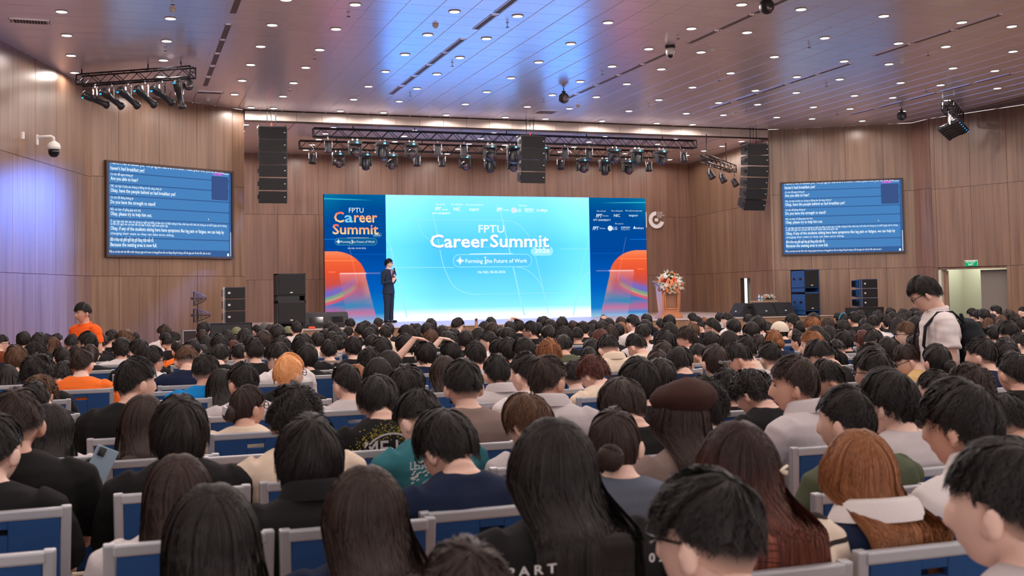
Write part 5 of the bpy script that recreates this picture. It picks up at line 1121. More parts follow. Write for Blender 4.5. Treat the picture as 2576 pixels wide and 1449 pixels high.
# ------------------------------------------------------------------ lamps
def moving_head(x, Y, zt, tilt, turn, label):
    t = thing('moving_head', label, 'stage light', (x, Y, zt), 0, 'moving head lamps over the stage'); s = 1.0
    part('clamp', MB().box((-.06, 0, -.03), (.03, .06, .08)).box((.06, 0, -.03), (.03, .06, .08)).tube([(-.06, -.03, 0), (-.06, .03, 0)], .02, 6).tube([(.06, -.03, 0), (.06, .03, 0)], .02, 6), M_CHROME, t)
    b = part('base_box', MB().bbox((0, 0, -.12), (.33, .24, .10), .02), M_LAMP, t)
    part('display', MB().box((.035, -.122, -.12), (.06, .006, .045)), M_LCD, b); part('handle', MB().tube([(-.10, -.12, -.10), (-.10, -.14, -.12), (-.04, -.14, -.12), (-.04, -.12, -.10)], .008, 5), M_CHROME, b)
    yk = part('yoke', MB().bbox((-.145, 0, -.30), (.05, .13, .26), .02).bbox((.145, 0, -.30), (.05, .13, .26), .02).bbox((0, 0, -.185), (.30, .13, .04), .015), M_LAMP, t, rot=(0, 0, turn))
    hd = MB(); hd.lathe([(.005, .17), (.07, .165), (.10, .12), (.112, .04), (.115, -.06), (.10, -.15), (.085, -.17)], n=18)
    h = part('head', hd, M_LAMP, yk, True, (0, 0, -.36), (tilt, 0, 0)); 
    le = part('lens', MB().lathe([(.078, -.172), (.05, -.185), (.004, -.19)], n=18), M_LENS, yk, True, (0, 0, -.36), (tilt, 0, 0))
    return t
rows2 = {'front': (FY, 5.51, [(893, 0), (962, 1), (1034.7, 0), (1231.8, 0), (1291, 1), (1366, 1), (1544.8, 0), (1602, 1), (1663, 0)]), 'rear': (RY, 5.51, [(851, 0), (919, 1), (984.5, 0), (1169, 0), (1231.8, 1), (1289.5, 0), (1464.7, 0), (1520, 1), (1577.5, 0)])}
def px2x(px, py, Y):   # photograph column -> world x on the truss plane (calibration of the hall, used once for placement)
    d = _r * ((px - 1287.92) / 2772.77) - _u * ((py - 615.77) / 2772.77) + _f; return d.x / d.y * Y
for row, (Y, zt, L) in rows2.items():
    for i, (px, down) in enumerate(L):
        moving_head(px2x(px, 375, Y), Y, zt, (-.15 if down else -1.15) + random.uniform(-.1, .1), random.uniform(-.25, .25), f'moving head lamp, {ORDN[i]} from left on the {row} stage truss')
def fresnel(x, y, zt, rx, rz, label, grp='small can lamps over the stage', s=1.0):
    t = thing('stage_can_lamp', label, 'stage light', (x, y, zt), rz, grp)
    part('yoke', MB().tube([(-.10, 0, -.26), (-.10, 0, -.10), (-.05, 0, -.06), (.05, 0, -.06), (.10, 0, -.10), (.10, 0, -.26)], .009, 5).tube([(0, 0, -.06), (0, 0, .03)], .014, 6), M_CHROME, t)
    h = part('housing', MB().lathe([(.02, .13), (.06, .12), (.075, .06), (.085, -.02), (.095, -.11), (.1, -.13)], n=16), M_LAMP, t, True, (0, 0, -.26), (rx, 0, 0))
    part('lens', MB().lathe([(.09, -.128), (.004, -.124)], n=16), M_LENS, t, True, (0, 0, -.26), (rx, 0, 0))
for i, (px, row) in enumerate([(825.5, 'front'), (1101, 'front'), (1166.6, 'front'), (1421, 'front'), (1481, 'front'), (1718.7, 'front'), (786, 'rear'), (1048, 'rear'), (1111, 'rear'), (1409, 'rear'), (1630.4, 'rear')]):
    Y = FY if row == 'front' else RY; fresnel(px2x(px, 385, Y), Y - .02, 5.51, random.uniform(-.3, .2), random.uniform(-.4, .4), f'small can lamp, {ORDN[i if i < 6 else i-6]} from left on the {row} stage truss')
for i, (px, py, Y) in enumerate([(1787, 412, 26.75), (1816, 407, 27.3), (1846, 400, 28.15)]): Y = 11.55 / (1 - px2x(px, py, 1.0)); fresnel(px2x(px, py, Y), Y, 5.0, -.5, .6, f'can lamp on the small truss by the right hanging speakers, {ORDN[i]} from left', 'can lamps on the small truss', 1)
def profile_spot(x, y, zt, rx, rz, label, grp):
    t = thing('profile_spotlight', label, 'stage light', (x, y, zt), rz, grp)
    part('yoke', MB().box((-.085, 0, -.19), (.012, .03, .24)).box((.085, 0, -.19), (.012, .03, .24)).box((0, 0, -.07), (.18, .03, .012)).tube([(0, 0, -.07), (0, 0, .02)], .016, 6), M_CHROME, t)
    hd = MB().lathe([(.03, .27), (.055, .26), (.07, .22), (.075, .1), (.07, .06), (.058, .04), (.058, -.20), (.075, -.21), (.078, -.27), (.07, -.28)], n=16)
    hd.box((0, .07, .2), (.05, .03, .08))
    h = part('housing', hd, M_LAMP, t, True, (0, 0, -.30), (rx, 0, 0)); part('lens', MB().lathe([(.066, -.27), (.004, -.262)], n=14), M_LENS, t, True, (0, 0, -.30), (rx, 0, 0))
    part('status_light', MB().box((.0, -.066, .235), (.05, .02, .02)), M_BLED, t, False, (0, 0, -.30), (rx, 0, 0))
    part('cable', MB().tube([(.0, 0, 0), (-.10, -.05, -.05), (-.13, -.10, -.15), (-.10, -.13, -.24)], .006, 5), M_BLACK, t)
lt = (Vector((LT1[0], LT1[1], 0)) - Vector((LT0[0], LT0[1], 0)))
for i in range(6):
    p = Vector((LT0[0], LT0[1], 0)) + lt * (.14 + .148 * i)
    rx = [-1.25, -1.05, -1.0, -1.0, -1.1, -.45][i]; rz = [-1.15, -1.0, -.95, -.95, -.95, -.6][i]
    profile_spot(p.x, p.y, 5.73, -rx, rz, f'black profile spotlight, {ORDN[i]} from the wall on the left truss', 'profile spots on the left truss')
rt = (Vector((RT1[0], RT1[1], 0)) - Vector((RT0[0], RT0[1], 0)))
for i in range(6):
    p = Vector((RT0[0], RT0[1], 0)) + rt * (.08 + .165 * i); profile_spot(p.x, p.y, 5.74, 1.15, 1.0, f'black profile spotlight, {ORDN[i]} from the wall on the right truss', 'profile spots on the right truss')
ball(1.18, 21.75, 'black ball spotlight at the end of the left lighting truss', .105, 5.62, False)

# added blue spot near the front truss, stands in for screen reflection on left wall
wl = bpy.data.lights.new('added_blue_spot', 'SPOT'); wl.energy = 13000; wl.color = (.12, .25, 1.0); wl.spot_size = math.radians(48); wl.spot_blend = 1.0; wl.shadow_soft_size = .15
wo = bpy.data.objects.new('added_blue_spot', wl); COL.objects.link(wo); wo.location = (5.0, 27.3, 5.0); wo.rotation_euler = (Vector((-1.15, 23.0, .9)) - Vector((5.0, 27.3, 5.0))).to_track_quat('-Z', 'Y').to_euler()

# ------------------------------------------------------------------ hanging line arrays
def array(x, n, h, ztop, label, curve, w=.67, rz=0.0, dp=.48):
    t = thing('line_array', label, 'loudspeaker', (x, 26.72, 0), rz, 'hanging speaker columns')
    part('fly_frame', MB().box((0, 0, ztop + .03), (w, .03, .025)).box((-w / 2 + .03, 0, ztop + .02), (.03, dp * .8, .03)).box((w / 2 - .03, 0, ztop + .02), (.03, dp * .8, .03)), M_TRUSS, t)
    for s_ in (-.1, .1): part('hanger_pole', MB().tube([(s_, 0, ztop + .03), (s_, 0, HC_)], .011, 6), M_BLACK, t)
    part('chain', MB().tube([(0, 0, ztop + .05), (0, 0, HC_)], .007, 5), M_BLACK, t); part('shackle', MB().bbox((0, 0, ztop + .07), (.035, .03, .09), .01), M_RED, t)
    z = ztop; y = 0.0; a = 0.0
    for i in range(n):
        a = curve[i]; rot = Matrix.Rotation(a, 3, 'X'); c = Vector((0, y, z)) + rot @ Vector((0, 0, -h / 2))
        mb = MB(); hw = w / 2; d1, d0 = dp / 2, -dp / 2; hh = h / 2 - .006
        P = [(-hw, d0, -hh), (hw, d0, -hh), (hw, d0, hh), (-hw, d0, hh), (-hw * .8, d1, -hh * .8), (hw * .8, d1, -hh * .8), (hw * .8, d1, hh * .8), (-hw * .8, d1, hh * .8)]
        mb.add([tuple(c + rot @ Vector(p)) for p in P], [(0, 3, 2, 1), (4, 5, 6, 7), (0, 1, 5, 4), (3, 7, 6, 2), (0, 4, 7, 3), (1, 2, 6, 5)]); cb = part('cabinet', mb, M_BLUEBOX, t)
        part('grille', MB().box(c + rot @ Vector((0, d0 - .008, 0)), (w - .03, .018, h - .03), rot), M_GRILLE, cb)
        part('badge', MB().box(c + rot @ Vector((hw - .06, d0 - .02, .01)), (.035, .006, .018), rot), M_LOGO, cb)
        for s_ in (-1, 1): part('side_handle', MB().box(c + rot @ Vector((s_ * (hw - .02), d0 + .12, 0)), (.05, .12, .1), rot), M_GRILLE, cb)
        e = rot @ Vector((0, 0, -h)); y += e.y; z += e.z
    return t
array(3.36, 6, .30, 5.60, 'black speaker column hanging left of the stage', [0, 0, .02, .05, .1, .16])
array(9.98, 4, .30, 5.585, 'black speaker column hanging in the middle of the stage opening', [0, .04, .09, .14])
array(16.66, 6, .30, 5.57, 'curved black speaker column hanging right of the stage', [.02, .06, .11, .17, .24, .34])

# ------------------------------------------------------------------ stage equipment
def sub(x, y, z, w, h, d, rz, label, side=None, grp='subwoofer cabinets'):
    t = thing('subwoofer', label, 'loudspeaker', (x, y, z), rz, grp)
    c = MB(); tt = .025; c.box((-w / 2 + tt / 2, 0, h / 2), (tt, d, h)).box((w / 2 - tt / 2, 0, h / 2), (tt, d, h)).box((0, 0, tt / 2), (w, d, tt)).box((0, 0, h - tt / 2), (w, d, tt)).box((0, d / 2 - tt / 2, h / 2), (w, tt, h)).box((0, 0, h * .22), (w, d, .015))
    cb = part('cabinet', c, side or M_BLACK, t); part('grille', MB().bbox((0, -d / 2 + .005, h * .61), (w - .06, .03, h * .73), .008), M_GRILLE, t)
    part('badge', MB().box((.0, -d / 2 - .013, h * .33), (.06, .006, .025)), M_LOGO, t)
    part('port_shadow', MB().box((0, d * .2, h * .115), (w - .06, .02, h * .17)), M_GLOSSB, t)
    if side: [part('side_handle', MB().box((-w / 2 - .001, yy, h * .6), (.01, .10, .06)), M_GLOSSB, t) for yy in (-.15, .15)]
    return t
sub(3.66, 26.05, STZ, .66, .62, .6, 0, 'lower black subwoofer of the tall pair left of the screen'); sub(3.66, 26.05, STZ + .625, .66, .655, .6, 0, 'upper black subwoofer of the tall pair left of the screen')
M_BLSIDE = mat('subwoofer_side_blue', lin(30, 74, 128), .45, bump=.2, bscale=200)
sub(17.28, 25.35, STZ, .48, .60, .62, .0, 'lower blue-sided subwoofer under the right caption screen', M_BLSIDE); sub(17.28, 25.35, STZ + .605, .48, .62, .62, .0, 'upper blue-sided subwoofer under the right caption screen', M_BLSIDE)
def ground_array(x, y, z, n, w, h, d, who, side=None):
    for i in range(n):
        t = thing('array_cabinet', f'{["bottom", "middle", "top"][i]} cabinet of the small speaker stack {who}', 'loudspeaker', (x, y, z + i * h), 0, 'small stacked array cabinets'); hh = h / 2 - .006
        mb = MB(); P = [(-w / 2, -d / 2, -hh), (w / 2, -d / 2, -hh), (w / 2, -d / 2, hh), (-w / 2, -d / 2, hh), (-w / 2 * .75, d / 2, -hh * .75), (w / 2 * .75, d / 2, -hh * .75), (w / 2 * .75, d / 2, hh * .75), (-w / 2 * .75, d / 2, hh * .75)]
        mb.add([(a, b, c + h / 2) for a, b, c in P], [(0, 3, 2, 1), (4, 5, 6, 7), (0, 1, 5, 4), (3, 7, 6, 2), (0, 4, 7, 3), (1, 2, 6, 5)]); part('cabinet', mb, side or M_BLACK, t)
        part('grille', MB().bbox((.0, -d / 2 - .006, h / 2), (w - .02, .02, h - .03), .005), M_GRILLE, t); part('badge', MB().box((-w / 2 + .1, -d / 2 - .02, h / 2), (.05, .006, .04)), M_LOGO, t)
        part('rigging_bar', MB().box((-w / 2 - .012, -d / 2 + .05, h / 2), (.015, .03, h * .98)).box((-w / 2 + .01, -d / 2 - .005, h / 2), (.012, .02, h * .98)), M_CHROME, t)
        part('side_panel', MB().box((-w / 2 * .93 - .02, .0, h / 2), (.015, d * .5, h * .6), Matrix.Rotation(.1, 3, 'Z')), M_GLOSSB, t)
ground_array(2.2, 24.0, 1.02, 3, .43, .25, .5, 'left of the stage'); ground_array(18.28, 24.2, 1.01, 3, .50, .245, .5, 'right of the stage', M_BLSIDE)
def case(x, y, w, d, h, label, rz=0):
    t = thing('flight_case', label, 'equipment case', (x, y, 0), rz, 'black speaker bases'); part('body', MB().bbox((0, 0, h / 2), (w, d, h), .01), M_BLACK, t)
    part('edge_trim', MB().box((-w / 2, -d / 2, h / 2), (.02, .02, h)).box((w / 2, -d / 2, h / 2), (.02, .02, h)).box((0, -d / 2, h), (w, .02, .02)), M_TRUSS, t); part('front_panel', MB().box((0, -d / 2 - .01, h * .5), (w * .4, .02, h * .8)), M_BLUEBOX, t)
case(2.12, 24.0, .84, .6, 1.01, 'tall black base under the small left speaker stack'); case(18.28, 24.2, .74, .6, 1.0, 'tall black base under the small right speaker stack')
# rack case with mixer lights
t = thing('rack_case', 'low black rack case with silver corners under the antennas', 'equipment case', (1.45, 24.4, 0)); part('body', MB().bbox((0, 0, .44), (.55, .5, .86), .01), mat('case_brown_black', lin(48, 34, 34), .5), t)
part('edge_trim', MB().box((0, -.25, .87), (.56, .02, .02)).box((-.275, -.25, .44), (.02, .02, .86)).box((.275, -.25, .44), (.02, .02, .86)).box((0, -.25, .44), (.02, .02, .86)), M_ALU, t); part('rack_unit', MB().box((.14, -.255, .72), (.22, .02, .18)), emis('rack_screen', lin(60, 120, 170), .5), t)
# antenna paddles
t = thing('antenna_stand', 'thin stand carrying two black fin antennas', 'antenna'); t.location = (1.47, 24.6, 0)
part('pole', MB().tube([(.03, 0, 0), (.03, 0, 1.42)], .012, 6).tube([(-.06, 0, .85), (-.06, 0, 1.3)], .005, 5), M_BLACK, t)
for zc, wd, hh in ((1.54, .24, .15), (1.18, .34, .145)):
    P = [(-.06, zc + hh), (-.02, zc + hh * .62), (wd * .6, zc + hh * .35), (wd * .8, zc), (wd * .6, zc - hh * .35), (-.02, zc - hh * .7), (-.06, zc - hh)]
    mb = MB(); P2 = [(-.05, zc + hh), (wd * .5, zc + hh * .55), (wd * .82, zc + hh * .2), (wd * .85, zc - hh * .15), (wd * .5, zc - hh * .55), (-.05, zc - hh)]
    for a, b in zip(P2, P2[1:] + P2[:1]): mb.tube([(a[0], 0, a[1]), (b[0], 0, b[1])], .009, 4)
    for k in range(7):
        x = -.02 + wd * .8 * k / 7; s_ = 1 - .75 * (k / 7); mb.tube([(x, 0, zc), (x - .02, 0, zc + hh * s_ * .85)], .006, 4).tube([(x, 0, zc), (x - .02, 0, zc - hh * s_ * .85)], .006, 4)
    mb.box((wd * .35, 0, zc), (wd * .9, .02, .018)); mb.box((-.08, 0, zc), (.06, .04, .05)); part('antenna', mb, M_BLACK, t)
# wedge monitors
def wedge(x, y, rz, label, w=.62, grp='stage wedge monitors', back=False):
    t = thing('wedge_monitor', label, 'loudspeaker', (x, y, STZ), rz, grp); prof = [(-.26, 0), (.26, 0), (.28, .10), (.22, .26), (.12, .345), (-.02, .36), (-.26, .06)]
    V = [(s_ * w / 2, a, b) for s_ in (-1, 1) for a, b in prof]; n = len(prof); mb = MB().add(V, [tuple(range(n)), tuple(range(n, 2 * n))[::-1]] + [(i, n + i, n + (i + 1) % n, (i + 1) % n) for i in range(n)]); part('cabinet', mb, M_BLACK, t)
    a = math.atan2(.30, .24); part('grille', MB().box((0, -.145, .215), (w - .05, .375, .012), Matrix.Rotation(a, 3, 'X')), M_GRILLE, t)
    part('badge', MB().box((0, -.205, .15), (.05, .03, .006), Matrix.Rotation(a, 3, 'X')), M_LOGO, t)
    part('rear_panel', MB().box((0, .255, .19), (w * .5, .02, .14), Matrix.Rotation(.3, 3, 'X')), M_GLOSSB, t); part('handle_slot', MB().box((w / 2, .05, .25), (.01, .12, .035), Matrix.Rotation(0, 3, 'X')), M_GLOSSB, t)
wedge(4.27, 26.0, PI - .15, 'left wedge monitor of the pair by the left banner'); wedge(4.78, 26.2, PI - .05, 'right wedge monitor of the pair by the left banner', .5)
wedge(15.55, 25.75, -PI / 2 + .2, 'wedge monitor turned sideways, leftmost right of the lectern', .5); wedge(16.02, 25.5, 0.02, 'middle wedge monitor right of the lectern', .58); wedge(16.62, 25.5, 0.0, 'wedge monitor next to the blue-sided subwoofers', .56)
# lectern with bouquet
M_LECT = wood('lectern_wood', lin(150, 84, 48), lin(214, 146, 100), .35, 26, 1.2); M_LECD = wood('lectern_wood_dark', lin(110, 66, 46), lin(160, 106, 76), .4, 26, 1.2)
def uvp(o):
    me = o.data; u = me.uv_layers.new(name='UVMap')
    for lp in me.loops: v = me.vertices[lp.vertex_index].co; u.data[lp.index].uv = (v.x + v.y * .7, v.z)
t = thing('lectern', 'carved wooden lectern carrying the large bouquet', 'lectern', (13.72, 26.4, STZ), -.12)
mb = MB(); P = lambda w, d, z: [(-w / 2, -d / 2, z), (w / 2, -d / 2, z), (w / 2, d / 2, z), (-w / 2, d / 2, z)]
mb.add(P(.46, .36, .14) + P(.56, .44, .86), [(0, 1, 5, 4), (1, 2, 6, 5), (2, 3, 7, 6), (3, 0, 4, 7), (3, 2, 1, 0), (4, 5, 6, 7)]); uvp(part('body', mb, M_LECT, t))
uvp(part('plinth', MB().bbox((0, 0, .05), (.60, .48, .1), .012).bbox((0, 0, .12), (.53, .42, .05), .01), M_LECT, t))
fr = MB(); [fr.box(c, d) for c, d in (((0, -.215, .26), (.36, .03, .03)), ((-.17, -.225, .5), (.03, .03, .46)), ((.17, -.225, .5), (.03, .03, .46)), ((0, -.235, .73), (.36, .03, .03)))]; uvp(part('front_frame', fr, M_LECT, t)); uvp(part('front_panel', MB().bbox((0, -.205, .49), (.28, .02, .40), .008), M_LECD, t))
uvp(part('top', MB().bbox((0, .02, .95), (.74, .46, .035), .012, Matrix.Rotation(.18, 3, 'X')), M_LECD, t)); uvp(part('neck_molding', MB().bbox((0, 0, .885), (.64, .46, .05), .012), M_LECD, t))
for s_ in (-1, 1): uvp(part('corner_volute', MB().tube([(s_ * .28, -.2, .84), (s_ * .34, -.24, .82), (s_ * .36, -.22, .76), (s_ * .31, -.2, .73)], .028, 8), M_LECD, t))
def flower_mesh(r, seed, pet=11, layers=3):
    rr = random.Random(seed); mb = MB(); mb.ell((0, 0, 0), (r * .4, r * .4, r * .4), 8, 6)
    for L in range(layers):
        for k in range(pet):
            a = 2 * PI * (k + .5 * L) / pet + rr.uniform(-.1, .1); el = .2 + .5 * L; R_ = r * (1 - .18 * L)
            d = Vector((math.cos(a) * math.cos(el), math.sin(a) * math.cos(el), math.sin(el))); s_ = Vector((-math.sin(a), math.cos(a), 0)) * r * .3
            p0 = d * r * .2; p1 = d * R_ * .75; p2 = d * R_ + Vector((0, 0, r * .15)); mb.add([p0, p1 - s_, p2, p1 + s_, p1 + Vector((0, 0, -r * .1))], [(0, 1, 4), (1, 2, 4), (2, 3, 4), (3, 0, 4)])
    return mb
FLC = [('flower_cream', lin(248, 232, 215)), ('flower_peach', lin(250, 190, 150)), ('flower_orange', lin(245, 130, 75)), ('flower_white', lin(250, 248, 245)), ('flower_yellow', lin(225, 215, 60)), ('flower_red', lin(215, 60, 60))]
FM = [mat(n, c, .6) for n, c in FLC]; M_LEAF = mat('leaf_green', lin(50, 84, 42), .5, noise=.2); M_FERN = mat('fern_pale', lin(188, 196, 190), .6)
def bouquet(loc, R, label, nfl, rot=(0, 0, 0)):
    t = thing('bouquet', label, 'flowers', loc); t.rotation_euler = rot; proto = [flower_mesh(R * .19, s_).mesh('flower', True) for s_ in range(3)]
    for me in proto: me.materials.append(FM[0])
    gr = (1 + 5 ** .5) / 2
    for k in range(nfl):
        zz = 1 - (k + .5) / nfl * 1.25; a = 2 * PI * k / gr; q = math.sqrt(max(0, 1 - zz * zz)); d = Vector((q * math.cos(a), q * math.sin(a), zz))
        o = link('flower', proto[k % 3], None, t, tuple(Vector((d.x * R, d.y * R * .95, d.z * R * .55)) * random.uniform(.92, 1.05)), d.to_track_quat('Z', 'Y').to_euler()); o.scale = (random.uniform(.7, 1.25),) * 3
        o.material_slots[0].link = 'OBJECT'; o.material_slots[0].material = FM[random.choices([0, 1, 2, 3, 5], [5, 4, 3, 4, .4])[0]] if not (d.y < -.2 and False) else FM[4]
    lf = MB()
    for k in range(70):
        a = random.uniform(0, 2 * PI); el = random.uniform(-.7, 1.2); d = Vector((math.cos(a) * math.cos(el), math.sin(a) * math.cos(el), math.sin(el) * .6)); s_ = d.cross(Vector((0, 0, 1))).normalized() * R * .07
        p0 = d * R * .75; p1 = d * R * 1.05; p2 = d * R * random.uniform(1.15, 1.35); lf.add([p0, p1 - s_, p2, p1 + s_], [(0, 1, 2, 3)])
    part('foliage', lf, M_LEAF, t)['kind'] = 'stuff'
    fe = MB()
    for k in range(26):
        a = random.uniform(0, 2 * PI); el = random.uniform(-.6, .9); d = Vector((math.cos(a) * math.cos(el), math.sin(a) * math.cos(el), math.sin(el) * .6)); fe.tube([d * R * .6, d * R * 1.2, d * R * 1.35 + Vector((0, 0, -.02))], [.008, .012, .003], 4)
    part('fern_sprays', fe, M_FERN, t)['kind'] = 'stuff'; part('holder', MB().lathe([(R * .5, -R * .35), (R * .75, -.02), (R * .6, .02)], n=14), M_LEAF, t, True); return t
bouquet((13.68, 26.17, STZ + .93), .31, 'large round bouquet of cream, peach and orange flowers on the lectern', 75, (1.0, 0, -.1))
# flower table
t = thing('side_table', 'low white-clothed table behind the wedge monitors', 'table', (16.62, 26.35, STZ)); part('tabletop', MB().bbox((0, 0, .39), (.62, .4, .025), .006), mat('table_wood_pale', lin(190, 165, 140), .4), t)
for a in (-.27, .27):
    for b in (-.16, .16): part('leg', MB().tube([(a, b, 0), (a, b, .38)], .015, 6), M_CHROME, t)
bouquet((16.75, 26.3, STZ + .50), .15, 'small orange and white flower arrangement on the low table', 34)
for i, (x, s_) in enumerate(((16.44, 1), (16.52, .85))):
    b = thing('water_bottle', ['taller clear water bottle on the low stage table', 'shorter clear water bottle by the small flowers'][i], 'bottle', (x, 26.3, STZ + .403), 0, 'bottles on the stage table'); b.scale = (s_,) * 3
    part('bottle_body', MB().lathe([(.028, 0), (.03, .01), (.03, .12), (.012, .16), (.012, .175)], n=12), mat('bottle_plastic', lin(190, 205, 210), .1), b, True); part('bottle_cap', MB().lathe([(.014, .175), (.014, .195)], n=10), mat('cap_blue', lin(60, 120, 190), .4), b); part('bottle_label', MB().lathe([(.0305, .05), (.0305, .09)], n=12), mat('label_blue', lin(70, 130, 190), .4), b)
t = thing('power_strip', 'orange cable box on the stage edge by the wedge monitors', 'power box', (4.05, 25.3, STZ)); part('box', MB().bbox((0, 0, .03), (.14, .1, .05), .01), M_ORANGE_P, t); part('cable', MB().tube([(0, 0, .05), (.03, .02, .13), (.08, .02, .14), (.12, .03, .06), (.3, .1, .01)], .007, 5), M_BLACK, t)
# ------------------------------------------------------------------ people: bodies
def head_pts(nu=40, nv=34, ears=True):
    """parametric head, centre at origin, face +Y; returns MB"""
    mb = MB(); a, b, c = .074, .094, .114; V = []
    for i in range(nv + 1):
        th = PI * (i + .02) / (nv + .04)
        for k in range(nu):
            ph = 2 * PI * k / nu
            x = a * math.sin(th) * math.sin(ph); y = b * math.sin(th) * math.cos(ph); z = c * math.cos(th)
            if z < 0:
                k1 = (-z / c); x *= 1 - .30 * k1 ** 1.4
                y = y * (1 - .12 * k1) + .012 * k1 if y > 0 else y * (1 - .42 * k1)
            if y > 0:
                y -= .010 * math.exp(-((abs(x) - .031) / .015) ** 2 - ((z - .012) / .013) ** 2)
                y += .004 * math.exp(-((z - .036) / .010) ** 2) * (abs(x) < .055)
                if -.05 < z < .012: y += .031 * math.exp(-(x / .013) ** 2) * (1 - (z + .05) / .062) ** .6 * (1 if z > -.044 else .5)
                y += .007 * math.exp(-(x / .021) ** 2 - ((z + .066) / .008) ** 2) + .008 * math.exp(-(x / .022) ** 2 - ((z + .10) / .014) ** 2)
                y -= .004 * math.exp(-(x / .03) ** 2 - ((z + .083) / .006) ** 2)
            V.append((x, y, z))
    F = [(i * nu + k, (i + 1) * nu + k, (i + 1) * nu + (k + 1) % nu, i * nu + (k + 1) % nu) for i in range(nv) for k in range(nu)] + [tuple(range(nu))[::-1], tuple(nv * nu + k for k in range(nu))]
    mb.add(V, F)
    if ears:
        for s_ in (-1, 1):
            R_ = Matrix.Rotation(s_ * -.45, 3, 'Z') @ Matrix.Rotation(-.15, 3, 'X')
            mb.ell((s_ * .089, -.014, -.012), (.011, .020, .032), 12, 8, R_); mb.ell((s_ * .080, -.002, -.036), (.009, .011, .013), 8, 6)
    return mb
def xf(mb, rot, loc):
    for i, p in enumerate(mb.v): q = rot @ Vector(p) + Vector(loc); mb.v[i] = (q.x, q.y, q.z)
    return mb
def merge(*ms):
    o = MB()
    for m in ms: o.add(m.v, m.f)
    return o
def ringloft(rings, n=20, e=2.4):   # rings: (cx,cy,cz,rx,ry)
    mb = MB(); V = []
    for (cx, cy, cz, rx, ry) in rings:
        for k in range(n):
            q = 2 * PI * k / n; cs, sn = math.cos(q), math.sin(q); V.append((cx + rx * math.copysign(abs(cs) ** (2 / e), cs), cy + ry * math.copysign(abs(sn) ** (2 / e), sn), cz))
    L = len(rings); F = [(i * n + k, i * n + (k + 1) % n, (i + 1) * n + (k + 1) % n, (i + 1) * n + k) for i in range(L - 1) for k in range(n)] + [tuple(range(n))[::-1], tuple((L - 1) * n + k for k in range(n))]
    return mb.add(V, F)
def remesh(mb, vox, name, smooth_it=3):
    me = mb.mesh('tmp'); o = bpy.data.objects.new('tmp', me); COL.objects.link(o)
    md = o.modifiers.new('r', 'REMESH'); md.mode = 'VOXEL'; md.voxel_size = vox; md.use_smooth_shade = True
    if smooth_it: s_ = o.modifiers.new('s', 'SMOOTH'); s_.iterations = smooth_it; s_.factor = .5
    dg = bpy.context.evaluated_depsgraph_get(); out = bpy.data.meshes.new_from_object(o.evaluated_get(dg)); out.name = name
    bpy.data.objects.remove(o); bpy.data.meshes.remove(me)
    return out
def fold(me, amp, seed):   # cloth folds: low-frequency displacement
    n = len(me.vertices); co = np.empty(n * 3); me.vertices.foreach_get('co', co); co = co.reshape(-1, 3); no = np.empty(n * 3); me.vertices.foreach_get('normal', no); no = no.reshape(-1, 3)
    rs = np.random.default_rng(seed); d = np.zeros(n)
    for k in range(7):
        w_ = rs.normal(size=3) * np.array([14, 14, 26]) * (1 + k * .35); d += np.sin(co @ w_ + rs.uniform(0, 6)) / (1 + k * .4)
    co += no * (d * amp)[:, None]; me.vertices.foreach_set('co', co.ravel()); me.update()
HEADC = Vector((0, .045, 1.085)); NECKB = Vector((0, -.02, .985))
def head_rot(yaw, pitch): return Matrix.Rotation(-math.radians(yaw), 3, 'Z') @ Matrix.Rotation(-math.radians(pitch), 3, 'X')
def head_c(pitch): return HEADC + Vector((0, .0016 * pitch, -.0013 * pitch))
_body = {}; 
def seated_parts(yaw, pitch, lod, arm):
    R_ = head_rot(yaw, pitch); c = head_c(pitch); hd = xf(head_pts(*((44, 38) if lod == 0 else (24, 20))), R_, c)
    neck = MB().tube([(0, -.035, .93), (0, -.02, 1.0), tuple(c + R_ @ Vector((0, -.022, -.05))), tuple(c + R_ @ Vector((0, -.012, 0)))], [.062, .054, .053, .05], 14)
    torso = ringloft([(0, -.02, .45, .17, .12), (0, -.03, .55, .155, .105), (0, -.035, .68, .16, .108), (0, -.04, .80, .175, .112), (0, -.045, .89, .185, .105), (0, -.045, .935, .172, .088), (0, -.04, .965, .13, .07), (0, -.032, .99, .075, .058), (0, -.03, 1.005, .055, .05)])
    ms = [hd, neck, torso]
    for s_ in (-1, 1):
        ms.append(MB().tube([(s_ * .15, -.04, .92), (s_ * .195, -.03, .89), (s_ * .225, .0, .76), (s_ * .225, .06, .66)], [.05, .054, .045, .036], 10))
        if arm == 0: ms.append(MB().tube([(s_ * .225, .06, .66), (s_ * .16, .22, .62), (s_ * .09, .30, .61), (s_ * .07, .36, .60)], [.04, .034, .026, .03], 10))
        ms.append(MB().tube([(s_ * .09, 0, .50), (s_ * .12, .22, .52), (s_ * .13, .42, .51), (s_ * .12, .44, .30), (s_ * .12, .42, .08), (s_ * .12, .46, .05), (s_ * .12, .56, .03)], [.085, .08, .065, .05, .04, .04, .03], 10))
    return ms
def body_mesh(yaw, pitch, lod, arm=0):
    k = (yaw, pitch, lod, arm)
    if k not in _body:
        mb = merge(*seated_parts(yaw, pitch, lod, arm)); _body[k] = remesh(mb, (.0072, .011, .02)[lod], 'seated_body', 2 if lod < 2 else 1)
        _body[k].materials.append(M_SKIN[0])
    return _body[k]
_shirt = {}
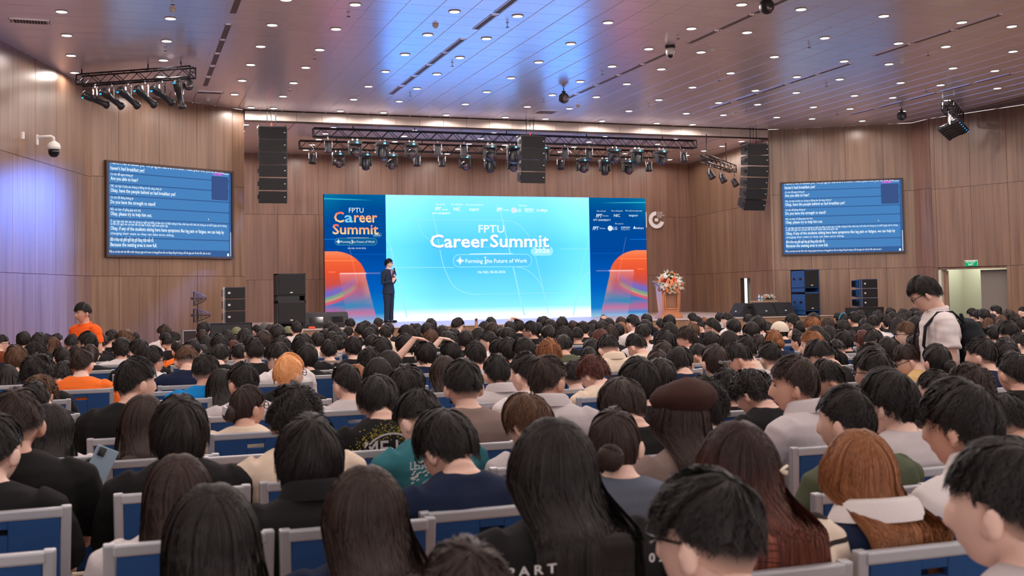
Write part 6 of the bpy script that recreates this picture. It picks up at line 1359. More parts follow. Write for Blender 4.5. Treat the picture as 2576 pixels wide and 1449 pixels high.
def shirt_mesh(lod, var, lean=0):
    k = (lod, var)
    if k not in _shirt:
        w_ = [1.0, 1.05, 1.1][var % 3]
        torso = ringloft([(0, -.02, .44, .185 * w_, .14), (0, -.03, .55, .178 * w_, .128), (0, -.04, .68, .185 * w_, .13), (0, -.048, .80, .197 * w_, .13), (0, -.05, .89, .203 * w_, .12), (0, -.048, .94, .185 * w_, .102), (0, -.042, .972, .142, .082), (0, -.036, .992, .098, .072), (0, -.033, 1.0, .078, .066)], 24)
        ms = [torso]
        for s_ in (-1, 1): ms.append(MB().tube([(s_ * .15, -.045, .925), (s_ * .2 * w_, -.035, .895), (s_ * .236 * w_, .0, .78), (s_ * .24 * w_, .035, .70)], [.062, .068, .066, .066], 12))
        me = remesh(merge(*ms), (.010, .014, .024)[lod], 'shirt', 3); fold(me, .0022 if lod < 2 else .0015, var + 3); _shirt[k] = me; me.materials.append(M_SH['K'])
    return _shirt[k]
def skin(name, c):
    m = mat(name, c, .5, noise=.06, nscale=9, spec=.4); b = m.node_tree.nodes['Principled BSDF']; b.inputs['Subsurface Weight'].default_value = 0.0; return m
M_SKIN = [skin('skin_light', lin(238, 200, 184)), skin('skin_mid', lin(228, 186, 168)), skin('skin_warm', lin(214, 166, 146))]
def cloth(n, c, nz=.08): return mat('fabric_' + n, c, .9, noise=nz, nscale=12, bump=.25, bscale=260, spec=.2)
M_SH = dict(K=cloth('black', lin(30, 29, 31)), N=cloth('navy', lin(26, 36, 62)), W=cloth('white', lin(222, 214, 214)), G=cloth('slate', lin(92, 98, 112)), O=cloth('orange', lin(250, 120, 50)), B=cloth('bright_blue', lin(20, 130, 205)),
    T=cloth('brown', lin(96, 66, 50)), C=cloth('cream', lin(226, 206, 186)), L=cloth('pale_grey', lin(196, 188, 190)), V=cloth('olive', lin(84, 90, 70)), Z=cloth('teal', lin(52, 112, 122)), Y=cloth('yellow', lin(218, 184, 128)), R=cloth('rust', lin(120, 60, 40)), M=cloth('taupe', lin(132, 114, 108)), H=None, S=None)
def cloth_pattern(name, kind):
    m = mat('fabric_' + name, (1, 1, 1), .9, spec=.2); nt = m.node_tree; b = nt.nodes['Principled BSDF']; tc = nt.nodes.new('ShaderNodeTexCoord'); cr = nt.nodes.new('ShaderNodeValToRGB'); cr.color_ramp.interpolation = 'CONSTANT'; e = cr.color_ramp.elements
    if kind == 'stripe':
        t_ = nt.nodes.new('ShaderNodeTexWave'); t_.bands_direction = 'Z'; t_.inputs['Scale'].default_value = 5.2; t_.inputs['Distortion'].default_value = 1.0; t_.inputs['Detail'].default_value = 0; t_.inputs['Detail Scale'].default_value = .3
        e[0].color = lin(50, 42, 44); e[1].position = .1; e[1].color = lin(226, 210, 192)
    else:
        t_ = nt.nodes.new('ShaderNodeTexNoise'); t_.inputs['Scale'].default_value = 22; t_.inputs['Detail'].default_value = 1
        e[0].color = lin(44, 70, 40); e[1].position = .5; e[1].color = lin(70, 100, 58); x = e.new(.56); x.color = lin(232, 205, 160); x = e.new(.64); x.color = lin(120, 160, 200); x = e.new(.72); x.color = lin(220, 90, 50)
    nt.links.new(tc.outputs['Object'], t_.inputs['Vector']); nt.links.new(t_.outputs['Fac' if kind != 'stripe' else 'Fac'], cr.inputs[0]); nt.links.new(cr.outputs[0], b.inputs['Base Color']); return m
M_SH['H'] = cloth_pattern('floral', 'floral'); M_SH['S'] = cloth_pattern('striped', 'stripe')

# ------------------------------------------------------------------ hair
def hair_mat(name, c1, c2, c3=None, rough=.5, spec=.25):
    m = bpy.data.materials.new(name); m.use_nodes = True; nt = m.node_tree; b = nt.nodes['Principled BSDF']; N = nt.nodes.new; Lk = nt.links.new
    uv = N('ShaderNodeUVMap'); sp = N('ShaderNodeSeparateXYZ'); Lk(uv.outputs[0], sp.inputs[0]); mp = N('ShaderNodeMapping'); mp.inputs['Scale'].default_value = (90, 3, 1); Lk(uv.outputs[0], mp.inputs[0])
    n = N('ShaderNodeTexNoise'); n.inputs['Scale'].default_value = 1; n.inputs['Detail'].default_value = 3; Lk(mp.outputs[0], n.inputs[0])
    cr = N('ShaderNodeValToRGB'); cr.color_ramp.elements[0].position = .3; cr.color_ramp.elements[1].position = .72; cr.color_ramp.elements[0].color = c1; cr.color_ramp.elements[1].color = c2; Lk(n.outputs[0], cr.inputs[0]); col = cr.outputs[0]
    if c3 is not None:   # tips colour further down the strand
        mr = N('ShaderNodeMapRange'); mr.inputs['From Min'].default_value = .18; mr.inputs['From Max'].default_value = .6; Lk(sp.outputs[1], mr.inputs['Value']); mx = N('ShaderNodeMix'); mx.data_type = 'RGBA'; Lk(mr.outputs[0], mx.inputs[0]); Lk(col, mx.inputs[6])
        n2 = N('ShaderNodeTexNoise'); n2.inputs['Scale'].default_value = 1; mp2 = N('ShaderNodeMapping'); mp2.inputs['Scale'].default_value = (26, .6, 1); Lk(uv.outputs[0], mp2.inputs[0]); Lk(mp2.outputs[0], n2.inputs[0]); cr2 = N('ShaderNodeValToRGB'); cr2.color_ramp.elements[0].position = .4; cr2.color_ramp.elements[1].position = .62; cr2.color_ramp.elements[0].color = c3[0]; cr2.color_ramp.elements[1].color = c3[1]; Lk(n2.outputs[0], cr2.inputs[0]); Lk(cr2.outputs[0], mx.inputs[7]); col = mx.outputs[2]
    Lk(col, b.inputs['Base Color']); b.inputs['Roughness'].default_value = rough; b.inputs['Specular IOR Level'].default_value = spec
    bp = N('ShaderNodeBump'); bp.inputs['Strength'].default_value = .5; bp.inputs['Distance'].default_value = .004; Lk(n.outputs[0], bp.inputs['Height']); Lk(bp.outputs[0], b.inputs['Normal']); return m
HM = {0: hair_mat('hair_black', lin(20, 18, 19), lin(50, 45, 44)), 1: hair_mat('hair_dark_brown', lin(34, 26, 25), lin(74, 58, 52)), 2: hair_mat('hair_brown', lin(46, 30, 24), lin(122, 88, 66)),
      3: hair_mat('hair_bleached_orange', lin(236, 150, 88), lin(255, 210, 150), rough=.5), 4: hair_mat('hair_reddish', lin(48, 26, 24), lin(110, 62, 54)), 5: hair_mat('hair_ginger', lin(90, 52, 34), lin(178, 118, 76), rough=.45),
      6: hair_mat('hair_streaked_auburn', lin(28, 20, 20), lin(66, 44, 40), (lin(76, 40, 38), lin(150, 84, 62))), 8: hair_mat('hair_grey', lin(60, 56, 56), lin(110, 104, 102))}
HM[7] = HM[9] = HM[10] = HM[0]
def fade_mat():
    m = bpy.data.materials.new('hair_fade'); m.use_nodes = True; nt = m.node_tree; b = nt.nodes['Principled BSDF']; N = nt.nodes.new
    uv = N('ShaderNodeUVMap'); sp = N('ShaderNodeSeparateXYZ'); nt.links.new(uv.outputs[0], sp.inputs[0]); cr = N('ShaderNodeValToRGB'); cr.color_ramp.elements[0].color = lin(46, 38, 36); cr.color_ramp.elements[0].position = .4; cr.color_ramp.elements[1].position = 1.0; cr.color_ramp.elements[1].color = lin(216, 174, 156)
    nt.links.new(sp.outputs[1], cr.inputs[0]); nt.links.new(cr.outputs[0], b.inputs['Base Color']); b.inputs['Roughness'].default_value = .7; return m
M_FADE = fade_mat()
TAU = math.radians(24)
def smooth01(x): x = np.clip(x, 0, 1); return x * x * (3 - 2 * x)
def skull(theta, phi, T):
    """theta from the crown axis (tilted back), phi 0=front; returns points offset by T along the ray"""
    x = np.sin(theta) * np.sin(phi); y = np.sin(theta) * np.cos(phi); z = np.cos(theta)
    y2 = y * math.cos(TAU) - z * math.sin(TAU); z2 = y * math.sin(TAU) + z * math.cos(TAU)
    r = 1 / np.sqrt((x / .076) ** 2 + (y2 / .096) ** 2 + (z2 / .116) ** 2) + T
    return np.stack([x * r, y2 * r, z2 * r], -1)
D2 = PI / 180
def ang_interp(phi, front, side, back, p=1.0):
    c = np.cos(phi); return np.where(c > 0, side + (front - side) * np.abs(c) ** p, side + (back - side) * np.abs(c) ** p)
STY = {  # front, side, back end angle; top thickness, rim thickness
    's': (86, 72, 84, .021, .009), 'm': (98, 84, 93, .028, .016), 'c': (94, 80, 91, .032, .022), 'f': (86, 68, 60, .024, .017), 'o': (98, 102, 118, .032, .030), 'q': (76, 76, 88, .034, .016), 'k': (86, 88, 112, .008, .012), 'd': (10, 88, 112, .002, .006)}
def surf(kind, phi, s, seed):
    """hair surface point for azimuth phi, parameter s in 0..1"""
    ph0 = seed * 1.7
    if kind in STY:
        fr, sd, bk, t0, t1 = STY[kind]; te = ang_interp(phi, fr, sd, bk) * D2
        th = s * te; te = te * (1 + .035 * np.sin(5 * phi + ph0) + .025 * np.sin(11 * phi + 2 * ph0)); th = s * te; lump = .003 * np.sin(3 * phi + ph0) * np.sin(4 * s + ph0) + .0025 * np.sin(7 * phi + 2 * ph0 + 5 * s)
        if kind == 'c': lump = lump * 2.2
        T = t0 + (t1 - t0) * s ** 1.5 + lump * np.minimum(1, s * 3)
        if kind == 'm': T = T + .008 * np.sin(PI * s) 
        if kind == 'd': th = (40 * D2 + s * (te - 40 * D2)); T = T * 0 + .004
        asym = .004 * np.sin(phi + ph0) * (1 - s)
        return skull(th, phi, T + asym)
    # long kinds: 'l' long, 'h' hat-long, 'p','b' pulled back caps
    if kind in 'pb':
        te = ang_interp(phi, 84, 88, 118) * D2; th = s * te; return skull(th, phi, .011 + .004 * np.sin(PI * s) - .004 * s + .0012 * np.sin(9 * phi + ph0))
    # long straight: first 38% over the skull, then the fall
    a = np.clip(s / .36, 0, 1); sgn = np.where(phi > PI, -1, 1); pa = np.where(phi > PI, 2 * PI - phi, phi)   # 0..pi, pi = back
    lim = 62 * D2; target = lim + (PI - lim) * (pa / PI); pe = pa + (target - pa) * smooth01(a * 1.15); phe = np.where(sgn > 0, pe, 2 * PI - pe)
    te = ang_interp(phe, 84, 92, 106) * D2; th = a * te; T = .012 + .010 * a + .013 * a * np.sin(phe) ** 2 + .002 * np.sin(5 * phi + ph0) * a
    P = skull(th, phe, T); g = np.clip((s - .36) / .64, 0, 1)[..., None]; 
    drop = .40 + .05 * np.sin(phi * 2 + ph0); z0 = P[..., 2:3]
    z = z0 - g * drop[..., None]
    back = smooth01((-.025 - z) / .115); x = P[..., 0:1] * (1 + .10 * smooth01(g * 3) + .08 * g); y = P[..., 1:2]
    yt = -.222 + .012 * np.sin(phi[..., None] * 2 + ph0) + .25 * x ** 2; yb = y + (np.minimum(yt, y) - y) * back
    w_ = .006 * np.sin(6 * z / .1 + phi[..., None] * 3) * g
    return np.concatenate([x + w_, yb, z], -1)
_hair = {}
def hair_mesh(kind, lod, seed):
    k = (kind, lod, seed)
    if k in _hair: return _hair[k]
    sk = {'t': 'l', 'k': 'k'}.get(kind, kind); rs = np.random.default_rng(seed * 13 + 5)
    nu, nv = [(56, 26), (40, 18), (24, 11)][lod]; long_ = sk == 'l'
    if long_: nv = int(nv * 1.7)
    u = np.arange(nu) / nu * 2 * PI; v = (np.arange(nv + 1)) / nv; U, S = np.meshgrid(u, v); 
    P = surf(sk, U.ravel(), S.ravel() * .99 + .005, seed).reshape(nv + 1, nu, 3)
    if sk in ('c',): P = P * (1 + rs.normal(0, .012, (nv + 1, nu, 1)))
    P = P * 0.992
    last = P[-1] * np.array([.80, .80, 1.0]) + np.array([0, 0, .012]) if not long_ else P[-1] * np.array([.55, .92, 1]) + np.array([0, 0, .02])
    V = [P.reshape(-1, 3), last]; UV = [np.stack([U.ravel() / (2 * PI), S.ravel() * (1 if long_ else .35)], -1), np.stack([u / (2 * PI), np.full(nu, 1 if long_ else .35)], -1)]; n0 = (nv + 2) * nu; F = []
    for i in range(nv + 1):
        for j in range(nu): F.append((i * nu + j, (i + 1) * nu + j, (i + 1) * nu + (j + 1) % nu, i * nu + (j + 1) % nu))
    F4 = np.array(F)
    # strands as thin ribbons following the surface
    cnt = {True: (3200, 900, 160), False: (2400, 800, 150)}[long_][lod]; seg = ((14, 9, 6) if long_ else (6, 5, 3))[lod]
    clumps = rs.uniform(0, 2 * PI, (140 if long_ else 90,)); ph = clumps[rs.integers(0, len(clumps), cnt)] + rs.normal(0, .045, cnt); ph = np.mod(ph, 2 * PI)
    if long_: s0 = rs.beta(.7, 2.2, cnt) * .5; ln = np.clip(rs.uniform(.5, 1.05, cnt), 0, 1.04 - s0)
    else: s0 = np.sqrt(rs.uniform(0, .8, cnt)) * .95; ln = rs.uniform(.28, .5, cnt) if sk != 's' else rs.uniform(.2, .36, cnt)
    if sk in 'pb': ln = np.minimum(rs.uniform(.4, .8, cnt), 1 - s0)
    t = np.linspace(0, 1, seg + 1); SS = s0[:, None] + ln[:, None] * t[None]; ext = np.clip(SS - 1, 0, None); SSc = np.minimum(SS, 1)
    amp = {'c': .13, 'm': .09, 's': .07, 'f': .08, 'l': .02, 'o': .05, 'q': .10}.get(sk, .015); fr = rs.uniform(3, 8, cnt)[:, None]; p2 = rs.uniform(0, 6, cnt)[:, None]
    PH = ph[:, None] + amp * np.sin(fr * t[None] * 1.6 + p2) * t[None] ** .6 + (.25 * SSc if not long_ else 0)
    C = surf(sk, np.mod(PH, 2 * PI).ravel(), SSc.ravel(), seed).reshape(cnt, seg + 1, 3)
    if ext.max() > 0: C[..., 2] -= ext * (.10 if not long_ else .38)
    rad = C / np.linalg.norm(C, axis=-1, keepdims=True); 
    if long_: rad[..., 2] *= .3
    lift = rs.uniform(-.001, .004, cnt)[:, None] + {'s': .008, 'm': .010, 'c': .012, 'f': .009, 'o': .004, 'q': .010}.get(sk, .001) * rs.uniform(0, 1, cnt)[:, None] * t[None] ** 2
    if sk == 'c': lift = lift + .006 * np.sin(fr * 2.4 * t[None] + p2)
    C = C + rad * lift[..., None]
    T_ = np.gradient(C, axis=1); W = np.cross(T_, rad); W /= (np.linalg.norm(W, axis=-1, keepdims=True) + 1e-9)
    wd = (np.array([.0016, .0028, .006])[lod] * rs.uniform(.6, 1.4, cnt))[:, None, None] * (1 - .85 * t ** 2)[None, :, None]
    tw = rs.uniform(-.6, .6, cnt)[:, None, None]; W = W + rad * tw; A1 = C - W * wd; A2 = C + W * wd
    R_ = np.stack([A1, A2], 2).reshape(-1, 3); uvr = np.stack([np.repeat((ph / (2 * PI) + rs.uniform(0, 1, cnt))[:, None], seg + 1, 1), SS * (1 if long_ else .35)], -1); uvr = np.repeat(uvr[:, :, None], 2, 2).reshape(-1, 2)
    b0 = (np.arange(cnt) * (seg + 1) * 2)[:, None] + (np.arange(seg) * 2)[None]; b0 = b0.ravel() + n0; FR = np.stack([b0, b0 + 1, b0 + 3, b0 + 2], -1)
    extra = MB()
    if sk == 'p':
        extra.tube([(0, -.105, .0), (0, -.135, .0), (0, -.15, -.05), (0, -.142, -.14), (0, -.135, -.24), (.005, -.13, -.30)], [.018, .022, .034, .032, .022, .006], 12)
    if sk == 'b': extra.ell((0, -.122, -.02), (.045, .036, .045), 16, 12); extra.tube([(.03 * math.cos(a), -.125 - .012 * math.sin(a * 1.3), -.02 + .035 * math.sin(a)) for a in np.linspace(0, 7, 18)], .013, 6)
    VV = np.concatenate(V + [R_]); UVV = np.concatenate(UV + [uvr]); FF = np.concatenate([F4, FR]); 
    if extra.v:
        o_ = len(VV); e = np.array(extra.v); VV = np.concatenate([VV, e]); UVV = np.concatenate([UVV, np.stack([np.arctan2(e[:, 0], e[:, 2] + .02) / 6.28 * .3, e[:, 2] * 1.2], -1)])
    me = bpy.data.meshes.new('hair'); allf = FF.tolist() + ([tuple(i + o_ for i in f) for f in extra.f] if extra.v else [])
    me.from_pydata(VV.tolist(), [], allf); me.polygons.foreach_set('use_smooth', [True] * len(allf)); uvl = me.uv_layers.new(name='UVMap'); li = np.empty(len(me.loops), int); me.loops.foreach_get('vertex_index', li); uvl.data.foreach_set('uv', UVV[li].ravel()); me.update(); me.materials.append(HM[0]); _hair[k] = me; return me
_fade = {}
def fade_mesh(lod, low):
    k = (lod > 1, low)
    if k in _fade: return _fade[k]
    nu, nv = (40, 8) if lod < 2 else (20, 4); u = np.arange(nu) / nu * 2 * PI; v = np.arange(nv + 1) / nv; U, S = np.meshgrid(u, v); a = ang_interp(U, 50, 55, 50) * D2; b = ang_interp(U, 50, 86, 103 if low else 99) * D2
    P = skull(a + (b - a) * S, U, .0095 - .0040 * S).reshape(-1, 3); 
    zz = P[:, 2]; bk = np.clip(-zz / .116, 0, 1); P[:, 1] = np.where(P[:, 1] < 0, P[:, 1] * (1 - .17 * bk), P[:, 1]); P[:, 0] *= (1 - .22 * bk ** 1.4)
    F = [(i * nu + j, (i + 1) * nu + j, (i + 1) * nu + (j + 1) % nu, i * nu + (j + 1) % nu) for i in range(nv) for j in range(nu)]; me = bpy.data.meshes.new('hair_fade'); me.from_pydata(P.tolist(), [], F); me.polygons.foreach_set('use_smooth', [True] * len(F))
    uvl = me.uv_layers.new(name='UVMap'); uvv = np.stack([U.ravel(), S.ravel() * (.8 if low else 1)], -1); li = np.empty(len(me.loops), int); me.loops.foreach_get('vertex_index', li); uvl.data.foreach_set('uv', uvv[li].ravel()); me.materials.append(M_FADE); _fade[k] = me; return me

# small wearables (head-local)
M_SPEC = mat('glasses_black', lin(20, 20, 24), .25); M_SPECM = mat('glasses_metal', lin(120, 116, 112), .3, .8)
def shared(fn, cache={}):
    if fn.__name__ not in cache: cache[fn.__name__] = fn()
    return cache[fn.__name__]
def glasses_me():
    mb = MB()
    for s_ in (-1, 1):
        mb.tube([(s_ * (.033 + .024 * math.cos(a)), .101 - .004 * abs(math.cos(a)), .010 + .019 * math.sin(a)) for a in np.linspace(0, 2 * PI, 15)], .0028, 5); mb.tube([(s_ * .057, .097, .014), (s_ * .078, .06, .014), (s_ * .083, .0, .012), (s_ * .081, -.03, -.004)], .0028, 5)
    mb.tube([(-.01, .106, .014), (.01, .106, .014)], .0024, 5); me = mb.mesh('glasses', True); me.materials.append(M_SPEC); return me
def mask_me():
    mb = MB(); V = []; n, m_ = 9, 6
    for i in range(m_):
        for k in range(n):
            a = (k / (n - 1) - .5) * 2; z = -.02 - .085 * i / (m_ - 1); V.append((a * .06 * (1 - .25 * (i / (m_ - 1)) ** 2), .118 - .055 * a * a - .02 * (i / (m_ - 1)) ** 2 + .004 * math.sin(i * 2), z))
    mb.add(V, [(i * n + k, i * n + k + 1, (i + 1) * n + k + 1, (i + 1) * n + k) for i in range(m_ - 1) for k in range(n - 1)])
    for s_ in (-1, 1): mb.tube([(s_ * .06, .065, -.03), (s_ * .082, -.02, -.002), (s_ * .06, .06, -.09)], .0016, 4)
    me = mb.mesh('face_mask', True); me.materials.append(mat('mask_white', lin(228, 228, 236), .8)); return me
def face_me():
    mb = MB()
    for s_ in (-1, 1):
        mb.ell((s_ * .031, .0835, .011), (.0125, .004, .0048), 10, 6); mb.tube([(s_ * .016, .094, .030), (s_ * .031, .094, .035), (s_ * .047, .085, .029)], [.0022, .0034, .0016], 5)
    me = mb.mesh('eyes', True); me.materials.append(mat('eye_dark', lin(30, 22, 20), .3)); return me
def lips_me():
    mb = MB(); mb.tube([(-.021, .074, -.067), (-.010, .0835, -.0655), (0, .0855, -.067), (.010, .0835, -.0655), (.021, .074, -.067)], [.001, .0040, .0044, .0040, .001], 6, squash=1.0); me = mb.mesh('lips', True); me.materials.append(mat('lip_pink', lin(176, 108, 98), .5)); return me
def collar(parent, m, w_=1.0, name='collar'):
    n = 24; V = []
    for k in range(n + 1):
        a = -PI / 2 - PI + (2 * PI) * k / n * .92 + .08 * PI; 
        for (r, z) in ((.068, 1.012), (.072, 1.045), (.086, 1.035), (.106, .985)): V.append((r * 1.08 * w_ * math.cos(a), -.028 + r * w_ * .95 * math.sin(a), z - .012 * (1 + math.sin(a))))
    F = [(4 * i + j, 4 * i + j + 1, 4 * (i + 1) + j + 1, 4 * (i + 1) + j) for i in range(n) for j in range(3)]; return part(name, MB().add(V, F), m, parent, True)
CAPM = {7: mat('cap_camouflage', lin(120, 120, 90), .9, noise=.5, nscale=30), 8: mat('cap_grey', lin(88, 86, 88), .9), 9: mat('cap_cream', lin(222, 208, 190), .85), 10: mat('cap_black', lin(34, 34, 38), .8)}
M_PEAK = mat('cap_peak_peach', lin(226, 160, 140), .8)
def add_cap(parent, code, M4, backward=False):
    mb = MB(); n, m_ = 24, 8; V = []
    for i in range(m_ + 1):
        th = PI / 2 * (i + .3) / (m_ + .3) * 1.06
        for k in range(n): a = 2 * PI * k / n; V.append((.102 * math.sin(th) * math.cos(a), .122 * math.sin(th) * math.sin(a) - .005, .02 + .122 * math.cos(th)))
    mb.add(V, [(i * n + k, (i + 1) * n + k, (i + 1) * n + (k + 1) % n, i * n + (k + 1) % n) for i in range(m_) for k in range(n)] + [tuple(range(n))[::-1]])
    o = part('cap', mb, CAPM[code], parent, True); o.matrix_local = M4
    pk = MB(); V = []
    for k in range(9):
        a = PI * (.2 + .6 * k / 8); V += [(.1 * math.cos(a), .112 * math.sin(a), .025), (.12 * math.cos(a), .112 * math.sin(a) + .075 * math.sin((a - .2 * PI) / .6), .012)]
    pk.add(V, [(2 * i, 2 * i + 1, 2 * i + 3, 2 * i + 2) for i in range(8)]); q = part('cap_peak', pk, M_PEAK if code == 9 else CAPM[code], o)
def person_at(X, Yh, ztop, kind, hc, yaw, pitch, sh, ex, wpx, label, seed):
    lod = 0 if wpx > 92 else (1 if wpx > 46 else 2); yw = yaw; pt = 24 * pitch if kind != 'l' else 8 * pitch
    if lod == 2: yw = int(round(yaw / 30) * 30); 
    s_ = .95 * (max(.85, min(1.05, ztop / 1.19))) ** .7; rz = 0.0
    c = head_c(pt); top = c.z + .137 + (.008 if kind in 'mc' else 0); 
    # body turned a little toward where the head looks, so the neck stays natural
    bt = -math.radians(yw) * .35; hy = yw * .65
    hyq = int(round(hy / 10) * 10) if lod < 2 else int(round(hy / 20) * 20)
    t = thing('person', label, 'person', (0, 0, 0), bt, 'seated audience')
    t.scale = (s_,) * 3; off = Matrix.Rotation(bt, 3, 'Z') @ Vector((c.x, c.y, 0)); t.location = (X - off.x * s_, Yh - off.y * s_, ztop - top * s_)
    arm = 1 if ('a' in ex) else 0
    bm_ = body_mesh(hyq, pt, lod, arm); b = link('body', bm_, None, t); omat(b, M_SKIN[seed % 3])
    shm = shirt_mesh(lod, seed % 3); s2 = link('shirt', shm, None, t); omat(s2, M_SH[sh])
    Rh = head_rot(hyq, pt); M4 = Matrix.Translation(c) @ Rh.to_4x4()
    hk = 'q' if (kind == 'm' and abs(yaw) >= 60) else kind; hs = seed % 2 if lod else seed % 3
    h = link('hair', hair_mesh(hk, lod, hs), None, t); h.matrix_local = M4; omat(h, HM[hc]); 
    if seed % 5 in (1, 3) and kind in 'mcs': h.matrix_local = M4 @ Matrix.Scale(-1, 4, (1, 0, 0))
    if kind in 'fsq' or hk == 'q': f_ = link('hair_fade', fade_mesh(lod, kind == 's'), None, t); f_.matrix_local = M4
    if 'g' in ex: g_ = link('glasses', shared(glasses_me), None, t); g_.matrix_local = M4
    if abs(yaw) >= 60 and lod < 2:
        e_ = link('eyes', shared(face_me), None, t); e_.matrix_local = M4; l_ = link('lips', shared(lips_me), None, t); l_.matrix_local = M4
    if 'k' in ex: g_ = link('face_mask', shared(mask_me), None, t); g_.matrix_local = M4
    if 'c' in ex: collar(t, M_SH['W'] if sh in 'NW' else M_SH[sh], 1.25 if kind == 'l' else 1.0)
    if kind == 'k': add_cap(t, hc, M4)
    return t, M4, s_
# ------------------------------------------------------------------ chairs
fr = MB(); W_, T_ = .40, .032
fr.bbox((0, -.035, .885), (W_, .030, T_), .006); fr.bbox((-W_ / 2 - .003, -.015, .66), (T_, .030, .49), .006, Matrix.Rotation(.07, 3, 'X') @ Matrix.Rotation(-.02, 3, 'Y')); fr.bbox((W_ / 2 + .003, -.015, .66), (T_, .030, .49), .006, Matrix.Rotation(.07, 3, 'X') @ Matrix.Rotation(.02, 3, 'Y'))
for i, p in enumerate(fr.v): fr.v[i] = (p[0], p[1], p[2])
ch_frame = fr.mesh('back_frame'); ch_frame.materials.append(M_ALU)
pn = MB(); rt_ = Matrix.Rotation(.07, 3, 'X')
for c, d in (((-.115, -.021, .65), (.15, .022, .44)), ((.115, -.021, .65), (.15, .022, .44)), ((0, -.018, .627), (.08, .022, .395)), ((0, -.034, .857), (.08, .022, .026))): pn.bbox(c, d, .004, rt_)
ch_panel = pn.mesh('back_panel'); ch_panel.materials.append(M_BLUE)
se = MB().bbox((0, .21, .42), (.40, .42, .06), .02); ch_seat = se.mesh('seat', True); ch_seat.materials.append(M_BLUE)
sf = MB().box((0, .0, .385), (.40, .02, .02)).box((0, .40, .385), (.40, .02, .02)).box((-.195, .2, .385), (.02, .4, .02)).box((.195, .2, .385), (.02, .4, .02)); ch_sf = sf.mesh('seat_frame'); ch_sf.materials.append(M_ALU)
lg = MB().tube([(0, 0, .42), (0, 0, 0)], .013, 6); ch_leg = lg.mesh('leg'); ch_leg.materials.append(M_ALU)
def chair(x, y, label):
    t = thing('banquet_chair', label, 'chair', (x, y + .035, 0), random.uniform(-.02, .02), 'audience chairs')
    link('back_frame', ch_frame, None, t); link('back_panel', ch_panel, None, t)
    if y < 9:
        link('seat', ch_seat, None, t); link('seat_frame', ch_sf, None, t)
        for a in (-.19, .19):
            for b in (0.01, .39): link('leg', ch_leg, None, t, (a, b, 0))
    else: link('seat', ch_seat, None, t)
for x, y, lb in CHAIRS: chair(x, y, lb)

# ------------------------------------------------------------------ hands
def hand_mb(scale=1.0, curl=.5, side=1):
    """right/left hand: wrist at origin, fingers along +Z, palm facing -Y"""
    mb = MB(); V = MB(); mb.tube([(0, 0, -.03), (0, 0, .0), (0, 0, .03), (0, 0, .075), (0, 0, .09)], [.024, .026, .036, .040, .036], 12, squash=.42)
    for i, (x, L) in enumerate(((-.030, .070), (-.010, .080), (.010, .074), (.029, .058))):
        p = Vector((x * side, 0, .082)); d = Vector((x * side * 1.2, 0, 1)).normalized(); a = 0; pts = [p - d * .02]; pts.append(p)
        for seg, fr_ in enumerate((.42, .32, .26)):
            a += curl * (.55 + .35 * seg); q = Vector((d.x, -math.sin(a), math.cos(a))).normalized(); p = p + q * (L * fr_); pts.append(p)
        mb.tube(pts, [.0095, .0095, .0088, .008, .006], 8)
    mb.tube([(.022 * side, 0, .015), (.045 * side, -.012, .045), (.052 * side, -.024, .072), (.048 * side, -.03, .092)], [.014, .0125, .0105, .007], 8)
    for i, v in enumerate(mb.v): mb.v[i] = (v[0] * scale, v[1] * scale, v[2] * scale)
    return mb
def place_hand(wrist, direction, palm, scale=.95, curl=.5, side=1):
    d = Vector(direction).normalized(); y = -Vector(palm); y = (y - d * y.dot(d)).normalized(); x = y.cross(d); R_ = Matrix((x, y, d)).transposed(); return xf(hand_mb(scale, curl, side), R_, wrist)

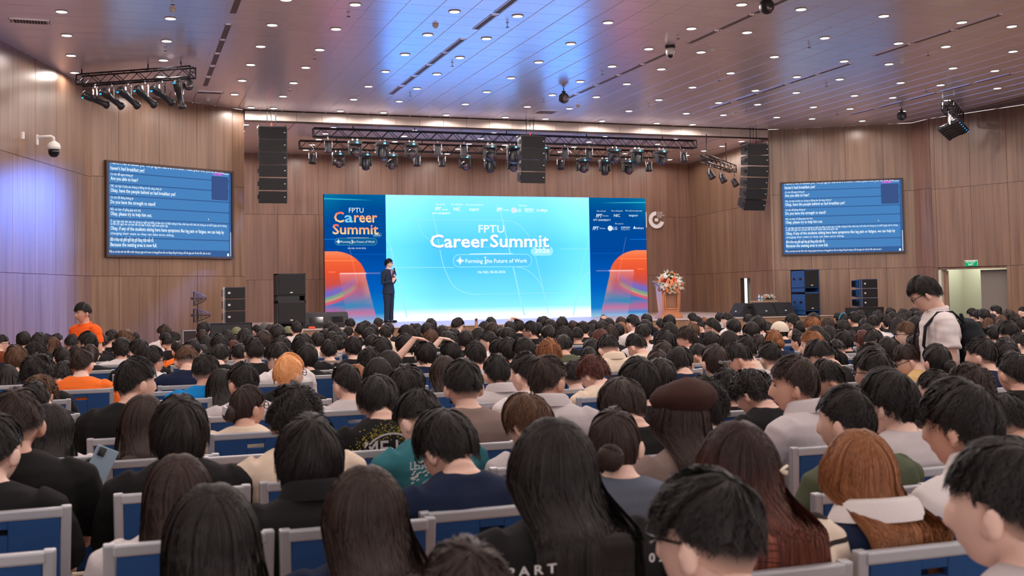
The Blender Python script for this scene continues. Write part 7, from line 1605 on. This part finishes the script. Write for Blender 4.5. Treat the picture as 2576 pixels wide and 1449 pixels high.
# ------------------------------------------------------------------ the audience
PHONE_AT = []
def limb(pts, rr, n=12, sq=1.0): return MB().tube([Vector(p) for p in pts], rr, n, squash=sq)
_c = [Vector((0, 0, 0))]
for i, (X, Yh, zt, kind, hc, yaw, pitch, sh, ex, wpx, label) in enumerate(PEOPLE):
    t, M4, s_ = person_at(X, Yh, zt, kind, hc, yaw, pitch, sh, ex, wpx, label, i); c = M4.translation
    if 'a' in ex:    # arm raised, hand resting on the head
        sd = -1; sc_ = 1
        sho = Vector((-.19, -.03, .90)); elb = c + Vector((-.34, -.02, -.10)); wr = c + Vector((-.10, -.03, .17))
        sl_ = remesh(MB().tube([sho, sho * .55 + elb * .45, sho * .35 + elb * .65], [.07, .066, .062], 12), .012, 'sleeve'); sl_.materials.append(M_SH[sh]); link('sleeve', sl_, None, t)
        arm = merge(MB().tube([sho, elb, elb + Vector((.02, 0, .03)), elb * .4 + wr * .6, wr], [.045, .040, .042, .034, .025], 12), place_hand(wr, Vector((.9, .05, -.22)), Vector((0, 0, -1)), .98, .35, 1))
        me = remesh(arm, .0065, 'raised_arm', 2); me.materials.append(M_SKIN[i % 3]); link('raised_arm', me, None, t)
    if 'u' in ex:    # forearm raised beside the face, hand closed on a phone
        inv = (Matrix.Translation(t.location) @ t.rotation_euler.to_matrix().to_4x4() @ Matrix.Scale(s_, 4)).inverted(); hw_ = Vector((X, Yh, zt)); ph = hw_ + Vector((.25, -.09, -.09)); PHONE_AT.append(ph); wr = inv @ (ph + Vector((.02, .02, -.16))); el = inv @ (ph + Vector((-.02, .02, -.40)))
        me = remesh(merge(limb([Vector((.2, 0, .85)), el, wr], [.045, .042, .026]), place_hand(wr, inv.to_3x3() @ Vector((0, -.15, 1)), inv.to_3x3() @ Vector((0, -1, 0)), .98, .7, -1)), .0065, 'raised_arm', 2); me.materials.append(M_SKIN[0]); link('raised_arm', me, None, t)
    if 'x' in ex:    # printed back
        g0 = put_text('ME HE', -.125, .125, .845, .07, mat('print_white', lin(205, 200, 200), .9), t, -.196, .012, 0, 'white gothic print'); 
        P = [(.15 * math.cos(a), .785 + .16 * math.sin(a)) for a in np.linspace(.25, PI - .25, 20)]; strip(P, .008, g0.data.materials[0], 'print_arc', -.196, t)
        mb = MB(); rr = random.Random(4)
        for k in range(420):
            a = rr.uniform(.1, PI - .1); q = rr.gauss(.185, .022); x_, z_ = q * math.cos(a), .785 + q * math.sin(a) * .95; r_ = rr.uniform(.002, .004); mb.add([(x_ - r_, -.195, z_), (x_, -.195, z_ - r_), (x_ + r_, -.195, z_), (x_, -.195, z_ + r_)], [(0, 1, 2, 3)])
        part('print_flecks', mb, mat('print_yellow', lin(190, 178, 60), .9), t)['kind'] = 'stuff'
    if 'y' in ex:
        for s__, a, b in (('P A R T', -.215, -.10), ('2', .15, .16), ('0 2', .125, .165)):
            if s__ != '2': put_text(s__, a, b, .905, .020, mat('print_pale', lin(215, 215, 215), .9), t, -.215, .02, 0, 'pale jacket lettering')
    if sh == 'Z' and 'teal' in label:
        put_text('LEISURY', -.17, -.04, .90, .032, mat('print_pale2', lin(200, 205, 205), .9), t, -.197, .01, 0, 'pale shirt lettering')
        mb = MB(); rr = random.Random(9)
        for k in range(60): x_, z_ = rr.uniform(-.17, .10), rr.uniform(.84, .888); mb.add([(x_, -.196, z_), (x_ + .012, -.196, z_ + .004), (x_ + .01, -.196, z_ + .009), (x_ - .002, -.196, z_ + .005)], [(0, 1, 2, 3)])
        part('print_flecks', mb, bpy.data.materials['print_pale2'], t)['kind'] = 'stuff'
    if kind == 't':   # brown beret
        M_BER = cloth('beret', lin(66, 44, 40)); mb = MB(); n = 32; V = []
        for r_, z_ in ((.01, .172), (.06, .168), (.11, .15), (.142, .115), (.148, .09), (.135, .065), (.112, .05), (.104, .045), (.106, .012), (.098, .012)):
            for k in range(n):
                a = 2 * PI * k / n; bl = 1 + (.04 * math.sin(3 * a + 1) + .03 * math.sin(7 * a)) * (r_ > .1) * (z_ > .05); V.append((r_ * bl * math.cos(a) + .01, r_ * bl * 1.06 * math.sin(a) - .012, z_ - .02 * math.sin(a) * (z_ > .05)))
        mb.add(V, [(i_ * n + k, i_ * n + (k + 1) % n, (i_ + 1) * n + (k + 1) % n, (i_ + 1) * n + k) for i_ in range(9) for k in range(n)] + [tuple(range(n))]); o = part('beret', mb, M_BER, t, True); o.matrix_local = M4 @ Matrix.Scale(.86, 4)
        pk = MB().add([v for k in range(11) for v in ((.105 * math.cos(PI * k / 10), .11 * math.sin(PI * k / 10), .03), (.12 * math.cos(PI * k / 10), .16 * math.sin(PI * k / 10) + .01, .012))], [(2 * k, 2 * k + 1, 2 * k + 3, 2 * k + 2) for k in range(10)]); q = part('beret_peak', pk, M_BER, t, True); q.matrix_local = M4 @ Matrix.Scale(.86, 4)
    if 'v' in ex:
        for s__ in (-1, 1): o = part('hair_clip', MB().bbox((s__ * .088, -.07, .0), (.03, .012, .012), .004, Matrix.Rotation(s__ * .3, 3, 'Y')).tube([(s__ * .07, -.085, .005), (s__ * .11, -.06, .012)], .004, 5), mat('clip_bone', lin(216, 200, 178), .4), t); o.matrix_local = M4
    if 'w' in ex: o = part('hair_bow', MB().bbox((-.025, -.128, .01), (.04, .012, .022), .005, Matrix.Rotation(.4, 3, 'Y')).bbox((.025, -.128, .01), (.04, .012, .022), .005, Matrix.Rotation(-.2, 3, 'Y')).ell((0, -.13, .01), (.012, .012, .012)), mat('bow_grey', lin(120, 118, 120), .6), t); o.matrix_local = M4
    if 'e' in ex: o = part('headband', MB().tube([(.098 * math.cos(a), -.0, .13 * math.sin(a)) for a in np.linspace(-.2, PI + .2, 16)], .012, 6), mat('band_blue', lin(40, 140, 190), .5), t); o.matrix_local = M4
    if 'r' in ex: o = part('hair_bow', MB().bbox((-.02, -.10, .06), (.035, .03, .02), .004).bbox((.02, -.10, .06), (.035, .03, .02), .004), M_RED, t); o.matrix_local = M4
    if label.startswith('woman in cream top'): o = part('hair_clip', MB().bbox((0, -.15, .0), (.03, .02, .05), .006, Matrix.Rotation(.3, 3, 'Y')), mat('clip_clear', lin(220, 220, 225), .15), t); o.matrix_local = M4
print('people', len(PEOPLE), 'meshes', len(_body), len(_hair))

# ------------------------------------------------------------------ three standing figures
def limb(pts, rr, n=12, sq=1.0): return MB().tube([Vector(p) for p in pts], rr, n, squash=sq)
def hair_on(t, M4, kind, hc, seed, lod=0):
    h = link('hair', hair_mesh(kind, lod, seed), None, t); h.matrix_local = M4; omat(h, HM[hc])
    if kind in 'fsq': f_ = link('hair_fade', fade_mesh(0, True), None, t); f_.matrix_local = M4
    e_ = link('eyes', shared(face_me), None, t); e_.matrix_local = M4; l_ = link('lips', shared(lips_me), None, t); l_.matrix_local = M4
TORSO = [(0, 0, .86, .155, .105), (0, 0, .96, .15, .10), (0, 0, 1.08, .145, .10), (0, -.005, 1.22, .165, .11), (0, -.008, 1.33, .18, .108), (0, -.008, 1.395, .165, .088), (0, -.004, 1.43, .115, .07), (0, 0, 1.455, .07, .058), (0, 0, 1.47, .055, .052)]
def grow(r, g, gy=None): gy = gy or g; return [(a, b, c, d + g, e + gy) for a, b, c, d, e in r]
def standing(name_label, loc, rz, scale, yaw, pitch, skin_i, arms, voxel=.0075, stance=.09):
    """arms: list of (shoulder, elbow, wrist, hand dir, palm dir, curl, side)"""
    t = thing('person', name_label, 'person', loc, rz); t.scale = (scale,) * 3
    R_ = head_rot(yaw, pitch); c = Vector((0, .03 + .0016 * pitch, 1.60 - .0013 * pitch)); ms = [xf(head_pts(44, 38), R_, c), limb([(0, -.0, 1.40), (0, .0, 1.47), tuple(c + R_ @ Vector((0, -.02, -.05))), tuple(c + R_ @ Vector((0, -.01, 0)))], [.062, .055, .053, .05], 14), ringloft(TORSO)]
    for s_ in (-1, 1): ms.append(limb([(s_ * .08, 0, .92), (s_ * stance, .01, .70), (s_ * stance, .02, .48), (s_ * stance, -.01, .28), (s_ * stance, -.02, .09), (s_ * stance, .03, .045), (s_ * stance, .14, .03)], [.095, .085, .058, .055, .040, .042, .032]))
    for sh_, el, wr, hd, pm, cu, sd in arms:
        sh_, el, wr = Vector(sh_), Vector(el), Vector(wr); ms.append(limb([sh_ * .8 + Vector((0, 0, 1.40)) * .2, sh_, (sh_ + el) / 2, el, el * .5 + wr * .5, wr], [.05, .056, .047, .040, .036, .025])); ms.append(place_hand(wr, hd, pm, .98, cu, sd))
    me = remesh(merge(*ms), voxel, 'body', 2); me.materials.append(M_SKIN[skin_i]); link('body', me, None, t); return t, Matrix.Translation(c) @ R_.to_4x4()
def garment(t, name, ms, m, vox=.011, amp=.002, seed=1, sm_=3):
    me = remesh(merge(*ms), vox, name, sm_); fold(me, amp, seed); me.materials.append(m); return link(name, me, None, t)
# presenter
M_SUIT = cloth('suit_slate', lin(42, 54, 74)); arms = [((-.19, 0, 1.38), (-.235, -.02, 1.09), (-.04, .22, 1.20), (.35, .12, .6), (.3, -.5, 0), 1.0, -1), ((.19, 0, 1.38), (.245, -.02, 1.08), (.04, .20, 1.12), (-.15, .2, .7), (-.4, -.4, 0), 1.0, 1)]
pr, PM = standing('presenter in a dark slate suit speaking into a microphone before the screen', (6.69, 28.95, STZ), -2.45, .985, -25, 0, 0, arms)
hair_on(pr, PM, 'q', 0, 0); g_ = link('glasses', shared(glasses_me), None, pr); g_.matrix_local = PM
jt = [(0, 0, .78, .195, .14), (0, 0, .90, .18, .13), (0, 0, 1.05, .163, .118), (0, -.005, 1.22, .185, .128), (0, -.008, 1.34, .20, .125), (0, -.008, 1.405, .18, .10), (0, -.008, 1.44, .12, .08), (0, -.01, 1.462, .085, .066)]
js = [ringloft(jt, 26)] + [limb([Vector(a[0]) * .85 + Vector((0, 0, 1.4)) * .15, a[0], (Vector(a[0]) + Vector(a[1])) / 2, a[1], Vector(a[1]) * .45 + Vector(a[2]) * .55, Vector(a[1]) * .1 + Vector(a[2]) * .9], [.065, .07, .062, .056, .050, .042]) for a in arms]
garment(pr, 'jacket', js, M_SUIT, .009, .0018)
garment(pr, 'trousers', [limb([(s_ * .075, 0, .95), (s_ * .09, .005, .70), (s_ * .092, .01, .48), (s_ * .09, 0, .25), (s_ * .09, -.005, .05)], [.11, .10, .082, .074, .07]) for s_ in (-1, 1)] + [ringloft([(0, 0, .80, .17, .12), (0, 0, .95, .155, .11)])], M_SUIT, .010, .002, 5)
part('shoe', MB().bbox((-.09, .05, .035), (.10, .28, .07), .03), M_GLOSSB, pr, True); part('shoe', MB().bbox((.09, .05, .035), (.10, .28, .07), .03), M_GLOSSB, pr, True)
part('shirt_front', MB().add([(-.045, .118, 1.44), (.045, .118, 1.44), (.06, .105, 1.46), (-.06, .105, 1.46), (0, .130, 1.20), (-.05, .122, 1.38), (.05, .122, 1.38)], [(3, 2, 1, 0), (0, 1, 6, 5), (5, 6, 4)]), M_SH['W'], pr); collar_m = M_SH['W']
part('shirt_collar', limb([(.066 * math.cos(a), .062 * math.sin(a), 1.46) for a in np.linspace(0, 2 * PI, 20)], .016, 6, 1.6), M_SH['W'], pr, True)
part('tie', MB().bbox((0, .128, 1.44), (.032, .018, .03), .006).add([(-.012, .134, 1.43), (.012, .134, 1.43), (.03, .142, 1.17), (0, .142, 1.13), (-.03, .142, 1.17)], [(0, 4, 3, 2, 1)]), mat('tie_maroon', lin(110, 48, 66), .5), pr)
mic = thing('microphone', 'black handheld microphone held up by the presenter', 'microphone', (0, 0, 0)); Rz = Matrix.Rotation(-2.45, 4, 'Z'); mic.matrix_world = Matrix.Translation((6.69, 28.95, STZ)) @ Rz @ Matrix.Translation((.0, .262, 1.26)) @ Matrix.Rotation(.35, 4, 'X')
part('mic_body', MB().lathe([(.012, 0), (.014, .02), (.019, .17)], n=12), M_GLOSSB, mic, True); part('mic_head', MB().ell((0, 0, .19), (.027, .027, .03)), M_BLACK, mic, True)
# man in orange polo
arms = [((-.2, 0, 1.38), (-.25, -.03, 1.10), (-.22, .08, .88), (0, .2, -1), (1, 0, 0), .4, -1), ((.2, 0, 1.38), (.25, -.03, 1.10), (.22, .08, .88), (0, .2, -1), (-1, 0, 0), .4, 1)]
om, OM = standing('stout standing man in an orange polo by the left wall', (-.46, 15.0, -.16), 2.28, .97, 10, 5, 2, arms, .009)
hair_on(om, OM, 'f', 0, 1); M_POLO = cloth('polo_orange', lin(252, 104, 40))
ot = [(0, .02, .80, .20, .17), (0, .03, .95, .21, .19), (0, .03, 1.10, .205, .185), (0, .01, 1.25, .21, .16), (0, 0, 1.36, .205, .13), (0, -.005, 1.41, .18, .10), (0, -.006, 1.435, .125, .085), (0, -.006, 1.452, .085, .07)]
garment(om, 'polo_shirt', [ringloft(ot, 26)] + [limb([Vector(a[0]) * .85 + Vector((0, 0, 1.4)) * .15, a[0], Vector(a[0]) * .35 + Vector(a[1]) * .65], [.07, .076, .072]) for a in arms], M_POLO, .010, .0025, 3)
part('polo_collar', limb([(.074 * math.cos(a), .07 * math.sin(a), 1.452 - .018 * math.sin(a)) for a in np.linspace(0, 2 * PI, 20)], .015, 6, 1.2), M_POLO, om, True); part('chest_badge', MB().box((-.09, .155, 1.28), (.045, .01, .045)), M_WHITE, om)
garment(om, 'trousers', [limb([(s_ * .08, .01, .90), (s_ * .10, .01, .6), (s_ * .10, 0, .3), (s_ * .10, -.005, .05)], [.12, .10, .085, .075]) for s_ in (-1, 1)] + [ringloft([(0, .01, .76, .18, .14), (0, .01, .92, .18, .15)])], M_SH['K'], .012)
# student with backpack, looking down to the left
arms = [((-.19, 0, 1.38), (-.25, -.02, 1.10), (-.20, .10, .88), (0, .3, -1), (1, 0, 0), .4, -1), ((.19, 0, 1.38), (.25, -.02, 1.10), (.20, .10, .88), (0, .3, -1), (-1, 0, 0), .4, 1)]
WX, WY = 5.33, 6.25
wm, WM = standing('standing young man in white t-shirt with black backpack, looking down', (WX, WY, -.03), 1.12, .97, 12, 32, 1, arms, .0065)
hair_on(wm, WM, 'q', 0, 1); g_ = link('glasses', shared(glasses_me), None, wm); g_.matrix_local = WM; M_TW = cloth('tee_offwhite', lin(226, 216, 216))
wt = [(0, 0, .78, .19, .135), (0, 0, .95, .175, .125), (0, 0, 1.10, .172, .122), (0, -.008, 1.25, .188, .13), (0, -.01, 1.35, .198, .125), (0, -.01, 1.405, .18, .102), (0, -.008, 1.435, .125, .082), (0, -.004, 1.454, .085, .071)]
garment(wm, 't_shirt', [ringloft(wt, 26)] + [limb([Vector(a[0]) * .85 + Vector((0, 0, 1.4)) * .15, a[0], Vector(a[0]) * .3 + Vector(a[1]) * .7], [.068, .075, .078]) for a in arms], M_TW, .009, .003, 8)
garment(wm, 'trousers', [limb([(s_ * .08, .01, .90), (s_ * .10, .01, .6), (s_ * .10, 0, .3), (s_ * .10, -.005, .05)], [.11, .10, .085, .075]) for s_ in (-1, 1)] + [ringloft([(0, .0, .76, .165, .12), (0, .0, .92, .165, .12)])], cloth('jeans_grey', lin(96, 100, 110)), .012)
part('tee_collar', limb([(.072 * math.cos(a), .068 * math.sin(a), 1.456 - .012 * math.sin(a)) for a in np.linspace(0, 2 * PI, 20)], .012, 6, 1.5), M_TW, wm, True)
bp = thing('backpack', 'black backpack on the back of the standing young man', 'backpack', (WX, WY, -.03), 1.12); bp.scale = (.97,) * 3; M_BAG = cloth('backpack_black', lin(34, 38, 42))
me = remesh(merge(ringloft([(0, -.20, .92, .11, .05), (0, -.225, .98, .15, .085), (0, -.235, 1.12, .155, .095), (0, -.225, 1.26, .15, .085), (0, -.20, 1.36, .12, .06), (0, -.195, 1.39, .07, .03)], 24, 3), ringloft([(0, -.30, .98, .10, .03), (0, -.315, 1.10, .11, .04), (0, -.30, 1.2, .10, .03)], 20, 3)), .010, 'bag_body'); fold(me, .003, 3); me.materials.append(M_BAG); link('bag_body', me, None, bp)
for s_ in (-1, 1):
    part('strap', limb([(s_ * .08, -.16, 1.36), (s_ * .10, -.07, 1.44), (s_ * .115, .03, 1.435), (s_ * .13, .12, 1.34), (s_ * .14, .14, 1.2)], [.02] * 5, 8, .45), M_BAG, bp, True); part('lower_strap', limb([(s_ * .14, .14, 1.2), (s_ * .19, .04, 1.10), (s_ * .17, -.10, 1.0), (s_ * .13, -.2, .95)], .010, 6), M_BAG, bp, True)
part('top_handle', limb([(-.03, -.17, 1.38), (-.02, -.16, 1.42), (.02, -.16, 1.42), (.03, -.17, 1.38)], .007, 6), M_BAG, bp)
# ------------------------------------------------------------------ small things people hold, floor bag
def phone(loc, rot, label, m, size=(.075, .155, .009)):
    t = thing('smartphone', label, 'phone', loc); t.rotation_euler = rot; part('phone_case', MB().bbox((0, 0, 0), (size[0], size[2], size[1]), .003), m, t); part('camera_bump', MB().bbox((-.018, -size[2] * .8, size[1] * .36), (.028, .006, .034), .002), M_GLOSSB, t); part('phone_screen', MB().box((0, size[2] * .62, 0), (size[0] * .9, .001, size[1] * .92)), M_GLOSSB, t)
phone((-.09, 4.6, .90), (-.1, .45, .1), 'light blue phone case held up beside long black hair', mat('case_light_blue', lin(150, 178, 200), .4), (.085, .16, .012))
PH = PHONE_AT[0]
phone((PH.x, PH.y, PH.z), (0, .05, .75), 'small gold phone held up by the man with glasses before the stage', mat('phone_gold', lin(190, 150, 130), .3), (.075, .15, .010))
t = thing('person_hand_bag', 'cream canvas bag on the floor gap by the chairs', 'bag', (-.11, 3.55, .62)); t.name = 'canvas_bag'
me = remesh(merge(ringloft([(0, 0, -.2, .06, .09), (0, 0, -.1, .075, .11), (0, 0, .0, .07, .1), (0, 0, .06, .05, .07)], 18, 3)), .008, 'bag_body'); fold(me, .003, 2); me.materials.append(cloth('canvas', lin(214, 200, 180))); link('bag_body', me, None, t); part('bag_strap', limb([(-.05, 0, .04), (-.03, 0, .12), (.03, 0, .12), (.05, 0, .04)], .008, 6), cloth('canvas_strap', lin(200, 186, 166)), t)
